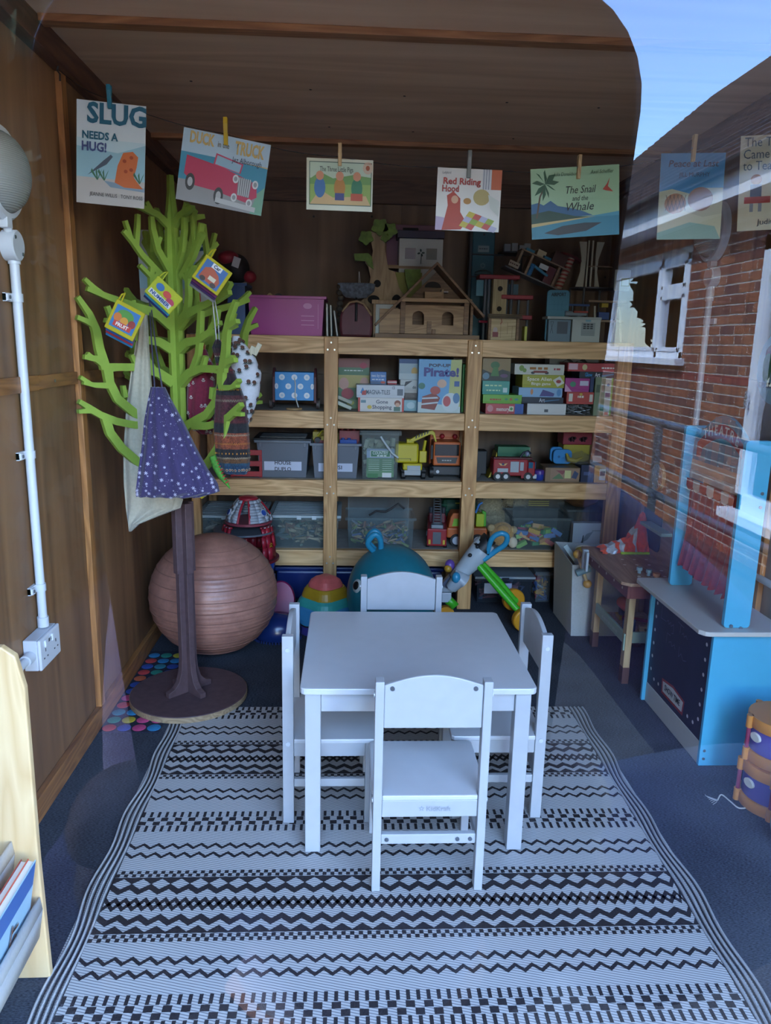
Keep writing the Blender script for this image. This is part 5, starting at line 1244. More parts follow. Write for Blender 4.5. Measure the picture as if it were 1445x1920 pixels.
z = gbox('long white box of magnetic tiles on top of the shopping game', 668, 758, 722, 746, z, .18, '#cfd2d6', [('MAGNA-TILES', -.05, -.08, .34, .5, '#5a6470'), ('CE', .27, .28, .2, .06, '#5a6470')], multi(('p', [(-.42, -.1), (-.37, .3), (-.32, -.1), (-.37, -.3)], '#3f7fb5'), ('p', [(-.39, -.3), (-.30, -.3), (-.30, .08), (-.38, .0)], '#c0483f'), ('r', .35, -.3, .47, .2, '#6a7078')))
gbox('small blue box with white lettering standing on the tile box', 694, 724, 697, 722, z, .05, '#2f6fb0', [('two by two', 0, .18, .22, .86, '#dfe6ee'), ('~4', 0, -.12, .16, .75, '#dfe6ee')], multi(('r', -.5, -.5, .5, -.25, '#3a5a80'), ('o', .3, -.34, .15, .1, '#c2543a')), Y=FY+.06)
gbox('small red card box lying on the tile box', 726, 744, 713, 722, z, .08, '#b23a3f', [], stripes((-.5, -.1, .5, .15, '#d9c9c0')), Y=FY+.07)
zz = gbox('pale blue metallic tin at the bottom beside the pirate game', 757, 783, 750, 772, Z2, .12, '#8fb5bd', [], multi(('o', 0, 0, .3, .3, '#b9d0d2')), Y=4.02)
zz = gbox('dark card box gap filler above the pale blue tin', 758, 782, 731, 750, zz, .12, '#4a4038', [], multi(('r', -.5, .2, .5, .5, '#b9b4ac')), Y=4.02)
zz = gbox('white carton with black scribble beside the pirate game', 750, 783, 712, 731, zz, .14, '#b9bcb8', [('do', .3, -.25, .3, .2, '#33373c')], multi(('p', [(-.3, -.3), (-.2, .3), (.2, .4), (-.25, -.2)], '#33373c')), Y=4.02)
gbox('silver blue carton behind the pirate game', 748, 784, 673, 712, zz, .10, '#8fa3ab', [], multi(('r', -.5, .28, .5, .5, '#2f4f7f'), ('o', .3, -.1, .16, .2, '#c29a4a'), ('r', -.5, -.5, .5, -.2, '#b9c4c4')), Y=4.02)
gbox('large blue pirate game box with barrel picture beside the shelf post', 784, 864, 674, 775, Z2, .085, '#5a9fcf',
     [('POP-UP', -.02, .385, .055, .5, '#2a2f4a', .05), ('Pirate!', .03, .255, .15, .82, '#3f3f86', .06)],
     multi(('p', [(.25, .5), (.5, .5), (.5, -.5), (.2, -.5)], '#b9bf7a'), ('p', [(-.5, -.5), (.5, -.5), (.5, -.38), (-.5, -.3)], '#bfd0d0'), ('p', [(-.42, -.42), (-.1, -.45), (.02, -.22), (-.12, -.12), (-.40, -.2)], '#8a3f34'), ('p', [(-.42, -.36), (-.02, -.32), (-.03, -.29), (-.42, -.33)], '#c9cfd2'), ('p', [(-.41, -.25), (-.02, -.23), (-.05, -.2), (-.4, -.22)], '#c9cfd2'),
           ('o', -.1, -.08, .12, .08, '#b5534a'), ('o', .05, .05, .11, .08, '#d9b39a'), ('o', -.42, .0, .08, .06, '#3f7a6a'), ('o', .27, -.3, .21, .18, '#c9d6da'), ('o', .18, -.28, .09, .1, '#c2565a'), ('o', .4, -.22, .08, .1, '#5a86b0'), ('r', .34, .0, .46, .1, '#3f5f9a')), Y=FY-.005)
gbox('narrow bright green book box between pirate game and post', 866, 879, 683, 775, Z2, .16, '#3f9a45', [], stripes((-.2, .38, .2, .42, '#cfe0c0')), Y=4.0, name='activity_book', cat='book')
gbox('beige cardboard tube box lying over the pirate game corner', 850, 875, 672, 690, Z2+.255, .12, '#9a8a70', [], None, Y=4.06)
# ---- second shelf, right bay: left stack
z = gbox('red memory card game box with blue end at the stack bottom', 910, 981, 757, 775, Z2, .16, '#b8454a', [('memory', -.05, -.05, .4, .34, '#e9e2da')], multi(('r', .27, -.5, .5, .5, '#2f55a0'), ('o', -.38, .0, .08, .34, '#c9868a'), ('r', .12, -.25, .24, .25, '#d9d6c0'), ('o', .18, 0, .04, .15, '#4f8f4a')))
z = gbox('lime green flat tin box second from the stack bottom', 905, 978, 740, 757, z, .16, '#6fae35', [('~5', -.17, -.05, .28, .28, '#c03f36')], multi(('o', .22, -.02, .035, .16, '#b5653a'), ('o', .10, -.02, .04, .12, '#3f8a5a'), ('o', .36, -.02, .05, .12, '#3f8a8a')))
z = gbox('teal green card box under the gold and black box', 904, 955, 714, 740, z, .15, '#3f9a8a', [('~4', -.08, .15, .16, .6, '#bfe0b0'), ('~5', -.08, -.2, .16, .5, '#bfe0b0')], multi(('r', .26, -.35, .42, .0, '#bcd6d0')))
gbox('gold and black adventure game box crowning the left game stack', 904, 957, 671, 714, z, .15, '#8a6f3a', [], multi(('p', [(-.5, -.5), (.5, -.5), (.5, -.1), (.2, .0), (-.1, -.2), (-.5, .0)], '#3a3a30'), ('o', -.05, .18, .16, .16, '#3f6a38'), ('p', [(-.1, .1), (.05, .1), (.1, -.3), (-.2, -.3)], '#4a7a3c'), ('o', -.36, -.3, .12, .15, '#6a8a9a'), ('o', .28, -.28, .14, .08, '#6a4a6a')))
# middle stack
z = gbox('plain white flat case with a small clasp at the stack bottom', 988, 1061, 757, 775, Z2, .17, '#d6d6d4', [], multi(('r', -.06, -.28, .04, -.02, '#5a5f64')))
z = gbox('thin black art kit box with a blue swoosh in the middle stack', 978, 1056, 745, 757, z, .16, '#232a3a', [('Art', -.02, .0, .6, .14, '#c9ccd6')], multi(('p', [(.05, -.2), (.4, .1), (.4, .2), (.05, -.05)], '#4a7fa8')))
z = gbox('icy blue game box with purple figures in the middle stack', 972, 1054, 727, 745, z, .16, '#8fb5d6', [], multi(('p', [(-.02, -.4), (.05, .3), (.2, .1), (.32, -.1), (.3, -.4)], '#4f4a86'), ('o', -.2, .05, .03, .3, '#c98a5a'), ('o', .42, .0, .05, .38, '#5a8fc0')))
z = gbox('olive yellow game box with cream lettering and a tilted red picture card', 979, 1058, 703, 728, z, .17, '#a8a52c', [('Space Alien', -.1, .16, .27, .58, '#f0ead0', .03), ('Bingo game', -.06, -.2, .22, .46, '#f0ead0', .03)], multi(('p', [(.22, .1), (.38, .42), (.5, -.1), (.34, -.42)], '#dcd8c8'), ('o', .36, .0, .06, .14, '#a83a34')))
gbox('white game box with brown bubble lettering topping the middle stack', 963, 1057, 683, 705, z, .17, '#d2d0c2', [('~3', .0, .1, .38, .36, '#a86f2a', .06), ('~2', .36, .05, .3, .13, '#b0484a')], multi(('o', -.36, .1, .05, .28, '#7f9a4a'), ('o', -.30, -.1, .04, .2, '#7f9a4a'), ('o', -.13, -.32, .04, .12, '#3a3d42'), ('o', .15, -.32, .04, .12, '#3a3d42'), ('r', -.12, -.32, .16, -.12, '#8a3f34')), rotz=R(2))
# right stack
def bag_of(t, w=.13, d=.12, h=.055, m=None):
    rr = random.Random(3); b = MB()
    for i in range(90):
        x, y, z_ = rr.uniform(-w/2, w/2), rr.uniform(-d/2, d/2), rr.uniform(.003, h); b.xf((x, y, z_), (rr.uniform(-.4, .4), rr.uniform(-.4, .4), rr.uniform(0, 3))); b.box(-.022, .022, -.007, .007, -.002, .002)
    b.build('silver_strips', mat('#8a8f92', .35, .5), t)
xg = atY(1088, 765, FY).x
toy('strip_bundle', 'bundle of silvery plastic strips at the bottom beside the green books', 'craft strips', (xg, FY+.07, Z2), bag_of)
z = Z2 + .058
z = gbox('orange red card box resting on the silver strips', 1062, 1113, 735, 754, z, .13, '#b8443a', [('~3', .02, .1, .3, .22, '#e8dcc8')], multi(('r', -.42, -.3, -.28, .35, '#dcd6c8'), ('r', .34, -.3, .46, .3, '#d6cfc0'), ('o', .02, .3, .06, .1, '#c9a83a')))
z2_ = gbox('bright pink game box in the right hand stack', 1059, 1105, 709, 735, z, .13, '#a8327f', [], multi(('p', [(-.5, -.5), (-.2, -.5), (-.5, .1)], '#d9a0c0'), ('o', -.18, .05, .12, .2, '#4a8a6a'), ('r', .1, -.05, .45, .3, '#c9c4d6')))
gbox('narrow navy carton standing beside the pink box', 1106, 1113, 706, 735, z, .13, '#26365f', [], None)
gbox('black box with blue and white lettering lying on the pink box', 1086, 1156, 697, 709, z2_, .15, '#20242f', [('Glow', -.26, .0, .55, .2, '#2f8ac0', .04), ('Art', -.02, .0, .55, .14, '#d6d6dc', .04)], multi(('p', [(.1, -.3), (.45, .1), (.45, .25), (.1, .0)], '#4a86a8')))
gbox('long red game box topping the right hand stack', 1064, 1158, 681, 697, z2_+.034, .16, '#b03a3c', [('~6', .33, -.05, .3, .3, '#eae2d8')], multi(('r', -.48, -.3, -.30, .4, '#d8b0b8'), ('o', -.16, .0, .05, .35, '#cfc08a')))
for i, (x0, x1, yt, c, lb) in enumerate(((1114, 1126, 707, '#7f8a6a', 'clear sleeved green workbook beside the stack of games'), (1126, 1133, 706, '#2f6a44', 'dark green thin book in the upright row'), (1133, 1144, 710, '#b9bcae', 'white spined activity book with purple band in the upright row'), (1144, 1155, 709, '#86ae2c', 'lime green activity book against the shelf post'))):
    xc, w, h = span(x0, x1, yt, FY, Z2, 775)
    t = thing('activity_book', lb, 'book', (xc, FY+.08, Z2+.0005), 0, 'upright books at the shelf end')
    MB().box(-w/2+.0015, w/2-.0015, -.078, .078, .001, h-.003).build('pages', mat('#d9d4c6', .8), t); b = MB(); b.box(-w/2, -w/2+.0012, -.08, .08, 0, h).box(w/2-.0012, w/2, -.08, .08, 0, h).box(-w/2, w/2, -.0802, -.079, 0, h); b.build('cover', mat(c, .4), t)
    a = Art(((0, -.0802, h/2), (1, 0, 0), (0, 0, 1)))
    if i == 2: a.rect(-w*.4, 0, w*.4, h*.12, ink('#6a4a6a')); a.oval(0, h*.33, w*.25, w*.25, ink('#3f5f8a')); a.rect(-w*.3, -h*.48, w*.3, -h*.40, ink('#b5543a'))
    elif i == 3: a.oval(0, h*.36, w*.2, w*.4, ink('#d9d63a'))
    else: a.rect(-w*.3, h*.1, w*.3, h*.3, ink('#4a5a42'))
    a.build(t)
    if i == 3: letter(t, '~4', ((0, -.0802, h/2), (1, 0, 0), (0, 0, 1)), (0, -h*.12), w*.6, ink('#e0e03a'), width=h*.5, rot=R(90))
gbox('light grey board with black squiggles lying at the back above the games', 1030, 1122, 668, 682, Z2+.245, .10, '#b5bcc0', [], multi(('p', [(-.3, -.2), (-.1, .3), (.0, -.1), (.2, .3), (.3, -.2), (.1, .1), (0, -.3), (-.15, .1)], '#3a3d42')), Y=4.16)
# ---- second shelf, left bay: spotted pull-along reel
xc, w, h = span(515, 588, 698, FY+.05, Z2, 768)
rl = thing('spotted_activity_box', 'blue wooden box with white dots, maroon side discs and a pull string', 'wooden toy', (xc, FY+.12, Z2))
b1 = Vector((w, 0, 0)); MB().box(-w/2, w/2, -.06, .06, .045, h).build('dotted_box', mat('#2f8fd0', .4), rl, bevel=.002)
f = ((0, -.06, (h+.045)/2), (1, 0, 0), (0, 0, 1)); a = Art(f); hh = h-.045
for j in range(3):
    for i in range(3 if j != 1 else 4):
        u = (-.32 + .32*i) if j != 1 else (-.47 + .313*i); cx_ = max(-.46, min(.46, u))*w
        a.oval(cx_, (.32 - .32*j)*hh, .075*w*(.6 if abs(u) > .45 else 1), .075*w, mat('#e2e6ea', .4)); a.oval(cx_, (.32 - .32*j)*hh, .03*w*(.6 if abs(u) > .45 else 1), .03*w, mat('#b9cfe0', .4))
a.build(rl)
for s in (-1, 1):
    sd = [(-.065, .0), (.065, .0), (.065, .11)] + [(.065*math.cos(PI*i/10), .11 + (h-.07)*.9*math.sin(PI*i/10)*.62) for i in range(1, 10)] + [(-.065, .11)]
    MB().prism([(u, v+.035) for u, v in sd], s*(w/2+.0005), s*(w/2+.013), 'X').build('side_board', mat('#5a2a2c', .5), rl, bevel=.002)
    for y in (-.045, .045):
        MB().cyl((s*(w/2+.0135), y, .026), (s*(w/2+.026), y, .026), .0255, n=22).build('wheel', mat('#4a3c38', .5), rl, smooth=40); MB().cyl((s*(w/2+.0262), y, .026), (s*(w/2+.028), y, .026), .019, n=22).build('tyre_face', mat('#b9b4ac', .5), rl, smooth=40)
MB().tube([(0, -.0615, h-.028), (.006, -.066, h-.06), (.004, -.07, .07), (.016, -.075, .03), (.022, -.082, .012)], .0032, 8).build('pull_string', mat('#cfcac2', .8), rl, smooth=60)
MB().lathe([(.0001, 0), (.042, 0), (.042, .009), (.0001, .009)], 26, (-.0, -.088, .0005)).build('pull_disc', wood('#9d7c50', '#c4a474', 'X', 2), rl, smooth=40)
# ================================================================== top shelf
def crate(name, label, x0, x1, yt, yb, Y, Z, depth, col, taper=.10, rim=True, thickness=.004, group=None, cat='storage box', mt=None, lidm=None):
    xc, w, h = span(x0, x1, yt, Y, Z, yt)
    t = thing(name, label, cat, (xc, Y + depth/2, Z), 0, group)
    m = mt or mat(col, .35); e = w*taper/2; w0, d0 = w/2 - e, depth/2 - e
    b = MB(); b.add([(-w0, -d0, .001), (w0, -d0, .001), (w0, d0, .001), (-w0, d0, .001), (-w/2+.004, -depth/2+.004, h), (w/2-.004, -depth/2+.004, h), (w/2-.004, depth/2-.004, h), (-w/2+.004, depth/2-.004, h)],
                    [(3, 2, 1, 0), (0, 1, 5, 4), (1, 2, 6, 5), (2, 3, 7, 6), (3, 0, 4, 7)])
    o = b.build('tub', m, t); s = o.modifiers.new('thick', 'SOLIDIFY'); s.thickness = thickness
    if rim:
        b = MB(); k = .008; q = h-.012
        b.box(-w/2-k, w/2+k, -depth/2-k, -depth/2+.004, q, h+.002).box(-w/2-k, w/2+k, depth/2-.004, depth/2+k, q, h+.002).box(-w/2-k, -w/2+.004, -depth/2+.004, depth/2-.004, q, h+.002).box(w/2-.004, w/2+k, -depth/2+.004, depth/2-.004, q, h+.002)
        b.build('rim', m, t, bevel=.002)
    return t, w, h
t, w, h = crate('storage_box', 'tall blue plastic storage box behind the tree branches on the top shelf', 424, 460, 531, 632, 4.0, Z1, .20, '#24487f')
bp_ = thing('red_black_bag', 'red and black bag heaped on the blue storage box', 'bag', (atY(440, 500, 4.05).x, 4.11, Z1+h+.004))
b = MB(); b.ball((0, 0, .075), .075, 20, 12, sx=.9, sy=.9, sz=1); b.build('bag_body', mat('#1d1b1e', .6, 0, .4, 20, .3), bp_, smooth=60)
b = MB(); b.ball((-.035, -.03, .125), .05, 16, 10, sx=1.1, sz=.7); b.ball((.07, -.02, .035), .034, 14, 8, sz=.9); b.build('red_panel', mat('#8a1f2c', .5, 0, .3, 30, .2), bp_, smooth=60)
MB().xf((.01, -.078, .10), (R(15), R(20), 0)).box(-.018, .018, -.002, .002, -.025, .025).build('white_tag', mat('#c9ccd0', .5), bp_)
t, w, h = crate('storage_box', 'wide magenta plastic storage box on the top shelf beside leaning folders', 463, 609, 555, 632, FY, Z1, .30, '#a82f86', .08)
f = ((w*.27, -.14, h*.55), (1, 0, 0), (0, 0, 1)); a = Art(((w*.27, -.1465, h*.5), (1, 0, 0), (0, 0, 1)), .001)
PKL = mat('#c05aa4', .3)
for k in range(3): a.rect(-.03, -.045+.022*k, .035, -.040+.022*k, PKL)
a.oval(.002, .05, .022, .014, PKL); a.line([(.055, -.06), (.055, .06)], .003, PKL); a.build(t, 'moulded_grip')
def frame_toy(t):
    WD = wood('#a8895c', '#cbb080', 'X', 2)
    for p, q in (((-.045, 0, 0), (0, 0, .045)), ((0, 0, .045), (.045, 0, 0))): 
        b = MB(); b.tube([p, q], .005, 6); b.build('stick', WD, t)
    MB().box(-.045, .045, -.006, .006, -.04, 0).build('board', mat('#7f8a5a', .6), t)
toy('wooden_toy_frame', 'small wooden gable frame poking out of the magenta box', 'wooden toy', (atY(505, 556, 4.0).x, 4.02, Z1+h-.03), frame_toy)
def rounds(t):
    b = MB(); b.cyl((0, -.01, 0), (0, .01, 0), .028, n=22); b.build('disc_toy', mat('#2a2c2e', .5), t, smooth=40); MB().box(.03, .09, -.01, .01, -.03, .012).build('block', mat('#a87a3a', .5), t, bevel=.002)
toy('black_disc_toy', 'black disc and tan block showing over the magenta box rim', 'wooden toy', (atY(522, 548, 4.05).x, 4.06, Z1+h-.01), rounds)
for i, (x0, x1, yt, lean, c, lb) in enumerate(((611, 616, 570, 1, '#d9d9d6', 'white patterned board leaning beside the magenta box'), (617, 626, 572, 2, '#8fa39c', 'pale green folder leaning beside the magenta box'), (628, 637, 582, 8, '#a6a8ae', 'grey folder leaning most steeply beside the maroon bag'))):
    xc, w, h = span(x0, x1, yt, FY+.02, Z1, 632)
    t = thing('folder', lb, 'folder', (xc, FY+.13, Z1+.002), 0, 'leaning folders on the top shelf', rot=(0, R(-lean), 0))
    MB().box(-.004, .004, -.11, .11, 0, h-.004).build('cover', mat(c, .5), t, bevel=.001); MB().box(-.0028, .0028, -.112, .105, .004, h-.002).build('pages', mat('#d9d6cc', .8), t)
# maroon round bag with black zip
xc, w, h = span(636, 699, 566, FY, Z1, 632)
mb_ = thing('maroon_case', 'dark maroon round topped case with a black zip strap on the top shelf', 'bag', (xc, FY+.09, Z1))
prof = [(-w/2*.92, 0), (w/2*.92, 0), (w/2, h*.3), (w/2*.98, h*.55)] + [(w/2*.98*math.cos(PI*i/12), h*.55 + h*.45*math.sin(PI*i/12)) for i in range(1, 12)] + [(-w/2*.98, h*.55), (-w/2, h*.3)]
MB().prism(prof, -.085, .085, 'Y').build('case_body', mat('#5a2028', .55, 0, .15, 20, .15), mb_, bevel=.012)
MB().tube([(0, -.088, h*.45), (0, -.089, h*.7), (0, -.083, h*.95), (.002, -.06, h+.01), (0, -.02, h+.02)], .0065, 8).build('zip_strap', mat('#17171a', .5), mb_, smooth=60)
MB().tube([(-w*.42, -.08, h*.72), (-w*.2, -.086, h*.98), (0, -.087, h*1.02), (w*.22, -.086, h*.95), (w*.46, -.08, h*.62)], .006, 8).build('tan_piping', wood('#8a6a48', '#a88a62', 'X', 2), mb_, smooth=60)
# treehouse toy: trunk board with leaves, round hole
tw = thing('wooden_treehouse', 'flat wooden toy tree house with green leaf pieces and round holes', 'wooden toy', (atY(712, 575, 4.17).x, 4.17, Z1))
def PXZ(x, y, Y, t): p = atY(x, y, Y); return (p.x - t.location.x, p.z - t.location.z)
TWD = wood('#8f7350', '#b0946c', 'Z', 1.5)
out_ = [(668, 630), (668, 572), (682, 560), (690, 545), (694, 520), (690, 500), (684, 492), (696, 486), (699, 470), (695, 452), (690, 445), (694, 434), (712, 440), (716, 430), (722, 430), (722, 470), (728, 505), (740, 510), (748, 540), (758, 555), (772, 560), (772, 580), (770, 630)]
MB().prism([PXZ(x, y, 4.17, tw) for x, y in out_], -.012, .012, 'Y').build('trunk_board', TWD, tw, bevel=.0015)
LG = mat('#6f8a34', .6, 0, .2, 40, .25)
for k, (cx_, cy_, r) in enumerate(((686, 446, 13), (712, 426, 15), (731, 432, 13), (722, 446, 8))):
    b = MB(); pts = [PXZ(cx_ + r*(1+.16*math.sin(5*q))*math.cos(q), cy_ + r*(1+.16*math.sin(5*q))*math.sin(q), 4.15, tw) for q in [2*PI*i/20 for i in range(20)]]; b.prism(pts, -.034, -.016, 'Y'); b.build('leaf', LG, tw, bevel=.001)
pts = [PXZ(x, y, 4.15, tw) for x, y in ((663, 476), (690, 475), (697, 482), (700, 505), (690, 498), (685, 490), (665, 489))]; MB().prism(pts, -.034, -.016, 'Y').build('leaf', LG, tw, bevel=.001)
pts = [PXZ(x, y, 4.15, tw) for x, y in ((758, 505), (788, 505), (788, 522), (776, 536), (765, 545), (760, 525))]; MB().prism(pts, -.034, -.016, 'Y').build('leaf', LG, tw, bevel=.001)
b = MB()
for cx_, cy_, r, q in ((707, 532, 6.5, 1), (700, 562, 11, .7), (743, 565, 9, 1.3)):
    p = PXZ(cx_, cy_, 4.17, tw); b.xf((p[0], -.0125, p[1])); b.T = b.T @ Matrix.Rotation(R(90), 4, 'X'); b.lathe([(.0001, 0), (r*.0029, 0), (r*.0029, .0005)], 20, sx=1, sy=q)
b.build('hole', mat('#14100d', .8), tw)
MB().box(*[PXZ(738, 560, 4.17, tw)[0], PXZ(790, 560, 4.17, tw)[0]], .013, .03, PXZ(745, 632, 4.17, tw)[1], PXZ(745, 510, 4.17, tw)[1]).build('back_board', mat('#8a8a3c', .6), tw)
hm = thing('toy_hammock', 'patterned fabric hammock hanging from the toy tree house branch', 'toy hammock', (atY(668, 540, 4.13).x, 4.128, atY(668, 560, 4.13).z))
FB = mat('#6a7480', .85, 0, .4, 60, .45, 1, .2)
b = MB(); b.lathe([(.0001, 0), (.05, .005), (.085, .04), (.09, .075), (.08, .078), (.06, .05), (.0001, .03)], 20, sx=1.1, sy=.4); b.build('hammock_cloth', FB, hm, smooth=60)
MB().tube([(.012, -.01, .075), (.012, -.015, .135)], .0015, 5).build('thread', mat('#c9c4bc', .8), hm); MB().tube([(.02, -.01, .075), (.014, -.015, .135)], .0015, 5).build('thread', mat('#c9c4bc', .8), hm)
b = MB(); 
for k in range(7): b.ball((-.085 + .004*math.sin(k*2), 0, -.11 + k*.028), .017, 10, 8, sz=.9)
hb = b.build('braided_edge', mat('#4f463c', .8, 0, .3, 60, .3), hm, smooth=60)
# purple dolls house at the back
dh = thing('dolls_house', 'white fronted dolls house with dark purple roof and pink carry case on the top shelf', 'dolls house', (atY(778, 560, 4.22).x, 4.30, Z1))
def dx(x, Y=4.22): return atY(x, 480, Y).x - dh.location.x
def dz(y, Y=4.22): return atY(778, y, Y).z - Z1
MB().box(dx(722), dx(832), .06, .08, .0, dz(414)).build('case_back', mat('#7f5068', .5), dh, bevel=.004)
b = MB(); b.box(dx(757), dx(787), .0585, .0595, dz(426), dz(420)); b.build('handle_slot', mat('#141014', .7), dh)
MB().box(dx(720), dx(725), -.02, .08, 0, dz(412)).build('case_side', wood('#6a4a38', '#8a6650', 'Z', 2), dh)
MB().box(dx(744), dx(832), -.08, .055, dz(446), dz(432)).build('roof', mat('#2c2240', .5), dh, bevel=.002)
MB().box(dx(748), dx(830), -.075, .055, .0, dz(447)).build('house_body', mat('#c9c8bf', .5), dh, bevel=.002)
for x0, x1, c in ((759, 779, '#8f8088'), (799, 819, '#6f6a62')):
    MB().box(dx(x0), dx(x1), -.0765, -.0752, dz(486), dz(465)).build('window', mat(c, .3), dh); 
a = Art(((dx(789), -.0755, dz(478)), (1, 0, 0), (0, 0, 1)), .001); FLW = mat('#33443a', .6)
a.line([(0, -.045), (.002, 0)], .004, FLW)
for q in range(4): a.oval(.012*math.cos(q*1.7), .012*math.sin(q*1.7)+.012, .008, .005, FLW, 12, q*1.7)
a.build(dh, 'flower_print')
MB().box(dx(725), dx(748), -.06, .055, dz(500), dz(497)).build('side_shelf', wood('#8a6a4a', '#a88a66', 'X', 2), dh)
MB().box(dx(725), dx(832), -.076, .055, dz(504), dz(499)).build('floor_board', wood('#8a6a4a', '#a88a66', 'X', 2), dh)
# small framed house side behind the big one
sf = thing('toy_room_frame', 'small wooden toy room frame with a pale pink picture beside the maroon case', 'wooden toy', (atY(720, 632, 3.99).x, 4.02, Z1))
w, h = .115, atY(720, 562, 3.99).z - Z1; FWD = wood('#8a6a46', '#ab8a60', 'Z', 2)
b = MB(); b.box(-w/2-.008, w/2+.008, -.02, .02, h-.02, h).box(-w/2, -w/2+.012, -.015, .015, 0, h-.02).box(w/2-.012, w/2, -.015, .015, 0, h-.02); b.build('frame', FWD, sf, bevel=.001)
MB().box(-w/2+.013, w/2-.013, .0, .006, .002, h-.021).build('picture_board', mat('#b9bdb6', .5), sf); Art(((0, 0, h/2), (1, 0, 0), (0, 0, 1)), .001).rect(-.02, -.05, .03, .03, mat('#8a5a66', .5)).build(sf)
# big wooden gabled dolls house
wh = thing('wooden_gable_house', 'large natural wood toy house with steep open gable roof and two arched windows', 'wooden toy', (atY(805, 632, FY).x, FY+.10, Z1))
def hx(x, y=600): return atY(x, y, FY).x - wh.location.x
def hz2(y, x=805): return atY(x, y, FY).z - Z1
HW = wood('#94714c', '#b89468', 'X', 1.6); HD = wood('#6f5034', '#8f6c48', 'X', 1.8)
MB().box(hx(703), hx(900), -.10, .10, .0005, hz2(627)).build('base_board', HD, wh, bevel=.001)
zf = hz2(626); ze = hz2(572)
outer = [(hx(760), zf), (hx(871), zf), (hx(871), ze), (hx(760), ze)]
def archpts(x0, x1, y0, y1):
    a_, c_, z0_, z1_ = hx(x0), hx(x1), hz2(y0), hz2(y1); r_ = (c_-a_)/2; m_ = (a_+c_)/2
    return a_, c_, z0_, z1_, m_, r_
# facade made as strips around the two arched openings
A1, A2 = archpts(774, 796, 609, 583), archpts(830, 852, 609, 583)
b = MB(); y0_, y1_ = -.06, -.048
for x0_, x1_ in ((hx(760), A1[0]), (A1[1], A2[0]), (A2[1], hx(871))): b.box(x0_, x1_, y0_, y1_, zf, ze)
for A in (A1, A2):
    b.box(A[0], A[1], y0_, y1_, zf, A[2])
    n_ = 8; prev = (A[0], A[3]-A[5]*.8)
    for i in range(1, n_+1):
        q = PI - PI*i/n_; cur_ = (A[4] + A[5]*math.cos(q), A[3] - A[5]*.8 + A[5]*.8*math.sin(q))
        b.add([(prev[0], y0_, prev[1]), (cur_[0], y0_, cur_[1]), (cur_[0], y0_, ze), (prev[0], y0_, ze), (prev[0], y1_, prev[1]), (cur_[0], y1_, cur_[1]), (cur_[0], y1_, ze), (prev[0], y1_, ze)], [(0, 1, 2, 3), (7, 6, 5, 4), (0, 4, 5, 1), (2, 6, 7, 3)]); prev = cur_
b.build('front_wall', HW, wh)
MB().box(hx(712), hx(752), -.055, -.045, zf, hz2(580)).build('wing_wall', HW, wh); 
for x0_, x1_ in ((751, 760), (871, 880), (883, 888)): MB().box(hx(x0_), hx(x1_), -.07, .08, zf, hz2(566)).build('corner_post', HD, wh, bevel=.001)
MB().box(hx(752), hx(884), -.09, .085, hz2(566), hz2(559)).build('upper_floor', HW, wh, bevel=.001)
MB().box(hx(752), hx(884), .07, .08, zf, hz2(566)).build('back_wall', HD, wh)
ap = (hx(820, 490), hz2(490)); lf = (hx(702), hz2(610)); rtp = (hx(909), hz2(590))
for p in (lf, rtp):
    d = Vector((p[0]-ap[0], p[1]-ap[1])).normalized(); n_ = Vector((-d.y, d.x)); n_ = n_ if n_.y > 0 else -n_
    MB().prism([ap, p, (p[0]-n_.x*.012, p[1]-n_.y*.012), (ap[0], ap[1]-.016)], -.10, .09, 'Y').build('roof_board', HD, wh, bevel=.001)
gl = [(hx(770), hz2(558)), (hx(872), hz2(558)), (hx(821), hz2(504))]
MB().prism(gl, .055, .062, 'Y').build('gable_wall', HD, wh)
b = MB(); am = hx(815); b.prism([(am-.043, hz2(535))] + [(am - .043*math.cos(PI*i/10), hz2(535) + .03*math.sin(PI*i/10)) for i in range(11)] + [(am+.043, hz2(535))], .050, .0548, 'Y'); b.build('arched_window', mat('#2a2019', .7), wh)
MB().box(hx(797), hx(831), -.03, .03, hz2(558), hz2(545)).build('toy_bed', HW, wh, bevel=.002); MB().box(hx(829), hx(833), -.03, .03, hz2(558), hz2(540)).build('bed_end', HW, wh, bevel=.001); MB().box(hx(828), hx(842), -.02, .02, hz2(546), hz2(543)).build('bed_pillow', mat('#b9a8a0', .7), wh)
MB().box(hx(802), hx(810), -.075, -.061, zf, hz2(602)).build('door_post', HD, wh); MB().box(hx(811), hx(818), -.08, -.062, zf, hz2(617)).build('toy_chair', HD, wh, bevel=.001)
# dark teal police tower
tt = thing('teal_tower', 'tall dark teal toy tower with black frame behind the wooden houses', 'toy building', (atY(903, 560, 4.25).x, 4.30, Z1))
def tz(y): return atY(903, y, 4.25).z - Z1
MB().box(-.06, .06, -.03, .03, 0, tz(432)).build('tower_body', mat('#1f5a68', .5), tt, bevel=.004)
b = MB(); b.box(-.075, -.062, -.035, .035, 0, tz(428)); b.build('frame_upright', mat('#15181b', .5), tt)
for y in (478, 520): MB().box(-.062, .11, -.05, -.031, tz(y), tz(y)+.006).build('ledge', mat('#15181b', .5), tt)
a = Art(((0, -.03, tz(470)), (1, 0, 0), (0, 0, 1)), .001); a.rect(-.03, -.005, .03, .028, mat('#8fa0a2', .5)); a.oval(.0, .085, .006, .006, mat('#0e1113', .5)); a.oval(0, -.075, .013, .013, mat('#5f7f86', .5)); a.oval(0, -.075, .008, .008, mat('#1f5a68', .5)); a.build(tt)
letter(tt, '~4', ((0, -.03, tz(470)), (1, 0, 0), (0, 0, 1)), (0, .012), .010, mat('#26323a', .5), width=.045, lift=.003)
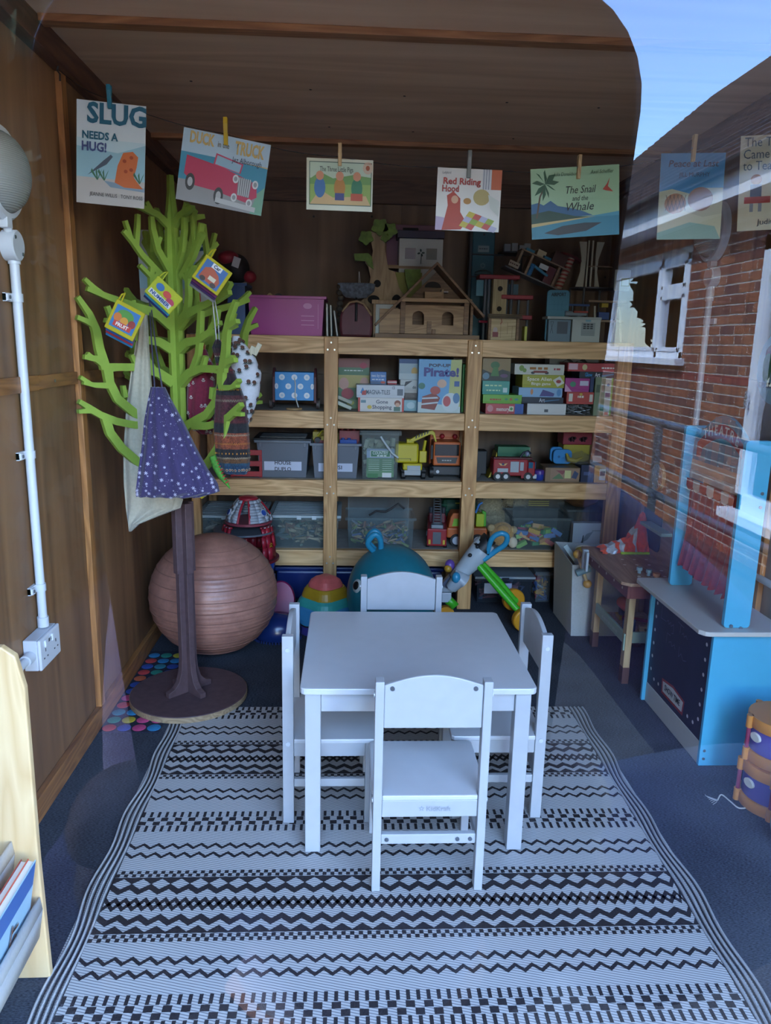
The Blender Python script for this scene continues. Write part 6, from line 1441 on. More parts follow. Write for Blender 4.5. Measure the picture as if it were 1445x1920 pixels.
# red-rimmed garage tower
gt = thing('garage_tower', 'toy parking tower with red round decks on grey columns and wooden lift shaft', 'toy building', (atY(942, 632, 4.06).x, 4.12, Z1))
def gx(x): return atY(x, 570, 4.06).x - gt.location.x
def gz(y): return atY(942, y, 4.06).z - Z1
RD_ = mat('#a02a34', .45); GY = mat('#5f656c', .5); SHF = wood('#a89468', '#c4b184', 'Z', 2)
for x0_, x1_, y in ((897, 973, 519), (940, 1000, 556), (975, 1000, 594)):
    MB().box(gx(x0_), gx(x1_), -.05, .06, gz(y+4), gz(y-4)).build('deck', RD_, gt, bevel=.004)
b = MB(); b.lathe([(.045, 0), (.042, .012), (.02, .022), (.0001, .024)], 20, (gx(906), 0, gz(514))); b.build('dome', mat('#3f5a5c', .4), gt, smooth=50)
MB().box(gx(924), gx(950), -.045, .02, 0, gz(523)).build('lift_shaft', SHF, gt, bevel=.001)
b = MB()
for y in (541, 579): b.cyl((gx(937), -.0452, gz(y)), (gx(937), -.0460, gz(y)), .013, n=18)
b.build('shaft_hole', mat('#2a241c', .8), gt)
for x in (912, 919, 953, 962): MB().cyl((gx(x), .0, 0), (gx(x), .0, gz(523)), .008, n=12).build('column', GY, gt, smooth=40)
for x in (978, 996): MB().cyl((gx(x), .02, 0), (gx(x), .02, gz(560)), .007, n=12).build('column', GY, gt, smooth=40)
MB().box(gx(893), gx(906), -.03, -.025, gz(555), gz(525)).build('pump_sign', mat('#4f8a98', .5), gt); MB().box(gx(958), gx(976), .02, .03, gz(556), gz(530)).build('blue_frame', mat('#4a6a7a', .5), gt)
MB().xf((gx(908), -.065, gz(604)), (0, 0, R(20))).box(-.03, .03, -.008, .008, -.006, .006).build('toy_car', mat('#8a2030', .4), gt, bevel=.003)
# little stable with thatched front
st = thing('wooden_stable', 'small pale wooden toy stable with carved brown eaves on the top shelf', 'wooden toy', (atY(948, 632, FY).x, FY+.05, Z1))
def sx_(x): return atY(x, 605, FY).x - st.location.x
def sz_(y): return atY(948, y, FY).z - Z1
MB().box(sx_(920), sx_(974), -.005, .045, 0, sz_(596)).build('stable_box', wood('#b39a6c', '#cdb588', 'X', 1.5), st, bevel=.001)
for x0_, x1_ in ((918, 923), (971, 976)): MB().box(sx_(x0_), sx_(x1_), -.02, -.005, 0, sz_(596)).build('corner_post', HD, st, bevel=.001)
b = MB()
for k in range(3): b.box(sx_(916), sx_(981), -.028+.004*k, -.004, sz_(597)+.008*k, sz_(597)+.008*k+.0065)
b.build('eaves_board', wood('#4a3a22', '#6a5433', 'X', 3), st, bevel=.001)
a = Art(((0, -.005, sz_(615)), (1, 0, 0), (0, 0, 1)), .001); LN = mat('#7a6038', .6)
for ln in (((.015, -.03), (.015, .03)), ((.04, -.05), (.04, .01)), ((.015, .01), (.06, .01)), ((-.02, -.05), (-.02, .045))): a.line(ln, .0015, LN)
a.oval(-.048, -.01, .012, .014, mat('#b9a8a0', .6)); a.rect(-.062, -.045, -.032, -.02, mat('#8a4a4a', .6)); a.line([(-.02, .05), (-.015, .03), (-.024, .02)], .003, mat('#a03a30', .6)); a.build(st)
gbox('thin bright yellow book standing by the wooden stable', 983, 988, 612, 634, Z1, .06, '#b9b52c', [], None, Y=3.99, name='toy_board', cat='wooden toy', seam=False)
# tilted rescue centre
rc = thing('rescue_centre', 'tilted two deck toy rescue centre with striped red pole on the top shelf', 'toy building', atY(1000, 505, 4.14), 0, rot=(0, R(21.5), 0))
WDK = wood('#7f6850', '#9f8468', 'X', 2)
MB().box(-.155, .165, -.06, .06, -.055, -.048).build('lower_deck', mat('#6f6a66', .5), rc, bevel=.001); MB().box(-.11, .17, -.06, .06, .055, .062).build('upper_deck', WDK, rc, bevel=.001)
MB().lathe([(.0001, 0), (.062, 0), (.062, .012), (.0001, .012)], 26, (.155, 0, .122)).build('roof_disc', mat('#6a2a26', .5), rc, smooth=40)
for x in (-.10, -.04, .115): MB().box(x-.006, x+.006, -.05, .05, -.048, .055).build('wall_panel', WDK, rc)
MB().box(.06, .105, -.045, .045, -.048, .04).build('red_room', mat('#5f2028', .5), rc); MB().box(.06, .135, -.05, .05, .0625, .12).build('roof_room', mat('#5a3a30', .5), rc)
MB().cyl((.155, -.03, -.06), (.155, -.03, .122), .019, n=20).build('pole', mat('#b9a088', .5), rc, smooth=40)
b = MB()
for k in range(9):
    z0_ = -.058 + k*.020; pts_a = []
    for i in range(9): an = PI*1.0*i/8 + PI; pts_a.append((.155 + .0197*math.cos(an), -.03 + .0197*math.sin(an), z0_ + .010*i/8))
    for p, q in zip(pts_a, pts_a[1:]): b.add([p, q, (q[0], q[1], q[2]+.009), (p[0], p[1], p[2]+.009)], [(0, 1, 2, 3)])
b.build('pole_stripe', mat('#a03f34', .5), rc)
sg_ = MB().xf((-.115, -.062, -.03), (0, 0, 0)).box(-.028, .028, -.002, .002, -.012, .016).build('sign_board', mat('#b9a890', .5), rc)
letter(rc, '~4', ((-.115, -.064, -.028), (1, 0, 0), (0, 0, 1)), (0, 0), .011, mat('#5a3a30', .5), width=.046)
MB().xf((.03, -.04, .0), (0, R(12), 0)).box(-.045, .045, -.01, .01, -.006, .006).build('blue_ramp', mat('#2f7f9f', .5), rc, bevel=.001)
b = MB()
for k in range(6): b.lathe([(.011, 0), (.013, .005), (.011, .01)], 14, (-.02, -.045, -.047+.0105*k))
b.build('blue_spring', mat('#2f6f9f', .5), rc, smooth=50)
MB().xf((.035, -.055, .022), (0, 0, 0)).box(-.024, .024, -.002, .002, -.012, .012).build('white_sign', mat('#c4c6c4', .5), rc)
for x, c in ((-.06, '#2f7fa0'), (.0, '#b9a888'), (.035, '#2f7fa0')): MB().box(x-.025, x+.022, -.045, .045, .0625, .078 if c != '#b9a888' else .095).build('roof_piece', mat(c, .5), rc, bevel=.001)
b = MB(); b.cyl((-.175, .0, .03), (-.175, .0, .062), .075, n=26); 
hd_ = thing('round_deck_toy', 'dark round toy deck with pale blocks behind the rescue centre', 'toy building', atY(968, 470, 4.33)); hd_.location.z -= .02
MB().lathe([(.0001, 0), (.085, 0), (.085, .008), (.0001, .008)], 28, sx=1.2).build('deck', mat('#1d1f22', .5), hd_, smooth=40)
for x, h_ in ((-.06, .04), (-.02, .045), (.02, .035), (.05, .045)): MB().box(x-.016, x+.016, -.05, -.02, .008, .008+h_).build('block', mat('#8f9298', .5), hd_, bevel=.001)
MB().cyl((.03, .03, -.10), (.03, .03, 0), .012).build('leg', mat('#3a3d40', .5), hd_, smooth=40)
# white-winged tower at the end
wt = thing('winged_toy_tower', 'wooden toy tower with two white curved wings and round decks', 'toy building', (atY(1112, 632, 4.25).x, 4.31, Z1))
def wx(x): return atY(x, 500, 4.25).x - wt.location.x
def wz(y): return atY(1112, y, 4.25).z - Z1
MB().lathe([(.0001, 0), (.13, 0), (.13, .007), (.0001, .007)], 30, (0, .02, wz(541)), 1, .8).build('lower_deck', mat('#4a4a4e', .5), wt, smooth=40); MB().lathe([(.0001, 0), (.09, 0), (.09, .006), (.0001, .006)], 28, (.01, .02, wz(500)), 1, .8).build('upper_deck', WDK, wt, smooth=40)
WN = mat('#c4bca4', .5)
for s, xs in ((-1, (1084, 1098, 1099, 1092, 1086, 1090)), (1, (1131, 1117, 1112, 1118, 1122, 1124))):
    ys = (452, 452, 470, 505, 538, 505) if s < 0 else (452, 452, 470, 505, 538, 505)
    pts = [(wx(1084 if s < 0 else 1131), wz(453)), (wx(1098 if s < 0 else 1117), wz(453)), (wx(1099 if s < 0 else 1116), wz(480)), (wx(1097 if s < 0 else 1118), wz(538)), (wx(1082 if s < 0 else 1127), wz(538)), (wx(1089 if s < 0 else 1121), wz(510)), (wx(1090 if s < 0 else 1122), wz(485))]
    MB().prism(pts, -.05, -.042, 'Y').build('wing', WN, wt, bevel=.001)
for x in (1103, 1111): MB().box(wx(x)-.004, wx(x)+.004, -.04, -.03, wz(540), wz(450)).build('upright', WN, wt)
for x in (1082, 1140): MB().cyl((wx(x), .05, 0), (wx(x), .05, wz(540)), .006, n=10).build('leg', mat('#5f6266', .5), wt, smooth=40)
MB().cyl((wx(1098), -.06, 0), (wx(1098), -.06, wz(541)), .006, n=10).build('leg', mat('#5f6266', .5), wt, smooth=40)
# airport playset
ai = thing('airport_playset', 'pale blue toy airport with lettered tower board and white hangar', 'toy building', (atY(1078, 634, FY).x, FY+.06, Z1))
def ax_(x): return atY(x, 600, FY).x - ai.location.x
def az(y): return atY(1078, y, FY).z - Z1
BL = mat('#4f8fa6', .5); b = MB(); b.prism(rrect(ax_(1028), ax_(1070), 0.0, az(543), .018, 5), -.006, .006, 'Y'); b.build('tower_board', BL, ai, bevel=.001)
letter(ai, 'AIRPORT', ((ax_(1049), -.006, az(552)), (1, 0, 0), (0, 0, 1)), (0, 0), .016, mat('#2a3a42', .5), width=.078, bold=.05, rot=R(2))
a = Art(((ax_(1049), -.006, az(575)), (1, 0, 0), (0, 0, 1)), .0008); 
for k in (-.02, .0, .02): a.line([(k, -.02), (k, .03)], .0012, mat('#3f7a90', .5))
for k in (-.015, .01): a.line([(-.05, k), (.05, k)], .0012, mat('#3f7a90', .5))
a.build(ai)
MB().box(ax_(1030), ax_(1072), -.045, -.007, 0, az(600)).build('terminal', mat('#6a7f8a', .5), ai, bevel=.001); MB().box(ax_(1074), ax_(1127), -.055, .05, 0, az(597)).build('hangar', mat('#b4bab2', .5), ai, bevel=.002)
MB().box(ax_(1026), ax_(1128), -.058, .052, az(599), az(594)).build('roof_slab', mat('#a8aea8', .5), ai, bevel=.001)
a = Art(((ax_(1104), -.055, az(612)), (1, 0, 0), (0, 0, 1)), .0008); a.rect(-.036, -.046, .036, .02, mat('#8f9894', .5))
for i in range(3):
    for j in range(3): a.rect(-.026+.018*i, -.012+.010*j, -.012+.018*i, -.005+.010*j, mat('#2a2f33', .5))
for k in range(3): a.line([(-.034, -.042+.008*k), (.034, -.042+.008*k)], .001, mat('#6a726e', .5))
a.rect(-.016, .024, .012, .036, mat('#7fa6b5', .5)); a.build(ai)
a = Art(((ax_(1050), -.045, az(615)), (1, 0, 0), (0, 0, 1)), .0008); a.rect(-.01, -.03, .045, .03, mat('#4a5158', .5)); a.line([(-.045, -.03), (-.03, .03), (-.045, .03), (-.03, -.03)], .002, mat('#2f3a40', .5)); a.build(ai, 'terminal_print')
pn = thing('toy_plane', 'small red and grey toy plane on the airport roof', 'toy plane', (atY(1085, 594, FY).x, FY+.045, Z1+az(594)+.001))
MB().cyl((-.06, 0, .016), (.05, 0, .016), .014, .009, 14).build('fuselage', mat('#8f9aa0', .4), pn, smooth=40); MB().box(-.02, .055, -.02, .02, .02, .03).build('cargo', mat('#a8402f', .4), pn, bevel=.003); MB().box(-.01, .012, -.045, .045, .001, .005).build('wing', mat('#8a949a', .4), pn, bevel=.001)
# right end trestles
te = thing('toy_trestle_stand', 'pale wooden toy trestles with a yellow and blue crane at the shelf end', 'wooden toy', (atY(1150, 634, 4.0).x, 4.06, Z1))
def ex(x): return atY(x, 600, 4.0).x - te.location.x
def ez(y): return atY(1150, y, 4.0).z - Z1
for x0_, x1_ in ((1117, 1122), (1160, 1154), (1164, 1172)):
    b = MB(); b.tube([(ex(x1_), -.02, .004), (ex(x0_), -.02, ez(574))], .006, 4); b.build('trestle_leg', WN, te)
MB().box(ex(1104), ex(1176), -.03, .04, ez(567), ez(563)).build('plank', WDK, te, bevel=.001); MB().box(ex(1128), ex(1172), -.03, .04, ez(604), ez(600)).build('plank', WDK, te, bevel=.001)
MB().box(ex(1130), ex(1143), -.02, .02, ez(576), ez(568)).build('yellow_cab', mat('#b39a24', .5), te, bevel=.002); MB().box(ex(1126), ex(1146), -.02, .02, ez(599), ez(585)).build('blue_block', mat('#33508a', .5), te, bevel=.002)
MB().box(ex(1070), ex(1112), .02, .03, ez(574), ez(570)).build('blue_rail', mat('#2f4f86', .5), te); 
for x in (1080, 1108): MB().cyl((ex(x), .025, 0), (ex(x), .025, ez(574)), .007, n=10).build('grey_column', GY, te, smooth=40)
gbox('white card printed with a small green picture at the shelf end', 1152, 1184, 506, 538, Z1+.27, .004, '#b4b6ac', [], multi(('r', -.1, -.3, .4, .1, '#8a8a3f'), ('r', -.05, -.24, .35, .04, '#c4c8b0')), Y=4.10, name='picture_card', cat='card', seam=False)
# ================================================================== third shelf
GYB = mat('#5f6670', .4); GYB2 = mat('#70767e', .4)
def bin_(label, x0, x1, yt, col, depth, lid=None, text=None, Y=FY, Z=Z3):
    t, w, h = crate('storage_bin', label, x0, x1, yt, 902, Y, Z, depth, col, .14, True, .004, 'grey toy bins', mt=mat(col, .4))
    if lid: lo_ = MB().box(-w/2-.012, w/2+.012, -depth/2-.012, depth/2+.012, h+.0025, h+.012).build('lid', mat(lid, .4), t, bevel=.003); b = MB(); [b.box(-w/2+.02, w/2-.02, -depth/2+.02+k*.03, -depth/2+.03+k*.03, h+.012, h+.018) for k in range(6)]; b.build('lid_rib', mat(lid, .4), lo_)
    b = MB(); b.box(-w*.44, -w*.38, -depth/2+.002, -depth/2+.012, h*.82, h-.002).box(w*.38, w*.44, -depth/2+.002, -depth/2+.012, h*.82, h-.002); b.build('clip', mat(col, .4), t, bevel=.002)
    if text:
        e = w*.07; 
        sl = (e-.004)/h; z0_, z1_, ww = h*.20, h*.44, w*.70
        up = Vector((0, -sl, 1)).normalized(); o_ = Vector((0, -depth/2 + e*(1-.32) - .006, h*.32))
        q = MB(); q.add([o_ + Vector((sx*ww/2, 0, 0)) + up*sy*(z1_-z0_)/2 for sx, sy in ((-1, -1), (1, -1), (1, 1), (-1, 1))], [(0, 1, 2, 3)]); lc = q.build('label_card', mat('#c9cfe0', .5), t)
        for k, s in enumerate(text): letter(lc, s, (o_, Vector((1, 0, 0)), up), (0, (.017 if k == 0 else -.017) if len(text) > 1 else 0), .020, DK, width=.017*len(s), bold=.02)
    return t, w, h
bin_('grey bin with black lid and a two line white label', 479, 580, 826, '#646b75', .26, '#1e2022', ('HOUSE', 'DUPLO'))
t, w, h = bin_('open grey bin of building bricks behind the shelf post', 583, 675, 832, '#6a7079', .26, None, ('MUSI',))
def duplo(label, px, py, Y, col, sx, sy, sz):
    p = atY(px, py, Y); o = thing('toy_brick', label, 'toy brick', (p.x, Y, p.z - sz), 0, 'building bricks in the open bin')
    bo = MB().box(-sx/2, sx/2, -sy/2, sy/2, 0, sz).build('block', mat(col, .35), o, bevel=.002); b = MB()
    for i in range(max(1, int(sx/.032))):
        for j in range(max(1, int(sy/.032))): b.cyl((-sx/2+.016+i*.032, -sy/2+.016+j*.032, sz), (-sx/2+.016+i*.032, -sy/2+.016+j*.032, sz+.008), .009, n=12)
    b.build('stud', mat(col, .35), bo, smooth=40)
duplo('large dark red building brick standing in the open bin', 655, 806, 4.10, '#8f1f2a', .11, .06, .09)
duplo('royal blue building brick by the dark red one', 653, 824, 4.05, '#2450a0', .09, .035, .05)
duplo('yellow building brick at the back of the bin', 597, 808, 4.12, '#b59a22', .06, .06, .06)
duplo('maroon building brick under the yellow toy digger', 602, 822, 4.03, '#7f1f28', .07, .06, .05)
duplo('mustard building brick behind the post', 630, 810, 4.15, '#a88a2a', .05, .06, .08)
def digger(t):
    Yl = mat('#b39c1e', .4); b = MB(); b.tube([(-.03, 0, 0), (-.005, 0, .03), (.03, 0, .02)], .006, 6); b.build('digger_arm', Yl, t); MB().box(-.012, .03, -.012, .012, -.02, .004).build('digger_cab', Yl, t, bevel=.002)
    MB().cyl((-.03, -.015, -.02), (-.03, .015, -.02), .014, n=14).build('wheel', DK, t, smooth=40)
toy('small_toy_digger', 'tiny yellow toy digger on the bricks in the open bin', 'toy vehicle', atY(606, 818, 4.0), digger)
# tall clear tub
tb_, w, h = crate('clear_tub', 'tall clear plastic tub with green printed label and carry handle', 677, 750, 812, 897, FY, Z3, .15, '#ffffff', .10, True, .003, None, 'storage tub', milky('#8f9a96', .45))
MB().box(-w/2-.008, w/2+.008, -.083, .083, h+.0025, h+.012).build('lid', milky('#aeb6b4', .6), tb_, bevel=.003)
MB().box(-w*.35, w*.36, -.066, -.064, .012, h*.66).build('label_sheet', mat('#5f8a62', .5), tb_)
f = ((0, -.066, h*.36), (1, 0, 0), (0, 0, 1)); a = Art(f, .0006); a.rect(-w*.35, h*.10, w*.36, h*.30, mat('#8fa8c0', .5)); a.rect(-w*.26, h*.12, w*.27, h*.26, mat('#d6dcd0', .5)); a.rect(-w*.24, h*.13, w*.25, h*.25, mat('#2f7a4f', .5))
for k in range(6): a.rect(-w*.30, h*(.05-.045*k), -w*.02, h*(.06-.045*k), mat('#b9cdb4', .5)); a.rect(w*.06, h*(.05-.045*k), w*.30, h*(.06-.045*k), mat('#b9cdb4', .5))
a.rect(w*.06, -h*.32, w*.30, -h*.22, mat('#d9dcd6', .5)); a.rect(-w*.32, -h*.33, -w*.05, -h*.24, mat('#3f7a48', .5)); a.build(tb_)
letter(tb_, 'COUNTRY', f, (0, h*.205), h*.065, mat('#e0e8dc', .5), width=w*.40, bold=.04, lift=.002); letter(tb_, '~3', f, (w*.05, h*.15), h*.04, mat('#e0e8dc', .5), width=w*.24, lift=.002)
MB().tube([(0, -.082, h*.93), (w*.12, -.086, h*.78), (w*.30, -.086, h*.58), (w*.46, -.083, h*.48)], .006, 8).build('carry_handle', mat('#c2c8c8', .4), tb_, smooth=60)
b = MB(); rr = random.Random(9)
for i in range(40):
    b.xf((rr.uniform(-w*.36, w*.36), rr.uniform(-.045, .045), rr.uniform(.02, h*.8)), (rr.uniform(0, 3), rr.uniform(0, 3), 0)); b.box(-.022, .022, -.010, .010, -.010, .010)
b.build('tub_filling', mat('#a8b098', .6, 0, 0, 10, .4), tb_, kind='stuff')
# ---- yellow excavator seen from behind
ex_ = thing('toy_excavator', 'bright yellow toy excavator with black hazard stripes on its folded arm', 'toy vehicle', (atY(775, 903, FY).x, FY+.07, Z3))
YL = mat('#c2b013', .38); BK = mat('#1b1c1e', .5); GYL = mat('#aab0b2', .4)
k_ = atY(776, 850, FY).x - atY(775, 850, FY).x
for s in (-1, 1):
    b = MB(); pr = [(-.06, .014), (-.05, 0), (.05, 0), (.06, .014), (.06, .034), (.05, .046), (-.05, .046), (-.06, .034)]; b.prism(pr, s*.064, s*.042, 'X'); b.build('track', BK, ex_, bevel=.003)
    b = MB(); [b.box(min(s*.041, s*.065), max(s*.041, s*.065), -.058+i*.0145, -.052+i*.0145, .044, .049) for i in range(9)]; b.build('track_tread', BK, ex_)
MB().box(-.05, .038, -.062, .06, .022, .05).build('undercarriage', GYL, ex_, bevel=.003)
MB().box(-.058, .045, -.062, .05, .050, .085).build('rear_bumper', YL, ex_, bevel=.006); MB().box(-.035, .035, -.066, -.060, .048, .075).build('rear_plate', GYL, ex_, bevel=.002)
MB().box(-.10, .025, -.05, .05, .086, .19).build('engine_housing', YL, ex_, bevel=.010)
b = MB(); b.box(-.085, -.08, -.052, -.05, .10, .11).box(-.02, -.015, -.052, -.05, .10, .11).box(-.085, -.015, -.052, -.05, .108, .112); b.build('grille_line', mat('#7f7410', .5), ex_)
MB().box(-.04, .0, -.035, .02, .19, .212).build('arm_mount', YL, ex_, bevel=.004)
arm = [(-.03, .205), (.0, .225), (.075, .258), (.095, .262), (.108, .25), (.12, .20), (.112, .20), (.098, .236), (.085, .24), (.0, .20)]
MB().prism(arm, -.04, -.016, 'Y').build('boom_arm', YL, ex_, bevel=.002)
b = MB()
for k in range(5):
    x = .005 + k*.015; z_ = .216 + k*.0062; b.poly([(x, -.0405, z_), (x+.007, -.0405, z_+.003), (x+.011, -.0405, z_+.022), (x+.004, -.0405, z_+.019)])
b.build('hazard_stripe', BK, ex_)
MB().cyl((.045, -.02, .10), (.062, -.02, .205), .008, n=12).build('ram', YL, ex_, smooth=40); MB().box(.03, .07, -.03, .02, .086, .15).build('cab_frame', YL, ex_, bevel=.004)
# ---- orange truck
ot = thing('toy_truck', 'large orange toy dumper truck with black windscreen beside the excavator', 'toy vehicle', (atY(838, 898, 4.0).x, 4.07, Z3))
ORG = mat('#c8622a', .4); GLS = mat('#141a22', .12)
def oz(y): return atY(838, y, 4.0).z - Z3
MB().box(-.078, .068, -.06, .075, oz(874), oz(829)).build('cab', ORG, ot, bevel=.008); MB().box(-.070, .060, -.0625, -.0605, oz(855), oz(834)).build('windscreen', GLS, ot, bevel=.004)
b = MB(); b.prism([(-.062, oz(858)), (.052, oz(858)), (.044, oz(869)), (-.054, oz(869))], -.0645, -.0605, 'Y'); b.build('grille', mat('#2a2d30', .4), ot); letter(ot, '~4', ((-.005, -.0645, oz(863.5)), (1, 0, 0), (0, 0, 1)), (0, 0), .010, mat('#8a8f92', .3, .5), width=.05)
MB().box(-.084, .074, -.064, .06, oz(892), oz(875)).build('bumper', mat('#2f3338', .45), ot, bevel=.006)
for s in (-.075, .065): MB().cyl((s, -.045, .032), (s+(.02 if s > 0 else -.02), -.045, .032), .0315, n=22).build('wheel', BK, ot, smooth=40); MB().box(s+(-.018 if s < 0 else .006), s+(-.006 if s < 0 else .018), -.066, -.055, oz(862), oz(835)).build('mirror', BK, ot, bevel=.002)
MB().box(-.085, .078, .078, .20, oz(880), oz(812)).build('tipper_body', ORG, ot, bevel=.005)
MB().box(-.085, .078, .066, .077, oz(826), oz(808)).build('headboard', ORG, ot, bevel=.004)
for x in (-.02, .05): MB().ball((x, .05, oz(826)+.008), .014, 14, 8).build('beacon', mat('#a02028', .3), ot, smooth=60)
MB().cyl((-.052, -.0655, oz(885)), (-.052, -.0648, oz(885)), .009, n=14).build('headlamp', mat('#c8ccd0', .2), ot)
# ---- yellow black loader behind the post
ld = thing('toy_loader', 'black and yellow toy loader parked behind the shelf post', 'toy vehicle', (atY(893, 900, 4.02).x, 4.06, Z3))
MB().box(-.075, -.035, -.02, .05, .13, .21).build('bucket_arm', YL, ld, bevel=.004); MB().xf((-.066, -.03, .065), (0, R(20), 0)).box(-.008, .008, -.02, .02, -.065, .065).build('lift_arm', YL, ld, bevel=.002)
MB().box(-.035, .055, -.03, .06, .02, .15).build('body', BK, ld, bevel=.006)
b = MB(); b.prism([(.06, .005), (.075, .01), (.105, .13), (.10, .15), (.085, .06)], -.05, .05, 'Y'); b.build('bucket', mat('#a89420', .35), ld, bevel=.002)
for y in (-.025, .04): MB().cyl((.0, y-.008, .024), (.0, y+.008, .024), .0235, n=18).build('wheel', BK, ld, smooth=40)
# ---- red fire engine
fe = thing('toy_fire_engine', 'red toy fire engine with grey shutter panels and winged badge facing sideways', 'toy vehicle', (atY(962, 902, FY).x, FY+.055, Z3))
FR = mat('#9c1f28', .35)
def fx(x): return atY(x, 880, FY).x - fe.location.x
def fz(y): return atY(962, y, FY).z - Z3
MB().box(fx(925), fx(990), -.045, .05, fz(893), fz(862)).build('body', FR, fe, bevel=.005); MB().box(fx(990), fx(1004), -.045, .05, fz(893), fz(866)).build('cab', FR, fe, bevel=.006)
MB().box(fx(991), fx(999), -.047, -.0455, fz(878), fz(867)).build('cab_window', mat('#2f6a86', .15), fe); MB().box(fx(1004), fx(1006), -.03, .035, fz(880), fz(867)).build('windscreen', mat('#2a5f7a', .15), fe)
for x0_, x1_, y0_, y1_ in ((933, 953, 886, 879), (957, 973, 886, 866), (975, 982, 883, 867)): MB().box(fx(x0_), fx(x1_), -.0475, -.0455, fz(y0_), fz(y1_)).build('shutter_panel', mat('#a9b2b8', .4), fe, bevel=.001)
a = Art(((fx(943), -.0455, fz(871)), (1, 0, 0), (0, 0, 1)), .0008); a.p([(-.025, .006), (-.008, .002), (-.006, -.006), (.006, -.006), (.008, .002), (.025, .006), (.012, -.008), (-.012, -.008)], mat('#d0b070', .5)); a.oval(0, 0, .006, .006, mat('#2a3a5a', .5)); a.build(fe, 'winged_badge')
for x in (934, 949, 991):
    for y in (-.045, .035): MB().cyl((fx(x), y-.006, .024), (fx(x), y+.014, .024), .0235, n=22).build('wheel', BK, fe, smooth=40)
    MB().cyl((fx(x), -.0515, .024), (fx(x), -.0535, .024), .012, n=16).build('hub', mat('#c9ccd0', .3, .4), fe, smooth=40)
MB().box(fx(927), fx(1000), -.02, .03, fz(862), fz(860)).build('roof_rack', mat('#6a1a20', .4), fe); b = MB(); b.tube([(fx(978), 0, fz(860)), (fx(984), 0, fz(851)), (fx(992), 0, fz(848)), (fx(998), .01, fz(853))], .006, 8); b.build('hose', mat('#262a3a', .5), fe, smooth=60); MB().ball((fx(990), -.01, fz(853)), .013, 12, 8).build('lamp', mat('#8a90a8', .3), fe, smooth=60)
MB().box(fx(1001), fx(1008), -.04, .045, fz(898), fz(890)).build('bumper', mat('#c9ccd0', .3), fe, bevel=.002)
MB().box(fx(978), fx(985), -.048, -.046, fz(897), fz(883)).build('step_panel', FR, fe)
# ---- right corner of the third shelf
def cup(t):
    MB().lathe([(.02, 0), (.026, .012), (.027, .033), (.0001, .033)], 20).build('lower_cup', mat('#2a3f9a', .35), t, smooth=40); MB().lathe([(.028, .0335), (.0285, .05), (.024, .056), (.0001, .056)], 20).build('upper_cup', mat('#5a3a8a', .35), t, smooth=40)
toy('stacking_cups', 'purple and blue stacking cups beside the fire engine', 'toy', (atY(1015, 896, FY).x, FY+.05, Z3), cup)
t = thing('green_book', 'flat green book lying behind the fire engine', 'book', (atY(960, 860, 4.2).x, 4.22, Z3+.0005)); MB().box(-.09, .09, -.05, .05, 0, .155).build('cover', mat('#3f7a52', .5), t, bevel=.002); MB().box(-.088, .092, -.048, .048, .003, .152).build('pages', mat('#d6d2c4', .7), t)
ss = thing('shape_sorter', 'red shape sorter box with two animal cutouts on a yellow base', 'toy', (atY(1081, 846, 4.14).x, 4.20, Z3))
def ssz(y): return atY(1081, y, 4.14).z - Z3
RS = mat('#8f1f34', .4); MB().box(-.082, .082, -.06, .06, ssz(834), ssz(811)).build('red_box', RS, ss, bevel=.004); MB().box(-.075, .075, -.055, .055, .0, ssz(834)-.0005).build('yellow_base', mat('#b3a034', .4), ss, bevel=.003); MB().box(-.082, .082, -.06, .06, ssz(811)+.0005, ssz(807)).build('green_lid', mat('#5f8f34', .4), ss, bevel=.002)
b = MB()
for x in (-.03, .032):
    for dx_, dz_, r in ((0, 0, .014), (-.014, -.002, .010), (.013, .004, .009), (-.008, -.012, .005), (.008, -.012, .005)): b.cyl((x+dx_, -.0605, ssz(823)+dz_), (x+dx_, -.0612, ssz(823)+dz_), r, n=14)
b.build('animal_cutout', mat('#3a1018', .7), ss)
def puzzle(px0, px1, py0, py1, Y, lb, Z=Z3, zoff=0):
    xc, w, h = span(px0, px1, py0, Y, Z, py1); zb = atY((px0+px1)/2, py1, Y).z
    t = thing('foam_piece', lb, 'foam toy', (xc, Y+.01, zb), 0, 'blue foam pieces'); hh = atY((px0+px1)/2, py0, Y).z - zb
    MB().prism(rrect(-w/2, w/2, 0, hh, min(w, hh)*.3, 5), -.01, .01, 'Y').build('piece', mat('#2f86c4', .6), t, bevel=.003)
    MB().cyl((-w*.2, -.0105, hh*.5), (-w*.2, -.0112, hh*.5), .007, n=12).build('hole', mat('#1f5f8f', .7), t)
puzzle(1031, 1055, 838, 866, 4.08, 'light blue foam piece leaning at the back of the third shelf')
puzzle(1037, 1072, 843, 870, 4.04, 'larger light blue foam piece in front of the other')
cb_z = gbox('brown card puzzle box with a collage strip and yellow note', 1022, 1087, 877, 897, Z3, .14, '#8a6f52', [], multi(('r', -.35, -.4, .48, .42, '#9a7a62'), ('p', [(-.3, -.3), (-.1, .1), (.05, -.3)], '#5f7a52'), ('p', [(-.2, .3), (.0, .0), (.1, .3)], '#8a4a4a'), ('r', .06, -.25, .24, .3, '#c9c888'), ('p', [(.26, -.2), (.34, .3), (.46, .1), (.4, -.3)], '#3a4a6a')))
gbox('dark navy card box beside the yellow box', 1089, 1113, 872, 902, Z3, .12, '#2a3350', [], multi(('r', -.3, -.1, .1, .1, '#4a5a86')), seam=False)
zy = gbox('amber yellow card box with a small jar picture in the shelf corner', 1114, 1145, 873, 904, Z3, .12, '#c08f32', [], multi(('r', -.2, -.35, .18, .3, '#d9d6d0'), ('r', -.16, -.1, .14, .16, '#3a4a6a')), Y=FY-.01, seam=False)
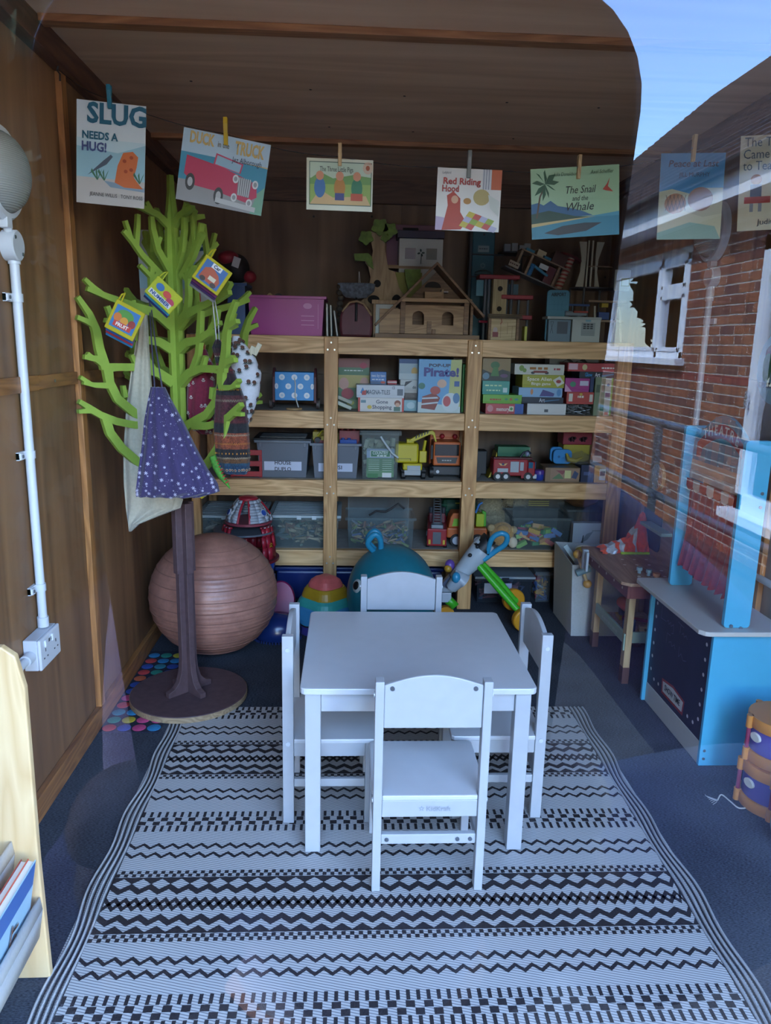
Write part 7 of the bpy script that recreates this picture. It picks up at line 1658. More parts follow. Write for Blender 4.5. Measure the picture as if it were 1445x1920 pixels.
bgx = thing('plastic_bag', 'clear plastic bag holding a yellow toy lying over the boxes', 'bag', (atY(1100, 876, FY).x, FY+.07, max(cb_z, zy)+.002))
b = MB(); rr = random.Random(2); N, Mn = 22, 8
def bagp(i, j):
    t = i/N; an = PI*j/Mn; x = -.115 + .235*t; zt_ = .055*math.sin(PI*min(1, t*1.15+.08))**.6 + .006*math.sin(t*23+j); return (x, -.055*math.cos(an)*(1 - .3*abs(t-.5)), .002 + zt_*math.sin(an) + .004*math.sin(j*2+t*15))
for i in range(N):
    for j in range(Mn): b.add([bagp(i, j), bagp(i+1, j), bagp(i+1, j+1), bagp(i, j+1)], [(0, 1, 2, 3)])
b.build('bag_film', milky('#8f8a80', .45, .15), bgx, smooth=40)
b = MB(); b.tube([(-.095, 0, .05), (-.085, -.01, .018), (-.045, -.015, .012), (-.01, -.01, .03)], [.005, .014, .012, .006], 10); b.build('yellow_toy', mat('#a8952a', .5), bgx, smooth=60)
MB().xf((.06, -.045, .028), (R(-30), 0, 0)).box(-.025, .025, -.001, .001, -.018, .018).build('paper_label', mat('#a9aaa6', .5), bgx)
# left end: red crate behind the patterned bag
rc_ = thing('red_crate', 'red wooden crate partly hidden behind the patterned bags', 'crate', (atY(462, 902, 3.96).x, 4.05, Z3))
b = MB(); hh = .15
for s in (-1, 1): b.box(s*.075-.008, s*.075+.008, -.09, -.074, 0, hh); b.box(s*.075-.008, s*.075+.008, .074, .09, 0, hh)
b.build('crate_post', mat('#a3222c', .4), rc_, bevel=.002)
b = MB()
for z_ in (.005, .06, .118): b.box(-.083, .083, -.096, -.0905, z_, z_+.028)
b.build('crate_slat', mat('#a3222c', .4), rc_, bevel=.002)
# ================================================================== bottom shelf and the floor below
def clearbox(label, x0, x1, yt, Y, Z, depth, lid=None, tint='#9fb0ae', a=.28, name='clear_box', taper=.06):
    t, w, h = crate(name, label, x0, x1, yt, yt, Y, Z, depth, '#ffffff', taper, True, .003, 'clear plastic toy boxes', 'storage box', milky(tint, a))
    return t, w, h
def jumble(t, w, d, h, n, cols, seed, size=.03):
    rr = random.Random(seed); ms = [mat(c, .6, 0, 0, 10, .2) for c in cols]; b = MB()
    for i in range(n):
        b.mi = i % len(ms); x, y, z_ = rr.uniform(-w/2, w/2), rr.uniform(-d/2, d/2), rr.uniform(.006, h); k = rr.uniform(.5, 1.1)*size
        p = [Vector((x + rr.uniform(-k, k), y + rr.uniform(-k, k)*.6, max(.006, z_ + rr.uniform(-k, k)*.5))) for _ in range(3)]
        p = [Vector((max(-w/2, min(w/2, q.x)), max(-d/2, min(d/2, q.y)), q.z)) for q in p]
        b.tube(p, [k*.10, k*.24, k*.08], 6)
    return b.build('toy_animals', ms, t, smooth=60, kind='stuff')
DN = ('#7a6a4a', '#5f6f5a', '#8a7f66', '#4f5a5a', '#a89a7a', '#6f4f3f')
for lb, x0, x1, seed, cols in (('clear box of small animals with ribbed grey lid behind the ball', 369, 492, 1, ('#5f4a3a', '#4a4440', '#7a6248', '#8a7a66')), ('clear box of toy lizards and snakes with ribbed grey lid', 506, 636, 2, DN)):
    t, w, h = clearbox(lb, x0, x1, 972, FY, Z4, .36)
    jumble(t, w*.86, .30, h*.75, 150, cols, seed, .05)
    lo_ = MB().box(-w/2-.010, w/2+.010, -.19, .19, h+.0025, h+.018).build('lid', mat('#a9b4b4', .4), t, bevel=.003)
    b = MB()
    for k in range(9): b.box(-w/2+.015, w/2-.015, -.165+k*.038, -.149+k*.038, h+.0186, h+.0205)
    b.build('lid_rib', mat('#b9c2c2', .4), lo_)
    MB().box(-w/2+.012, w/2-.012, -.170, .17, h+.0181, h+.0186).build('lid_well', mat('#2a2d30', .6), lo_)
    for x in (-.03, .05): MB().box(x-.012, x+.012, -.194, -.19, h-.004, h+.016).build('lid_catch', mat('#c4cccc', .4), lo_, bevel=.001)
t, w, h = clearbox('clear box of plastic toy figures with its lid propped behind', 650, 778, 972, FY-.01, Z4, .26)
jumble(t, w*.84, .2, h*.62, 130, ('#a88f6a', '#9a6a52', '#7a8a4a', '#8f9298', '#b9a27a', '#5f6a8a'), 5, .045)
MB().tube([(-.06, -.02, h*.95), (-.02, .0, h+.012), (.03, .01, h+.005), (.06, .02, h+.02), (.10, .02, h+.05), (.135, .03, h+.02)], .006, 8).build('toy_tail', mat('#3a3330', .6), t, smooth=60)
pl_ = thing('plastic_sheet', 'clear plastic cover propped upright against the shelf back', 'box cover', (atY(708, 1020, 4.3).x, 4.33, Z4), 0, rot=(R(6), 0, 0)); MB().box(-.175, .175, -.004, .004, .001, .29).build('lid_sheet', milky('#b4b8b6', .45), pl_, bevel=.003); b = MB(); b.box(-.178, .178, -.010, .006, .283, .295).box(-.178, -.17, -.010, .006, .001, .283).box(.17, .178, -.010, .006, .001, .283); b.build('lid_rim', milky('#c4c8c6', .6), pl_, bevel=.002)
# red ladder fire engine
le = thing('toy_ladder_truck', 'red toy fire engine with silver extending ladder parked nose inwards on the bottom shelf', 'toy vehicle', (atY(822, 1036, FY-.02).x, FY+.10, Z4), R(-6))
w_ = .105
MB().box(-w_/2, w_/2, -.12, .10, .02, .115).build('body', FR, le, bevel=.006); MB().box(-w_/2, w_/2, .101, .18, .02, .14).build('cab', FR, le, bevel=.008)
MB().box(-.022, .022, -.1215, -.1202, .032, .098).build('rear_shutter', mat('#5a6066', .4), le, bevel=.001); b = MB(); b.box(-.044, -.033, -.1216, -.1202, .03, .055).box(.033, .044, -.1216, -.1202, .03, .055); b.build('tail_lamp', mat('#c9a82a', .4), le)
MB().box(-w_/2-.002, -w_/2-.0002, -.11, .09, .075, .098).build('side_shutter', mat('#8f979c', .4), le)
for y in (-.07, -.02, .12):
    for s in (-1, 1): MB().cyl((s*(w_/2-.012), y, .026), (s*(w_/2+.004), y, .026), .0255, n=20).build('wheel', BK, le, smooth=40)
ldr = MB(); 
for s in (-1, 1): ldr.tube([(s*.022, -.10, .130), (s*.018, .16, .225)], .004, 6)
for k in range(11): q = k/10; ldr.tube([(-.021, -.10+.26*q, .130+.095*q), (.021, -.10+.26*q, .130+.095*q)], .003, 6)
ldr.build('ladder', mat('#a9aeb2', .3, .7), le, smooth=40)
MB().box(-.032, .032, -.115, -.06, .1155, .135).build('ladder_base', mat('#8a9094', .35, .5), le, bevel=.003); MB().box(-.045, .045, .02, .09, .1155, .17).build('turntable', mat('#5f1a22', .4), le, bevel=.005)
for s in (-1, 1): MB().cyl((s*.035, .05, .17), (s*.035, .05, .20), .012, n=12).build('beacon', mat('#2a2d32', .4), le, smooth=40)
# green tank truck behind
gk = thing('toy_refuse_truck', 'dark green toy truck with silver trim behind the red ladder truck', 'toy vehicle', (atY(858, 1000, 4.16).x, 4.25, Z4))
DG = mat('#14432c', .35); b = MB(); b.T = Matrix.Rotation(R(90), 4, 'X'); 
MB().box(-.095, .11, -.08, .09, .10, .235).build('tank', DG, gk, bevel=.03); b = MB(); [b.box(-.097+.0, .112, -.082, .092, .135+k*.03, .139+k*.03) for k in range(3)]; b.build('tank_band', mat('#2f6a4a', .4), gk, bevel=.001)
MB().box(-.02, .04, -.083, -.0805, .205, .212).build('yellow_light', mat('#c9c03a', .4), gk); MB().box(-.10, .11, -.085, .09, .045, .098).build('chassis', mat('#9aa0a2', .35, .3), gk, bevel=.003)
for x in (-.06, .07):
    for y in (-.07, .07): MB().cyl((x, y-.012, .03), (x, y+.012, .03), .0295, n=20).build('wheel', BK, gk, smooth=40)
# orange and green tractor straddling the post
tk = thing('toy_tractor', 'orange toy tractor with green windows and white wheels standing behind the post', 'toy vehicle', (atY(878, 1028, 4.0).x, 4.06, Z4))
OR2 = mat('#c0612a', .4); LG2 = mat('#86b832', .4)
def kx(x): return atY(x, 1000, 4.0).x - tk.location.x
def kz(y): return atY(878, y, 4.0).z - Z4
MB().prism([(kx(840), kz(990)), (kx(872), kz(990)), (kx(872), kz(966)), (kx(866), kz(963)), (kx(848), kz(963)), (kx(843), kz(972))], -.055, .055, 'Y').build('cab', OR2, tk, bevel=.006)
MB().prism([(kx(847), kz(987)), (kx(863), kz(987)), (kx(861), kz(973)), (kx(850), kz(973))], -.0575, -.0555, 'Y').build('cab_window', LG2, tk)
MB().box(kx(838), kx(914), -.05, .05, kz(1010), kz(991)).build('body', OR2, tk, bevel=.008)
for x in (856, 896):
    for y in (-.05, .05): MB().cyl((kx(x), y-.012, .035), (kx(x), y+.012, .035), .0345, n=24).build('tyre', BK, tk, smooth=40)
    MB().cyl((kx(x), -.0625, .035), (kx(x), -.0645, .035), .023, n=20).build('hub', mat('#c2c6d0', .35), tk, smooth=40)
MB().box(kx(893), kx(908), -.03, .03, kz(990), kz(966)).build('lime_seat', mat('#b8c02a', .4), tk, bevel=.004); MB().prism([(kx(903), kz(990)), (kx(913), kz(990)), (kx(912), kz(963)), (kx(904), kz(960)), (kx(907), kz(975))], -.02, .02, 'Y').build('green_loader', mat('#55a82c', .4), tk, bevel=.003)
MB().tube([(kx(893), 0, kz(966)), (kx(899), 0, kz(950)), (kx(905), 0, kz(946))], .006, 8).build('blue_pipe', mat('#2f6fb0', .4), tk, smooth=60)
# fluffy toy
fl = thing('fluffy_toy', 'shaggy beige soft toy lying at the back of the bottom shelf', 'soft toy', (atY(935, 985, 4.2).x, 4.345, Z4))
FUR = mat('#a89878', .95, 0, .5, 90, .25, 1, .3)
b = MB(); b.ball((-.03, 0, .16), .075, 18, 12, sx=1.05); b.ball((.12, -.01, .19), .05, 16, 10, sx=1.5, sz=.7); b.ball((0, 0, .07), .075, 16, 10, sx=1.3); b.build('body', FUR, fl, smooth=60)
rr = random.Random(8); b = MB()
for i in range(700):
    c, r, sx, sz = ((-.03, 0, .16), .075, 1.05, 1) if i % 3 else ((.12, -.01, .19), .05, 1.5, .7)
    th_, u = rr.uniform(0, 2*PI), rr.uniform(-.6, 1); s = math.sqrt(1-u*u); n_ = Vector((math.cos(th_)*s, math.sin(th_)*s, u)); p = Vector(c) + Vector((n_.x*r*sx, n_.y*r, n_.z*r*sz))
    t_ = Vector((rr.uniform(-1, 1), rr.uniform(-1, 1), rr.uniform(-1, .3))).normalized()*.016; w2_ = n_.orthogonal().normalized()*.002; b.poly([p-w2_, p+w2_, p + n_*.012 + t_])
b.build('fur', FUR, fl, kind='stuff')
# tan teddy face down in front
ty = thing('tan_teddy', 'tan plush toy curled beside the box of wooden blocks', 'soft toy', (atY(940, 1030, 3.98).x, 4.0, Z4))
TN = mat('#b08a58', .95, 0, .4, 120, .15, 1, .3); b = MB(); b.ball((0, 0, .075), .062, 20, 12, sx=1.1, sy=.8, sz=1.1); b.ball((.0, -.03, .105), .03, 14, 10, sx=1.3); b.build('plush_body', TN, ty, smooth=60); b = MB(); b.ball((-.062, -.01, .11), .022, 12, 8); b.ball((.062, -.01, .10), .022, 12, 8); b.build('ear', mat('#c2a678', .95, 0, .4, 120, .15), ty, smooth=60)
b = MB(); b.ball((.058, -.03, .035), .026, 14, 8, sz=1.2); b.build('foot', mat('#cfc2a8', .9), ty, smooth=60)
# box of coloured wooden blocks
t, w, h = clearbox('clear plastic crate of coloured wooden building blocks', 962, 1072, 972, FY, Z4, .26, tint='#9aa6a4', a=.22)
b = MB(); BC = [mat(c, .5) for c in ('#7fb25a', '#3f8a5a', '#c9a03a', '#b0443f', '#c99a62', '#4a72a8', '#a83f5a', '#b98a5a')]
rr = random.Random(6)
for i in range(46):
    b.mi = rr.randrange(8); b.xf((rr.uniform(-w*.32, w*.32), rr.uniform(-.105, .09), rr.uniform(.02, h*.58)), (rr.uniform(-.25, .25), rr.uniform(-.6, .6), rr.uniform(-.4, .4))); b.box(-.032, .032, -.012, .012, -.012, .012)
b.build('wooden_block', BC, t, bevel=.001)
crw = thing('spare_crate', 'empty clear crate stacked behind over the block crate', 'storage box', (atY(1012, 985, 4.2).x, 4.30, Z4), 0, 'clear plastic toy boxes')
b = MB(); b.box(-.15, .15, -.04, -.037, .0, .25); b.build('crate_wall', milky('#a8b0ae', .3), crw); b = MB(); [b.box(-.06, .06, -.042, -.0405, .18+k*.012, .185+k*.012) for k in range(3)]; b.build('yellow_strip', mat('#a89a4a', .5), crw)
# wooden bowl of beads
wbw = thing('wooden_bowl', 'dark wooden bowl heaped with blue and green beads on a clear lid', 'bowl', (atY(1090, 968, 4.16).x, 4.20, Z4+.195))
b = MB(); b.lathe([(.0001, 0), (.05, .002), (.09, .028), (.108, .06), (.102, .06), (.08, .03), (.0001, .012)], 30); b.build('bowl', wood('#5a3d26', '#7a5636', 'X', 2), wbw, smooth=60)
bead_m = [mat(c, .35) for c in ('#2a4fa8', '#2f8a3a', '#3f9a4a', '#24408f', '#4a86c0', '#1f2f5a', '#8fa8c8')]; rr = random.Random(12); b = MB()
for i in range(90):
    a_ = rr.uniform(0, 2*PI); r = .09*math.sqrt(rr.random()); b.mi = rr.randrange(7); b.ball((r*math.cos(a_), r*math.sin(a_), .055 + .028*(1-(r/.09)**2) + rr.uniform(-.006, .006)), .012, 8, 6)
b.build('bead', bead_m, wbw, smooth=60, kind='stuff')
t = thing('shallow_clear_tub', 'shallow clear tub carrying the wooden bowl', 'storage box', (atY(1090, 980, 4.16).x, 4.20, Z4), 0, 'clear plastic toy boxes'); MB().box(-.10, .13, -.10, .10, .001, .18).build('tub', milky('#8f9a98', .4), t, bevel=.006); MB().box(-.108, .138, -.108, .108, .181, .194).build('lid', milky('#a9b4b2', .5), t, bevel=.003)
gbox('white box with grey feather print at the bottom shelf corner', 1073, 1137, 981, 1032, Z4, .05, '#b9c0c4', [], multi(('p', [(-.3, -.3), (-.1, .1), (.1, .2), (-.05, -.1)], '#7f8a88'), ('r', .05, .2, .45, .24, '#8f9896')), seam=False, name='carton')
bt_ = thing('black_tray', 'black plastic tray leaning in front of the white box', 'tray', (atY(1108, 1032, 3.92).x, 3.945, Z4), 0, rot=(R(-14), R(8), 0)); MB().box(-.05, .06, -.004, .004, .002, .115).build('tray_base', mat('#1c2422', .45), bt_, bevel=.003); b = MB(); b.box(-.054, .064, -.014, .004, .11, .12).box(-.054, -.048, -.014, .004, .002, .11).box(.058, .064, -.014, .004, .002, .11); b.build('tray_rim', mat('#26302d', .45), bt_, bevel=.002)
# ---- under the shelf
nb = thing('navy_crate', 'long navy blue plastic box on the floor under the shelf', 'storage box', (atY(600, 1130, 4.05).x, 4.15, 0))
NV = mat('#1b2c66', .3); MB().box(-.24, .22, -.12, .12, .002, .165).build('tub', NV, nb, bevel=.012); MB().box(-.25, .23, -.13, .13, .1655, .19).build('lid', NV, nb, bevel=.008)
nb2 = thing('navy_crate', 'navy blue lidded box on the floor behind the teal hopper', 'storage box', (.36, 4.15, 0)); MB().box(-.14, .17, -.12, .12, .002, .165).build('tub', NV, nb2, bevel=.012); MB().box(-.15, .18, -.13, .13, .1655, .19).build('lid', NV, nb2, bevel=.008)
t, w, h = clearbox('clear box with grey lid and white label on the floor under the shelf', 893, 1000, 1086, 3.98, 0, .30, tint='#3f4854', a=.5)
MB().box(-w/2-.01, w/2+.01, -.16, .16, h+.0025, h+.016).build('lid', mat('#8f979c', .4), t, bevel=.003); MB().box(-.02+w*.0, .02, -.166, -.1605, h-.002, h+.012).build('catch', mat('#23262a', .4), t); MB().box(-w*.36, w*.12, -.1555, -.153, h*.42, h*.84).build('label_card', mat('#b9bfd0', .5), t)
jumble(t, w*.8, .2, h*.6, 40, ('#7a3a4a', '#8a5a62', '#4a5a7a'), 31, .05)
t, w, h = clearbox('clear tub of mixed toys on the floor beside the fabric bin', 1006, 1034, 1075, 4.0, 0, .2, tint='#8f9aa4', a=.35); jumble(t, w*.7, .14, h*.7, 50, ('#a83f4a', '#c99a3a', '#3a5a9a', '#8fa0a8'), 33, .05); MB().box(-w/2-.008, w/2+.008, -.108, .108, h+.0025, h+.01).build('lid', milky('#a9b0b4', .5), t, bevel=.002)
# ================================================================== toys standing on the floor in front of the shelf
# rainbow stepping stones
sp = atZ(608, 1182)
ss_ = [('purple stepping stone at the bottom of the rainbow stack', '#3f3a86', .150, .0, .055), ('blue stepping stone in the rainbow stack', '#3a86b8', .150, .056, .092), ('turquoise stepping stone in the rainbow stack', '#3aa39a', .138, .096, .075),
       ('mustard yellow stepping stone in the rainbow stack', '#b08a1e', .112, .150, .070), ('coral domed stepping stone on top of the rainbow stack', '#d0615a', .082, .205, .070)]
SX, SYy = -.105, 3.60
for i, (lb, c, r, z0, hh) in enumerate(ss_):
    t = thing('stepping_stone', lb, 'stepping stone', (SX, SYy, z0+.002), 0, 'rainbow stepping stones')
    top = i == 4; n = 48; rows = []
    pr = [(1.0, 0), (.995, .25), (.90, .75), (.80, 1.0)] if not top else [(1, 0), (.97, .3), (.84, .62), (.58, .88), (.28, .99), (.001, 1.0)]
    b = MB()
    for k, (q, zz_) in enumerate(pr):
        row = []
        for j in range(n):
            an = 2*PI*j/n; m_ = 1 + .05*math.cos(4*an); wave = .012*math.cos(4*an)*(1 if i < 4 else 1)
            row.append((r*q*m_*math.cos(an), r*q*m_*math.sin(an), hh*zz_ + (wave if (k == 0 and i > 0) else (wave*(1-zz_)))))
        rows.append(row)
    for a_, c_ in zip(rows, rows[1:]):
        for j in range(n): b.add([a_[j], a_[(j+1) % n], c_[(j+1) % n], c_[j]], [(0, 1, 2, 3)])
    if not top: b.poly(rows[-1])
    b.poly(list(reversed(rows[0]))); so_ = b.build('stone_shell', mat(c, .4, 0, .05, 30, .04), t, smooth=50)
    if i > 0:
        b = MB(); b.tube([(p[0]*1.003, p[1]*1.003, p[2]) for p in rows[0]], .0035, 6, True); b.build('rubber_edge', mat('#16181a', .6), so_, smooth=60)
# teal hopper ball with eyes and handle loops
hc_ = Vector((.212, 3.42, 0)); hr_ = .212
hp_ = thing('hopper_ball', 'teal bouncing hopper ball with eyes and a loop handle behind the table', 'ball', (hc_.x, hc_.y, .001))
TL_ = mat('#1f7482', .38, 0, .05, 40, .05)
MB().ball((0, 0, hr_*1.13), hr_, 44, 26, sz=1.13).build('ball_body', TL_, hp_, smooth=60)
ht = hr_*2.26
hpx = atY(703, 1030, 3.4).x - hc_.x
hz0 = 1.13*hr_ + 1.13*math.sqrt(max(0, hr_**2 - hpx**2))
for s in (-1, 1): MB().tube(curve_pts([(hpx-.004*s, -.012*s, hz0-.01), (hpx-.035, -.03*s, hz0+.035), (hpx-.005, -.035*s, hz0+.078), (hpx+.022, -.03*s, hz0+.055), (hpx+.028, -.012*s, hz0-.012)]), .0135, 12).build('handle_loop', mat('#2a8aa8', .35), hp_, smooth=60)
ev = Vector((-.93, -.62, .38)).normalized()
ec = Vector((0, 0, hr_*1.13)) + Vector((ev.x*hr_, ev.y*hr_, ev.z*hr_*1.13))
for sc, c, off in ((.034, '#b9c4c0', -.006), (.020, '#101214', .004)):
    b = MB(); b.T = Matrix.Translation(ec + ev*off) @ ev.to_track_quat('Z', 'Y').to_matrix().to_4x4(); b.ball((0, 0, 0), sc, 18, 10, sz=.35); b.build('eye' if sc > .03 else 'pupil', mat(c, .3), hp_, smooth=60)
b = MB()
for k in range(6): a_ = -1.2 + k*.1; b.ball((hr_*.985*math.cos(a_-1.3)*.8, -hr_*.8, .25+k*.012), .004, 6, 5)
# rocket play tower
rk = thing('toy_rocket', 'red wooden toy rocket with checkered trim and grey round platform before the shelf', 'toy rocket', (atY(468, 1150, 3.72).x, 3.74, 0))
RY = 3.72
def rx_(x): return atY(x, 1000, RY).x - rk.location.x
def rzz(y): return atY(468, y, RY).z
RR_ = mat('#a01f30', .4); WH2 = mat('#a9aeb6', .4); GR2 = mat('#5f656c', .4); BL2 = mat('#1f4a9a', .4); PN = mat('#8f1c50', .4)
MB().lathe([(.0001, 0), (.046, 0), (.046, .012), (.03, .018), (.0001, .018)], 28, (0, 0, rzz(938))).build('nose_cap', RR_, rk, smooth=40)
z0_, z1_ = rzz(975), rzz(938)
for s, an in ((-1, 205), (1, 325), (0, 90)):
    # curved nose panels, white with red edges
    b = MB(); n = 8; q = R(an); w0, w1 = .115, .05
    for k in range(n):
        t0, t1 = k/n, (k+1)/n; row = []
        for t in (t0, t1):
            r_ = w0 + (w1-w0)*t**1.4; row.append([(r_*math.cos(q + R(d)), r_*math.sin(q + R(d)), z0_ + (z1_-z0_)*t) for d in (-44, -22, 0, 22, 44)])
        for j in range(4): b.add([row[0][j], row[0][j+1], row[1][j+1], row[1][j]], [(0, 1, 2, 3)])
    o = b.build('nose_panel', WH2, rk, smooth=60); s_ = o.modifiers.new('thick', 'SOLIDIFY'); s_.thickness = .007
    for d in (-45, 45):
        b = MB(); b.tube([((w0+(w1-w0)*t**1.4+.001)*math.cos(q+R(d)), (w0+(w1-w0)*t**1.4+.001)*math.sin(q+R(d)), z0_+(z1_-z0_)*t) for t in [i/8 for i in range(9)]], .006, 6); b.build('panel_edge', RR_, rk, smooth=60)
    mid = Vector((.094*math.cos(q), .094*math.sin(q), z0_+(z1_-z0_)*.42)); nn = Vector((math.cos(q), math.sin(q), .55)).normalized()
    b = MB(); b.T = Matrix.Translation(mid + nn*.006) @ nn.to_track_quat('Z', 'Y').to_matrix().to_4x4(); b.lathe([(.0001, .002), (.019, .002), (.019, -.004)], 20); b.build('porthole_rim', mat('#c2c6ca', .4), rk, smooth=40)
    b = MB(); b.T = Matrix.Translation(mid + nn*.0085) @ nn.to_track_quat('Z', 'Y').to_matrix().to_4x4(); b.lathe([(.0001, .001), (.015, .001), (.015, -.002)], 20); b.build('porthole', BL2, rk, smooth=40)
MB().lathe([(.0001, 0), (.118, 0), (.118, .012), (.0001, .012)], 32, (0, 0, z0_-.014)).build('upper_platform', mat('#8a3a44', .4), rk, smooth=40)
MB().lathe([(.05, 0), (.155, 0), (.155, .009), (.05, .009)], 40, (-.02, 0, rzz(996))).build('grey_ring', GR2, rk, smooth=40)
CHW, CHB = mat('#b4b8bc', .5), mat('#15171a', .5)
zl = rzz(1045)
for an in (215, 325, 90):
    q = R(an); b = MB(); n = 8; prof = [(.118, z0_-.02), (.122, rzz(985)), (.132, rzz(1000)), (.142, rzz(1020)), (.146, zl+.01)]
    rows = [[(r_*math.cos(q+R(d)), r_*math.sin(q+R(d)), z_) for d in (-19, -8, 8, 19)] for r_, z_ in prof]
    for a_, c_ in zip(rows, rows[1:]):
        for j in range(3): b.add([a_[j], a_[j+1], c_[j+1], c_[j]], [(0, 1, 2, 3)])
    o = b.build('side_panel', RR_, rk, smooth=60); s_ = o.modifiers.new('thick', 'SOLIDIFY'); s_.thickness = .008
    b = MB(); b2 = MB()
    for i in range(6):
        for j in range(3):
            d0, d1 = -17 + i*5.7, -17 + (i+1)*5.7; za, zb_ = z0_-.022-.012*j, z0_-.022-.012*(j+1); pts = [(.1255*math.cos(q+R(d)), .1255*math.sin(q+R(d)), z_) for d, z_ in ((d0, za), (d1, za), (d1, zb_), (d0, zb_))]
            (b if (i+j) % 2 else b2).poly(pts)
    b.build('check_white', CHW, rk); b2.build('check_black', CHB, rk)
    b = MB()
    for k in range(3):
        z_ = rzz(1014)-.012*k; rr_ = .1465; b.poly([(rr_*math.cos(q+R(d)), rr_*math.sin(q+R(d)), z_+e_) for d, e_ in ((-4, 0), (0, .008), (4, 0), (4, -.005), (0, .003), (-4, -.005))])
    b.build('chevron', mat('#c2a022', .5), rk)
    b = MB(); rows = [[(r_*math.cos(q+R(d)), r_*math.sin(q+R(d)), z_) for d in (-16, 0, 16)] for r_, z_ in ((.146, zl-.012), (.138, zl-.075), (.128, .02), (.126, .001))]
    for a_, c_ in zip(rows, rows[1:]):
        for j in range(2): b.add([a_[j], a_[j+1], c_[j+1], c_[j]], [(0, 1, 2, 3)])
    o = b.build('lower_panel', BL2, rk, smooth=60); s_ = o.modifiers.new('thick', 'SOLIDIFY'); s_.thickness = .008
MB().lathe([(.0001, 0), (.152, 0), (.152, .012), (.0001, .012)], 36, (0, 0, zl-.012)).build('lower_platform', mat('#7a1a26', .4), rk, smooth=40)
b = MB(); b.lathe([(.0001, 0), (.045, 0), (.045, .0008), (.0001, .0008)], 24, (-.01, -.06, zl+.0005), 1.2, .6); b.build('platform_print', mat('#b4b8c0', .5), rk)
# magenta oval pod with checkered rim leaning by the rocket
pd = thing('magenta_pod', 'magenta oval toy pod with checkered rim leaning against the rocket', 'toy', (atY(524, 1148, 3.62).x, 3.655, .006), 0, rot=(R(-20), 0, 0))
b = MB(); b.T = Matrix.Translation((0, 0, .107)) @ Matrix.Rotation(R(90), 4, 'X'); b.lathe([(.0001, .012), (.082, .012), (.088, .005), (.088, -.014), (.0001, -.014)], 32, sx=.82, sy=1.18); b.build('pod_face', PN, pd, smooth=40)
b = MB(); b2 = MB()
for i in range(40):
    a0, a1 = 2*PI*i/40, 2*PI*(i+1)/40
    for j, (ya_, yb_) in enumerate(((-.014, -.001), (-.001, .012))):
        p = [(.0745*math.cos(a), y, .107 + .1070*math.sin(a)) for a, y in ((a0, ya_), (a1, ya_), (a1, yb_), (a0, yb_))]; (b if (i+j) % 2 else b2).poly(p)
b.build('check_white', CHW, pd); b2.build('check_black', CHB, pd)
# navy rocker
nr = thing('navy_rocker', 'navy blue glossy plastic rocker with toothed edge on the carpet', 'rocker', (atZ(520, 1205).x-.005, atZ(520, 1205).y+.06, .001))
b = MB(); b.lathe([(.0001, .0), (.10, .0), (.118, .012), (.122, .045), (.108, .085), (.07, .115), (.0001, .125)], 36, sx=.95, sy=.75); b.build('shell', mat('#152a62', .22, 0, 0, 1, 0), nr, smooth=50)
b = MB()
for i in range(48): a_ = 2*PI*i/48; b.box(.114*math.cos(a_)-.003, .114*math.cos(a_)+.003, .090*math.sin(a_)-.003, .090*math.sin(a_)+.003, .0, .012)
b.build('tooth', mat('#152a62', .3), nr)
# push-along walker: white and black animal with green legs and orange wheels, tipped over
wk = thing('push_along_walker', 'white spotted animal push walker with green legs, blue handle and orange wheels', 'walker toy', (.72, 3.62, .002))
def WP(x, y, Y): p = atY(x, y, Y); return p - Vector(wk.location)
WHT2 = mat('#b4bcc2', .35); GN = mat('#44b028', .35); OW = mat('#c98a1f', .35); CB = mat('#2f8fb5', .35)
b = MB(); b.tube([WP(832, 1110, 3.68), WP(846, 1098, 3.67), WP(858, 1080, 3.66), WP(884, 1052, 3.65), WP(908, 1022, 3.64), WP(913, 1016, 3.64)], [.025, .034, .036, .052, .054, .046], 20); b.build('body_shell', WHT2, wk, smooth=60)
b = MB(); b.tube([WP(903, 1030, 3.635), WP(914, 1016, 3.635), WP(920, 1024, 3.63)], [.054, .05, .03], 16); b.build('black_patch', BK, wk, smooth=60)
for x, y in ((881, 1041), (895, 1025)): b = MB(); b.ball(WP(x, y, 3.595), .010, 12, 8); b.build('spot', BK, wk, smooth=60)
MB().tube([WP(846, 1102, 3.62), WP(862, 1083, 3.60), WP(872, 1090, 3.60)], [.030, .044, .036], 16).build('motor_pod', WHT2, wk, smooth=60); b = MB(); b.ball(WP(855, 1083, 3.575), .022, 16, 10, sz=1.3); b.build('blue_button', CB, wk, smooth=60)
MB().tube(curve_pts([WP(913, 1036, 3.60), WP(922, 1010, 3.58), WP(938, 1000, 3.57), WP(950, 1005, 3.57), WP(947, 1020, 3.58), WP(928, 1034, 3.60), WP(906, 1050, 3.61)]), .0135, 12).build('handle', CB, wk, smooth=60)
MB().tube([WP(897, 1060, 3.62), WP(930, 1098, 3.60), WP(958, 1130, 3.58), WP(978, 1152, 3.56)], [.016, .018, .018, .016], 12).build('leg_bar', GN, wk, smooth=60)
MB().tube([WP(905, 1056, 3.66), WP(938, 1092, 3.66), WP(964, 1124, 3.66)], [.012, .014, .014], 12).build('leg_bar', GN, wk, smooth=60)
for x, y, Y, r in ((981, 1162, 3.54, .058), (962, 1124, 3.68, .058)):
    c = WP(x, y, Y); d = Vector((.16, -1, .05)).normalized(); c.z = max(c.z, r+.002)
    b = MB(); b.cyl(c - d*.020, c + d*.020, r, n=36); wo_ = b.build('wheel', OW, wk, smooth=40, bevel=.008); b = MB(); b.cyl(c + d*.0202, c + d*.025, r*.32, n=20); b.build('hub', GN, wo_, smooth=40)
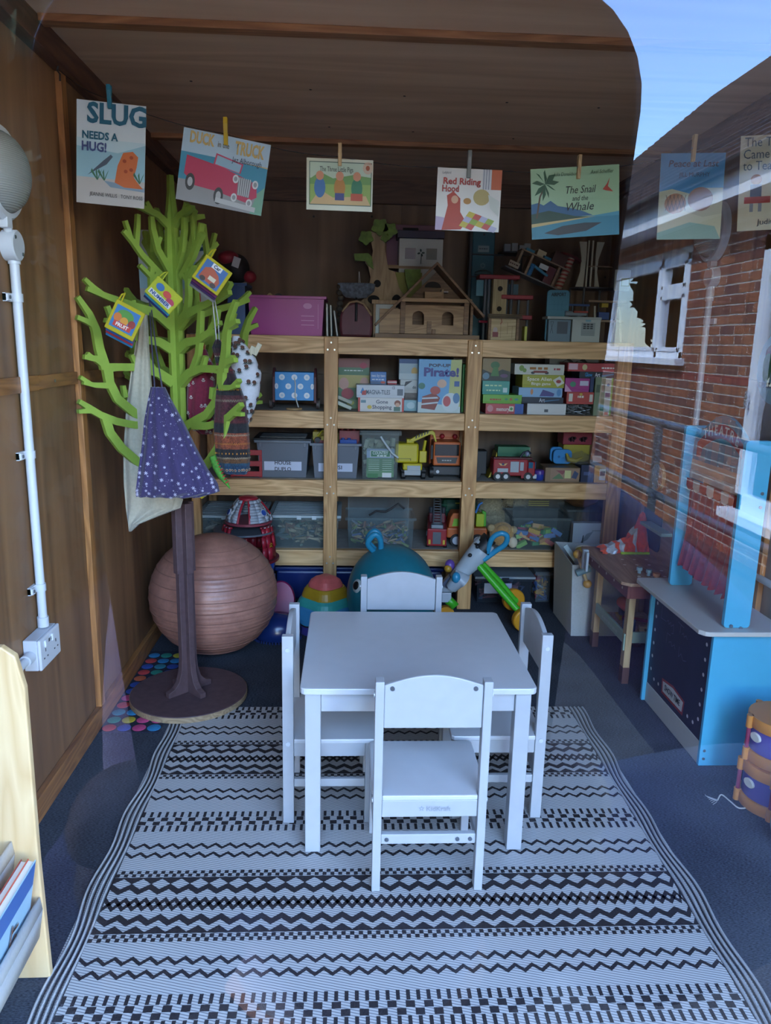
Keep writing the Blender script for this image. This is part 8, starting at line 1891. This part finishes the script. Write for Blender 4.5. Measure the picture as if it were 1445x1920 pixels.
b = MB(); b.tube([WP(834, 1128, 3.64), WP(842, 1126, 3.64), WP(851, 1134, 3.64), WP(845, 1140, 3.64)], [.012, .025, .024, .012], 12); b.build('green_foot', GN, wk, smooth=60); b = MB(); c = WP(836, 1136, 3.66); c.z = .05; b.cyl(c-Vector((0, .015, 0)), c+Vector((0, .015, 0)), .045, n=24); b.build('wheel', OW, wk, smooth=40)
b = MB(); b.ball(WP(843, 1060, 3.70), .026, 18, 12, sz=1.2); b.build('purple_ball', mat('#6a4a9a', .35), wk, smooth=60); b = MB(); b.ball(WP(840, 1066, 3.685), .020, 18, 12); b.build('yellow_ball', mat('#c28f2a', .35), wk, smooth=60)
b = MB(); b.xf(WP(838, 1088, 3.66), (R(10), R(40), 0)); b.box(-.012, .03, -.02, .02, -.03, .03); b.build('activity_panel', mat('#5a5f70', .3), wk, bevel=.004)
MB().box(*sorted((WP(828, 1122, 3.62).x, WP(846, 1122, 3.62).x)), WP(830, 1120, 3.62).y, WP(830, 1120, 3.62).y+.03, WP(830, 1130, 3.62).z, WP(830, 1112, 3.62).z).build('white_foot', WHT2, wk, bevel=.004)
# ================================================================== bags and cloth books hanging on the tree stand
def loft(name, m, parent, rows, Y, dep, folds=0, nseg=28, amp=.003, idx=None, bulge=1.0):
    """closed cloth bag: rows of (y, left x, right x) in the drawing at depth Y, flattened ellipse sections with folds"""
    L = []
    for y, a, c in rows:
        l, r_ = atY(a, y, Y), atY(c, y, Y); L.append((((l+r_)/2 - Vector(parent.location)), (r_-l).length/2))
    fine = []
    for (p, w), (q, v) in zip(L, L[1:]):
        for k in range(4): fine.append((p.lerp(q, k/4), w + (v-w)*k/4))
    fine.append(L[-1]); K = len(fine)
    def ev(t, an):
        i = min(K-2, int(t*(K-1))); u = t*(K-1) - i; c = fine[i][0].lerp(fine[i+1][0], u); w = fine[i][1]*(1-u) + fine[i+1][1]*u
        d = dep*min(1, w/(dep*1.2))*(.35 + .65*math.sin(PI*min(1, .15 + t*.85))**.6)*bulge
        rp_ = 1 + (amp/max(w, .004))*math.sin(folds*an + 5*t)*(1 - .5*t) if folds else 1
        return c + Vector((w*math.cos(an)*1.0, d*math.sin(an)*rp_ + (amp*math.sin(folds*an*1.0+4*t) if folds else 0), 0))
    b = MB(); N = 40
    for i in range(N):
        if idx: b.mi = idx(i/N)
        for j in range(nseg):
            a0, a1 = 2*PI*j/nseg, 2*PI*(j+1)/nseg
            b.add([ev(i/N, a0), ev(i/N, a1), ev((i+1)/N, a1), ev((i+1)/N, a0)], [(0, 1, 2, 3)])
    b.poly([ev(0, 2*PI*j/nseg) for j in range(nseg)]); b.poly([ev(1, -2*PI*j/nseg) for j in range(nseg)])
    ev.ob = b.build(name, m, parent, smooth=60)
    return ev
def place(ev, t, an):
    p = ev(t, an); du = (ev(min(1, t+.02), an) - ev(max(0, t-.02), an)); dv_ = ev(t, an+.05) - ev(t, an-.05)
    n = dv_.cross(du).normalized(); n = n if n.y < 0 else -n
    r_ = Vector((1, 0, 0)); r_ = (r_ - n*r_.dot(n)).normalized(); return p + n*.0030, r_, n.cross(r_)*-1
def branch(x, y, left=True):
    """point of the near left (or right) tree board seen at x, y"""
    n_ = Vector((.7071, -.7071, 0)) if left else nv
    r_ = ray(x, y); return CAM + r_*((ax0 - CAM).dot(n_)/r_.dot(n_))
def cord(parent, pts, Ys, r, m, name='cord'):
    MB().tube([atY(x, y, Y_) - Vector(parent.location) for (x, y), Y_ in zip(pts, Ys)], r, 6).build(name, m, parent, smooth=60)
# ---- purple drawstring bag with snowflakes
pb = thing('drawstring_bag', 'purple drawstring bag with white snowflakes hanging at the front of the tree stand', 'bag', atY(300, 925, 2.44))
PUR = mat('#362d58', .85, 0, .25, 120, .12, 1, .25)
ev = loft('bag_cloth', PUR, pb, [(726, 283, 309), (745, 279, 318), (790, 271, 343), (840, 266, 368), (880, 260, 390), (905, 257, 408), (921, 255, 412), (932, 256, 372)], 2.44, .045, 12, 120, .0055)
yk = branch(280, 570).y
cord(pb, [(280, 566), (281, 590), (284, 640), (290, 728)], [yk+.012, yk-.012, 2.47, 2.44], .0025, mat('#3f3d52', .8)); cord(pb, [(282, 566), (285, 590), (292, 650), (304, 728)], [yk+.012, yk-.012, 2.46, 2.44], .0025, mat('#3f3d52', .8))
b = MB(); rr = random.Random(21)
for i in range(98):
    t, an = .14 + .84*((i//7) + rr.uniform(.1, .9))/14, PI*(1.06 + .88*((i % 7) + rr.uniform(.1, .9))/7); p, r_, u_ = place(ev, t, an); s = rr.choice((.0028, .0045, .0062)); a0 = rr.uniform(0, 1)
    for k in range(3):
        a_ = a0 + k*PI/3; d = (r_*math.cos(a_) + u_*math.sin(a_))*s; e = (r_*-math.sin(a_) + u_*math.cos(a_))*s*.16; b.poly([p-d-e, p+d-e, p+d+e, p-d+e])
for i in range(220):
    t, an = rr.uniform(.1, .98), rr.uniform(PI*1.04, PI*1.96); p, r_, u_ = place(ev, t, an); s = .0008; b.poly([p-r_*s, p-u_*s, p+r_*s, p+u_*s])
b.build('snowflake_print', mat('#b9b6cc', .8), ev.ob)
# ---- cream tote bag behind it
tt_ = thing('tote_bag', 'cream cotton tote bag hanging limp beside the purple bag', 'bag', atY(262, 990, 2.72))
loft('bag_cloth', mat('#b4ae9c', .9, 0, .3, 90, .08, 1, .25), tt_, [(590, 262, 276), (640, 256, 278), (700, 246, 282), (760, 238, 286), (850, 232, 305), (910, 233, 332), (936, 235, 343), (952, 236, 338), (968, 238, 296), (982, 240, 262), (996, 242, 247)], 2.72, .022, 7, 70, .006)
# ---- red paw print bag
rb = thing('drawstring_bag', 'dark red drawstring bag with white paw prints hanging among the branches', 'bag', atY(376, 812, 2.84))
ev = loft('bag_cloth', mat('#7f1f38', .85, 0, .25, 120, .12, 1, .25), rb, [(655, 380, 387), (668, 376, 391), (682, 366, 399), (720, 351, 403), (770, 350, 402), (800, 358, 401), (814, 374, 398)], 2.84, .035, 9, 90, .004)
cord(rb, [(374, 540), (378, 600), (383, 660)], [2.8, 2.82, 2.84], .002, mat('#b0402f', .8))
b = MB(); rr = random.Random(5)
for i in range(26):
    t, an = rr.uniform(.25, .95), rr.uniform(PI*1.1, PI*1.9); p, r_, u_ = place(ev, t, an)
    for dx_, dy_, s in ((0, -.002, .0042), (-.005, .003, .002), (-.002, .0055, .002), (.0022, .0055, .002), (.005, .003, .002)): b.poly([p + r_*(dx_ + s*math.cos(q)) + u_*(dy_ + s*math.sin(q)) for q in [2*PI*k/8 for k in range(8)]])
b.build('paw_print', mat('#b9b0a8', .8), ev.ob)
# ---- white flower print bag
wbg = thing('drawstring_bag', 'white drawstring bag with brown cone flowers hanging at the outer branch', 'bag', atY(460, 800, 2.72))
ev = loft('bag_cloth', mat('#c4c6cc', .85, 0, .2, 120, .05, 1, .25), wbg, [(630, 436, 448), (648, 431, 462), (668, 430, 478), (700, 431, 490), (740, 434, 486), (775, 438, 474), (796, 442, 466), (806, 448, 462)], 2.72, .040, 3, 60, .0008)
b = MB(); rr = random.Random(14)
for i in range(54):
    t, an = .05 + .92*((i//6) + rr.uniform(.1, .9))/9, PI*(1.04 + .92*((i % 6) + rr.uniform(.1, .9))/6); p, r_, u_ = place(ev, t, an); a0 = rr.uniform(-.5, .5)
    b.mi = 1
    for k in range(7):
        a_ = a0 + .2 + k*.42; d = r_*math.cos(a_) + u_*math.sin(a_); e = r_*-math.sin(a_) + u_*math.cos(a_); b.poly([p + d*.003 - e*.0016, p + d*.015, p + d*.003 + e*.0016])
    b.mi = 0; q0 = p - u_*.004 + (place(ev, t, an)[1].cross(u_))*0
    b.poly([q0 + r_*.0075*math.cos(q) + u_*.0065*math.sin(q) + Vector((0, -.0006, 0)) for q in [2*PI*k/10 for k in range(10)]])
b.build('flower_print', [mat('#5a3a2e', .8), mat('#2f3a34', .8)], ev.ob)
for k, (x, y) in enumerate(((470, 660), (482, 655))):
    p = atY(x, y, 2.70) - Vector(wbg.location); MB().xf(p, (0, R(28), 0)).box(-.008, .008, -.003, .003, -.022, .022).build('wooden_tag', wood('#a8a088', '#c2baa0', 'Z', 3), wbg, bevel=.001)
# ---- dark patterned bag, long
db = thing('drawstring_bag', 'long dark patterned drawstring bag with navy foot hanging below the flower bag', 'bag', atY(440, 885, 2.66))
BAND = [mat(c, .85, 0, .2, 160, .5, 1, .2) for c in ('#2c1a1e', '#4a1f24', '#1a1a1e', '#5a3a1f', '#16344f', '#7a3a22')]
def bidx(t): return (0, 2, 0, 1, 2, 1, 0, 2, 1, 1, 2, 5, 2, 3, 4, 4, 4)[int(t*17)]
ev = loft('bag_cloth', BAND, db, [(636, 404, 412), (652, 397, 419), (668, 402, 424), (700, 408, 440), (750, 404, 460), (800, 401, 466), (850, 404, 469), (878, 414, 468), (889, 424, 462)], 2.66, .042, 8, 90, .004, bidx)
cord(db, [(398, 560), (402, 600), (406, 640)], [2.6, 2.63, 2.66], .002, mat('#c4c4c8', .8)); cord(db, [(402, 560), (409, 600), (411, 640)], [2.6, 2.63, 2.66], .002, mat('#c4c4c8', .8))
b = MB(); rr = random.Random(17)
for t, mi, am in ((.50, 0, .004), (.66, 0, .003), (.70, 2, .003), (.78, 0, .003), (.83, 1, .004), (.60, 3, .004)):
    b.mi = mi; prev = None
    for k in range(60):
        an = PI*1.02 + PI*.96*k/59; p, r_, u_ = place(ev, t, an); q = p + u_*am*(1 if k % 2 else -1); 
        if prev: b.poly([prev - u_*.0011, q - u_*.0011, q + u_*.0011, prev + u_*.0011])
        prev = q
for k in range(14):
    an = PI*1.06 + PI*.88*k/13
    for t, mi, s in ((.745, 2, .0034), (.885, 0, .006), (.885, 3, .0035), (.35, 3, .003), (.25, 0, .002), (.45, 2, .003)):
        p, r_, u_ = place(ev, t, an); p = p + Vector((0, -.0004*(mi+1), 0)); b.mi = mi; b.poly([p + r_*s*.7*math.cos(q) + u_*s*math.sin(q) for q in [2*PI*i/8 for i in range(8)]])
b.build('band_print', [mat('#a89f86', .8), mat('#2f5a6a', .8), mat('#b5762a', .8), mat('#7a2a2a', .8)], ev.ob)
# ---- cloth books
def cloth_book(label, tl, tr, br, bl, Y, body, ptr, pages, title, tcol, loop):
    P = [atY(*q, Y) for q in (tl, tr, br, bl)]; c = (P[0]+P[1]+P[2]+P[3])/4
    t = thing('cloth_book', label, 'cloth book', c, 0, 'cloth books on the tree branches')
    r = (P[1]-P[0] + P[2]-P[3]); w = r.length/2; r.normalize(); u = (P[0]-P[3] + P[1]-P[2]); h = u.length/2; u = (u - r*u.dot(r)).normalized(); n = r.cross(u)
    def slab(z0, z1, dx_, dy_, m, nm, k=1.0, tilt=0):
        b = MB(); q = [r*(sx*w/2*k) + u*(sy*h/2*k) + r*dx_ + u*dy_ for sx, sy in ((-1, -1), (1, -1), (1, 1), (-1, 1))]
        lo = [x + n*z0 - n*tilt*(.5 - (x-u*dy_).dot(u)/h) for x in q]; hi = [x + n*z1 - n*tilt*(.5 - (x-u*dy_).dot(u)/h) for x in q]
        b.add(lo + hi, [(3, 2, 1, 0), (4, 5, 6, 7), (0, 1, 5, 4), (1, 2, 6, 5), (2, 3, 7, 6), (3, 0, 4, 7)]); return b.build(nm, m, t, bevel=.0025)
    co_ = slab(0, .007, 0, 0, mat(body, .75, 0, .3, 120, .06), 'cover')
    for k, pc in enumerate(pages): slab(-.006-.005*k, -.002-.005*k, -.003-.002*k, -.012-.009*k, mat(pc, .75, 0, .2, 120, .08), 'cloth_page', .96, .02 + .014*k)
    f = (n*.0072, r, u); a = Art(f, .0004, .00008); ptr(a, w, h); a.build(co_)
    if title: letter(co_, title, f, (loop[2]*w, loop[3]*h), h*loop[4], mat(tcol, .6), width=w*loop[5], bold=.05, lift=.003)
    MB().tube([u*h*.48 + r*(-w*.45), u*(h*.48+.02) + r*(-w*.43+loop[0]*.01), u*(h*.48+.03) + r*(-w*.36), u*h*.48 + r*(-w*.34)], .003, 6).build('loop', mat(body, .7), t, smooth=60)
YB_ = '#b3a81c'
cloth_book('yellow edged cloth book showing fruit, hanging on an outer branch', (223, 561), (274, 590), (249, 640), (193, 612), 2.46, YB_,
    multi(('r', -.4, -.36, .4, .38, '#2f6fa8'), ('o', -.02, .12, .28, .2, '#4f8a34'), ('o', -.24, .0, .13, .14, '#c8702a'), ('o', .0, -.05, .13, .14, '#cf8f2f'), ('o', .26, -.03, .12, .13, '#8a2a24'), ('r', -.3, -.3, .3, -.12, '#b8342c')), ('#2a5fa8', '#a8303a', '#2a7fb5'), 'FRUIT', '#e8e0d8', (0, 0, .0, -.21, .11, .42))
cloth_book('yellow edged cloth book of numbers hanging against the trunk', (292, 513), (340, 558), (322, 593), (276, 550), 2.44, '#a8b02a',
    multi(('o', -.22, .18, .14, .17, '#24609a'), ('o', .08, .12, .14, .16, '#b8382c'), ('o', .28, -.05, .14, .16, '#a8284a'), ('r', -.42, -.36, .38, -.12, '#c9ccc8')), ('#3a8fb0', '#2a2f6a'), 'NUMBER', '#2a4a86', (0, 0, -.02, -.24, .16, .72))
cloth_book('yellow edged cloth book with a car picture hanging high on a branch', (393, 481), (438, 514), (406, 554), (354, 515), 2.46, YB_,
    multi(('r', -.4, -.4, .4, .4, '#2a5f9a'), ('p', [(-.34, -.3), (-.3, .1), (-.1, .25), (.2, .1), (.34, -.1), (.3, -.34)], '#a84a2a'), ('o', -.2, -.28, .1, .09, '#3a2a22'), ('o', .2, -.3, .1, .09, '#3a2a22'), ('r', -.05, -.2, .2, -.05, '#c9c0a8'), ('r', -.15, .22, .2, .4, '#d6dce2')), ('#6a2a5a', '#4a2a62', '#8a8a8a'), 'Car', '#2a3a5a', (0, 0, .03, .31, .12, .24))
# green dragon toy and a yellow booklet peeping out under the purple bag
gd = thing('green_cloth_toy', 'green spiny cloth toy tail peeping from behind the purple bag', 'soft toy', atY(415, 895, 2.62))
b = MB(); b.tube([atY(*q, 2.62) - Vector(gd.location) for q in ((398, 855), (405, 875), (414, 893), (424, 905), (431, 916))], [.012, .013, .011, .007, .002], 10); b.build('tail', mat('#4f8f2f', .8, 0, .4, 120, .3), gd, smooth=60)
b = MB()
for k in range(8): p = atY(402+3*k, 866+5.6*k, 2.615) - Vector(gd.location); b.cyl(p, p + Vector((.012, -.004, .008)), .004, .0005, 6)
b.build('spike', mat('#a83f2c', .8), gd)
yb_ = thing('cloth_book', 'yellow and red cloth booklet showing below the purple bag', 'cloth book', atY(386, 922, 2.58), 0, 'cloth books on the tree branches', rot=(0, R(-35), 0))
MB().box(-.028, .02, -.003, .003, -.012, .012).build('cover', mat('#b8ab22', .7), yb_, bevel=.002); MB().box(-.018, .028, .0035, .0075, -.012, .014).build('cloth_page', mat('#9c3a30', .7), yb_, bevel=.001)
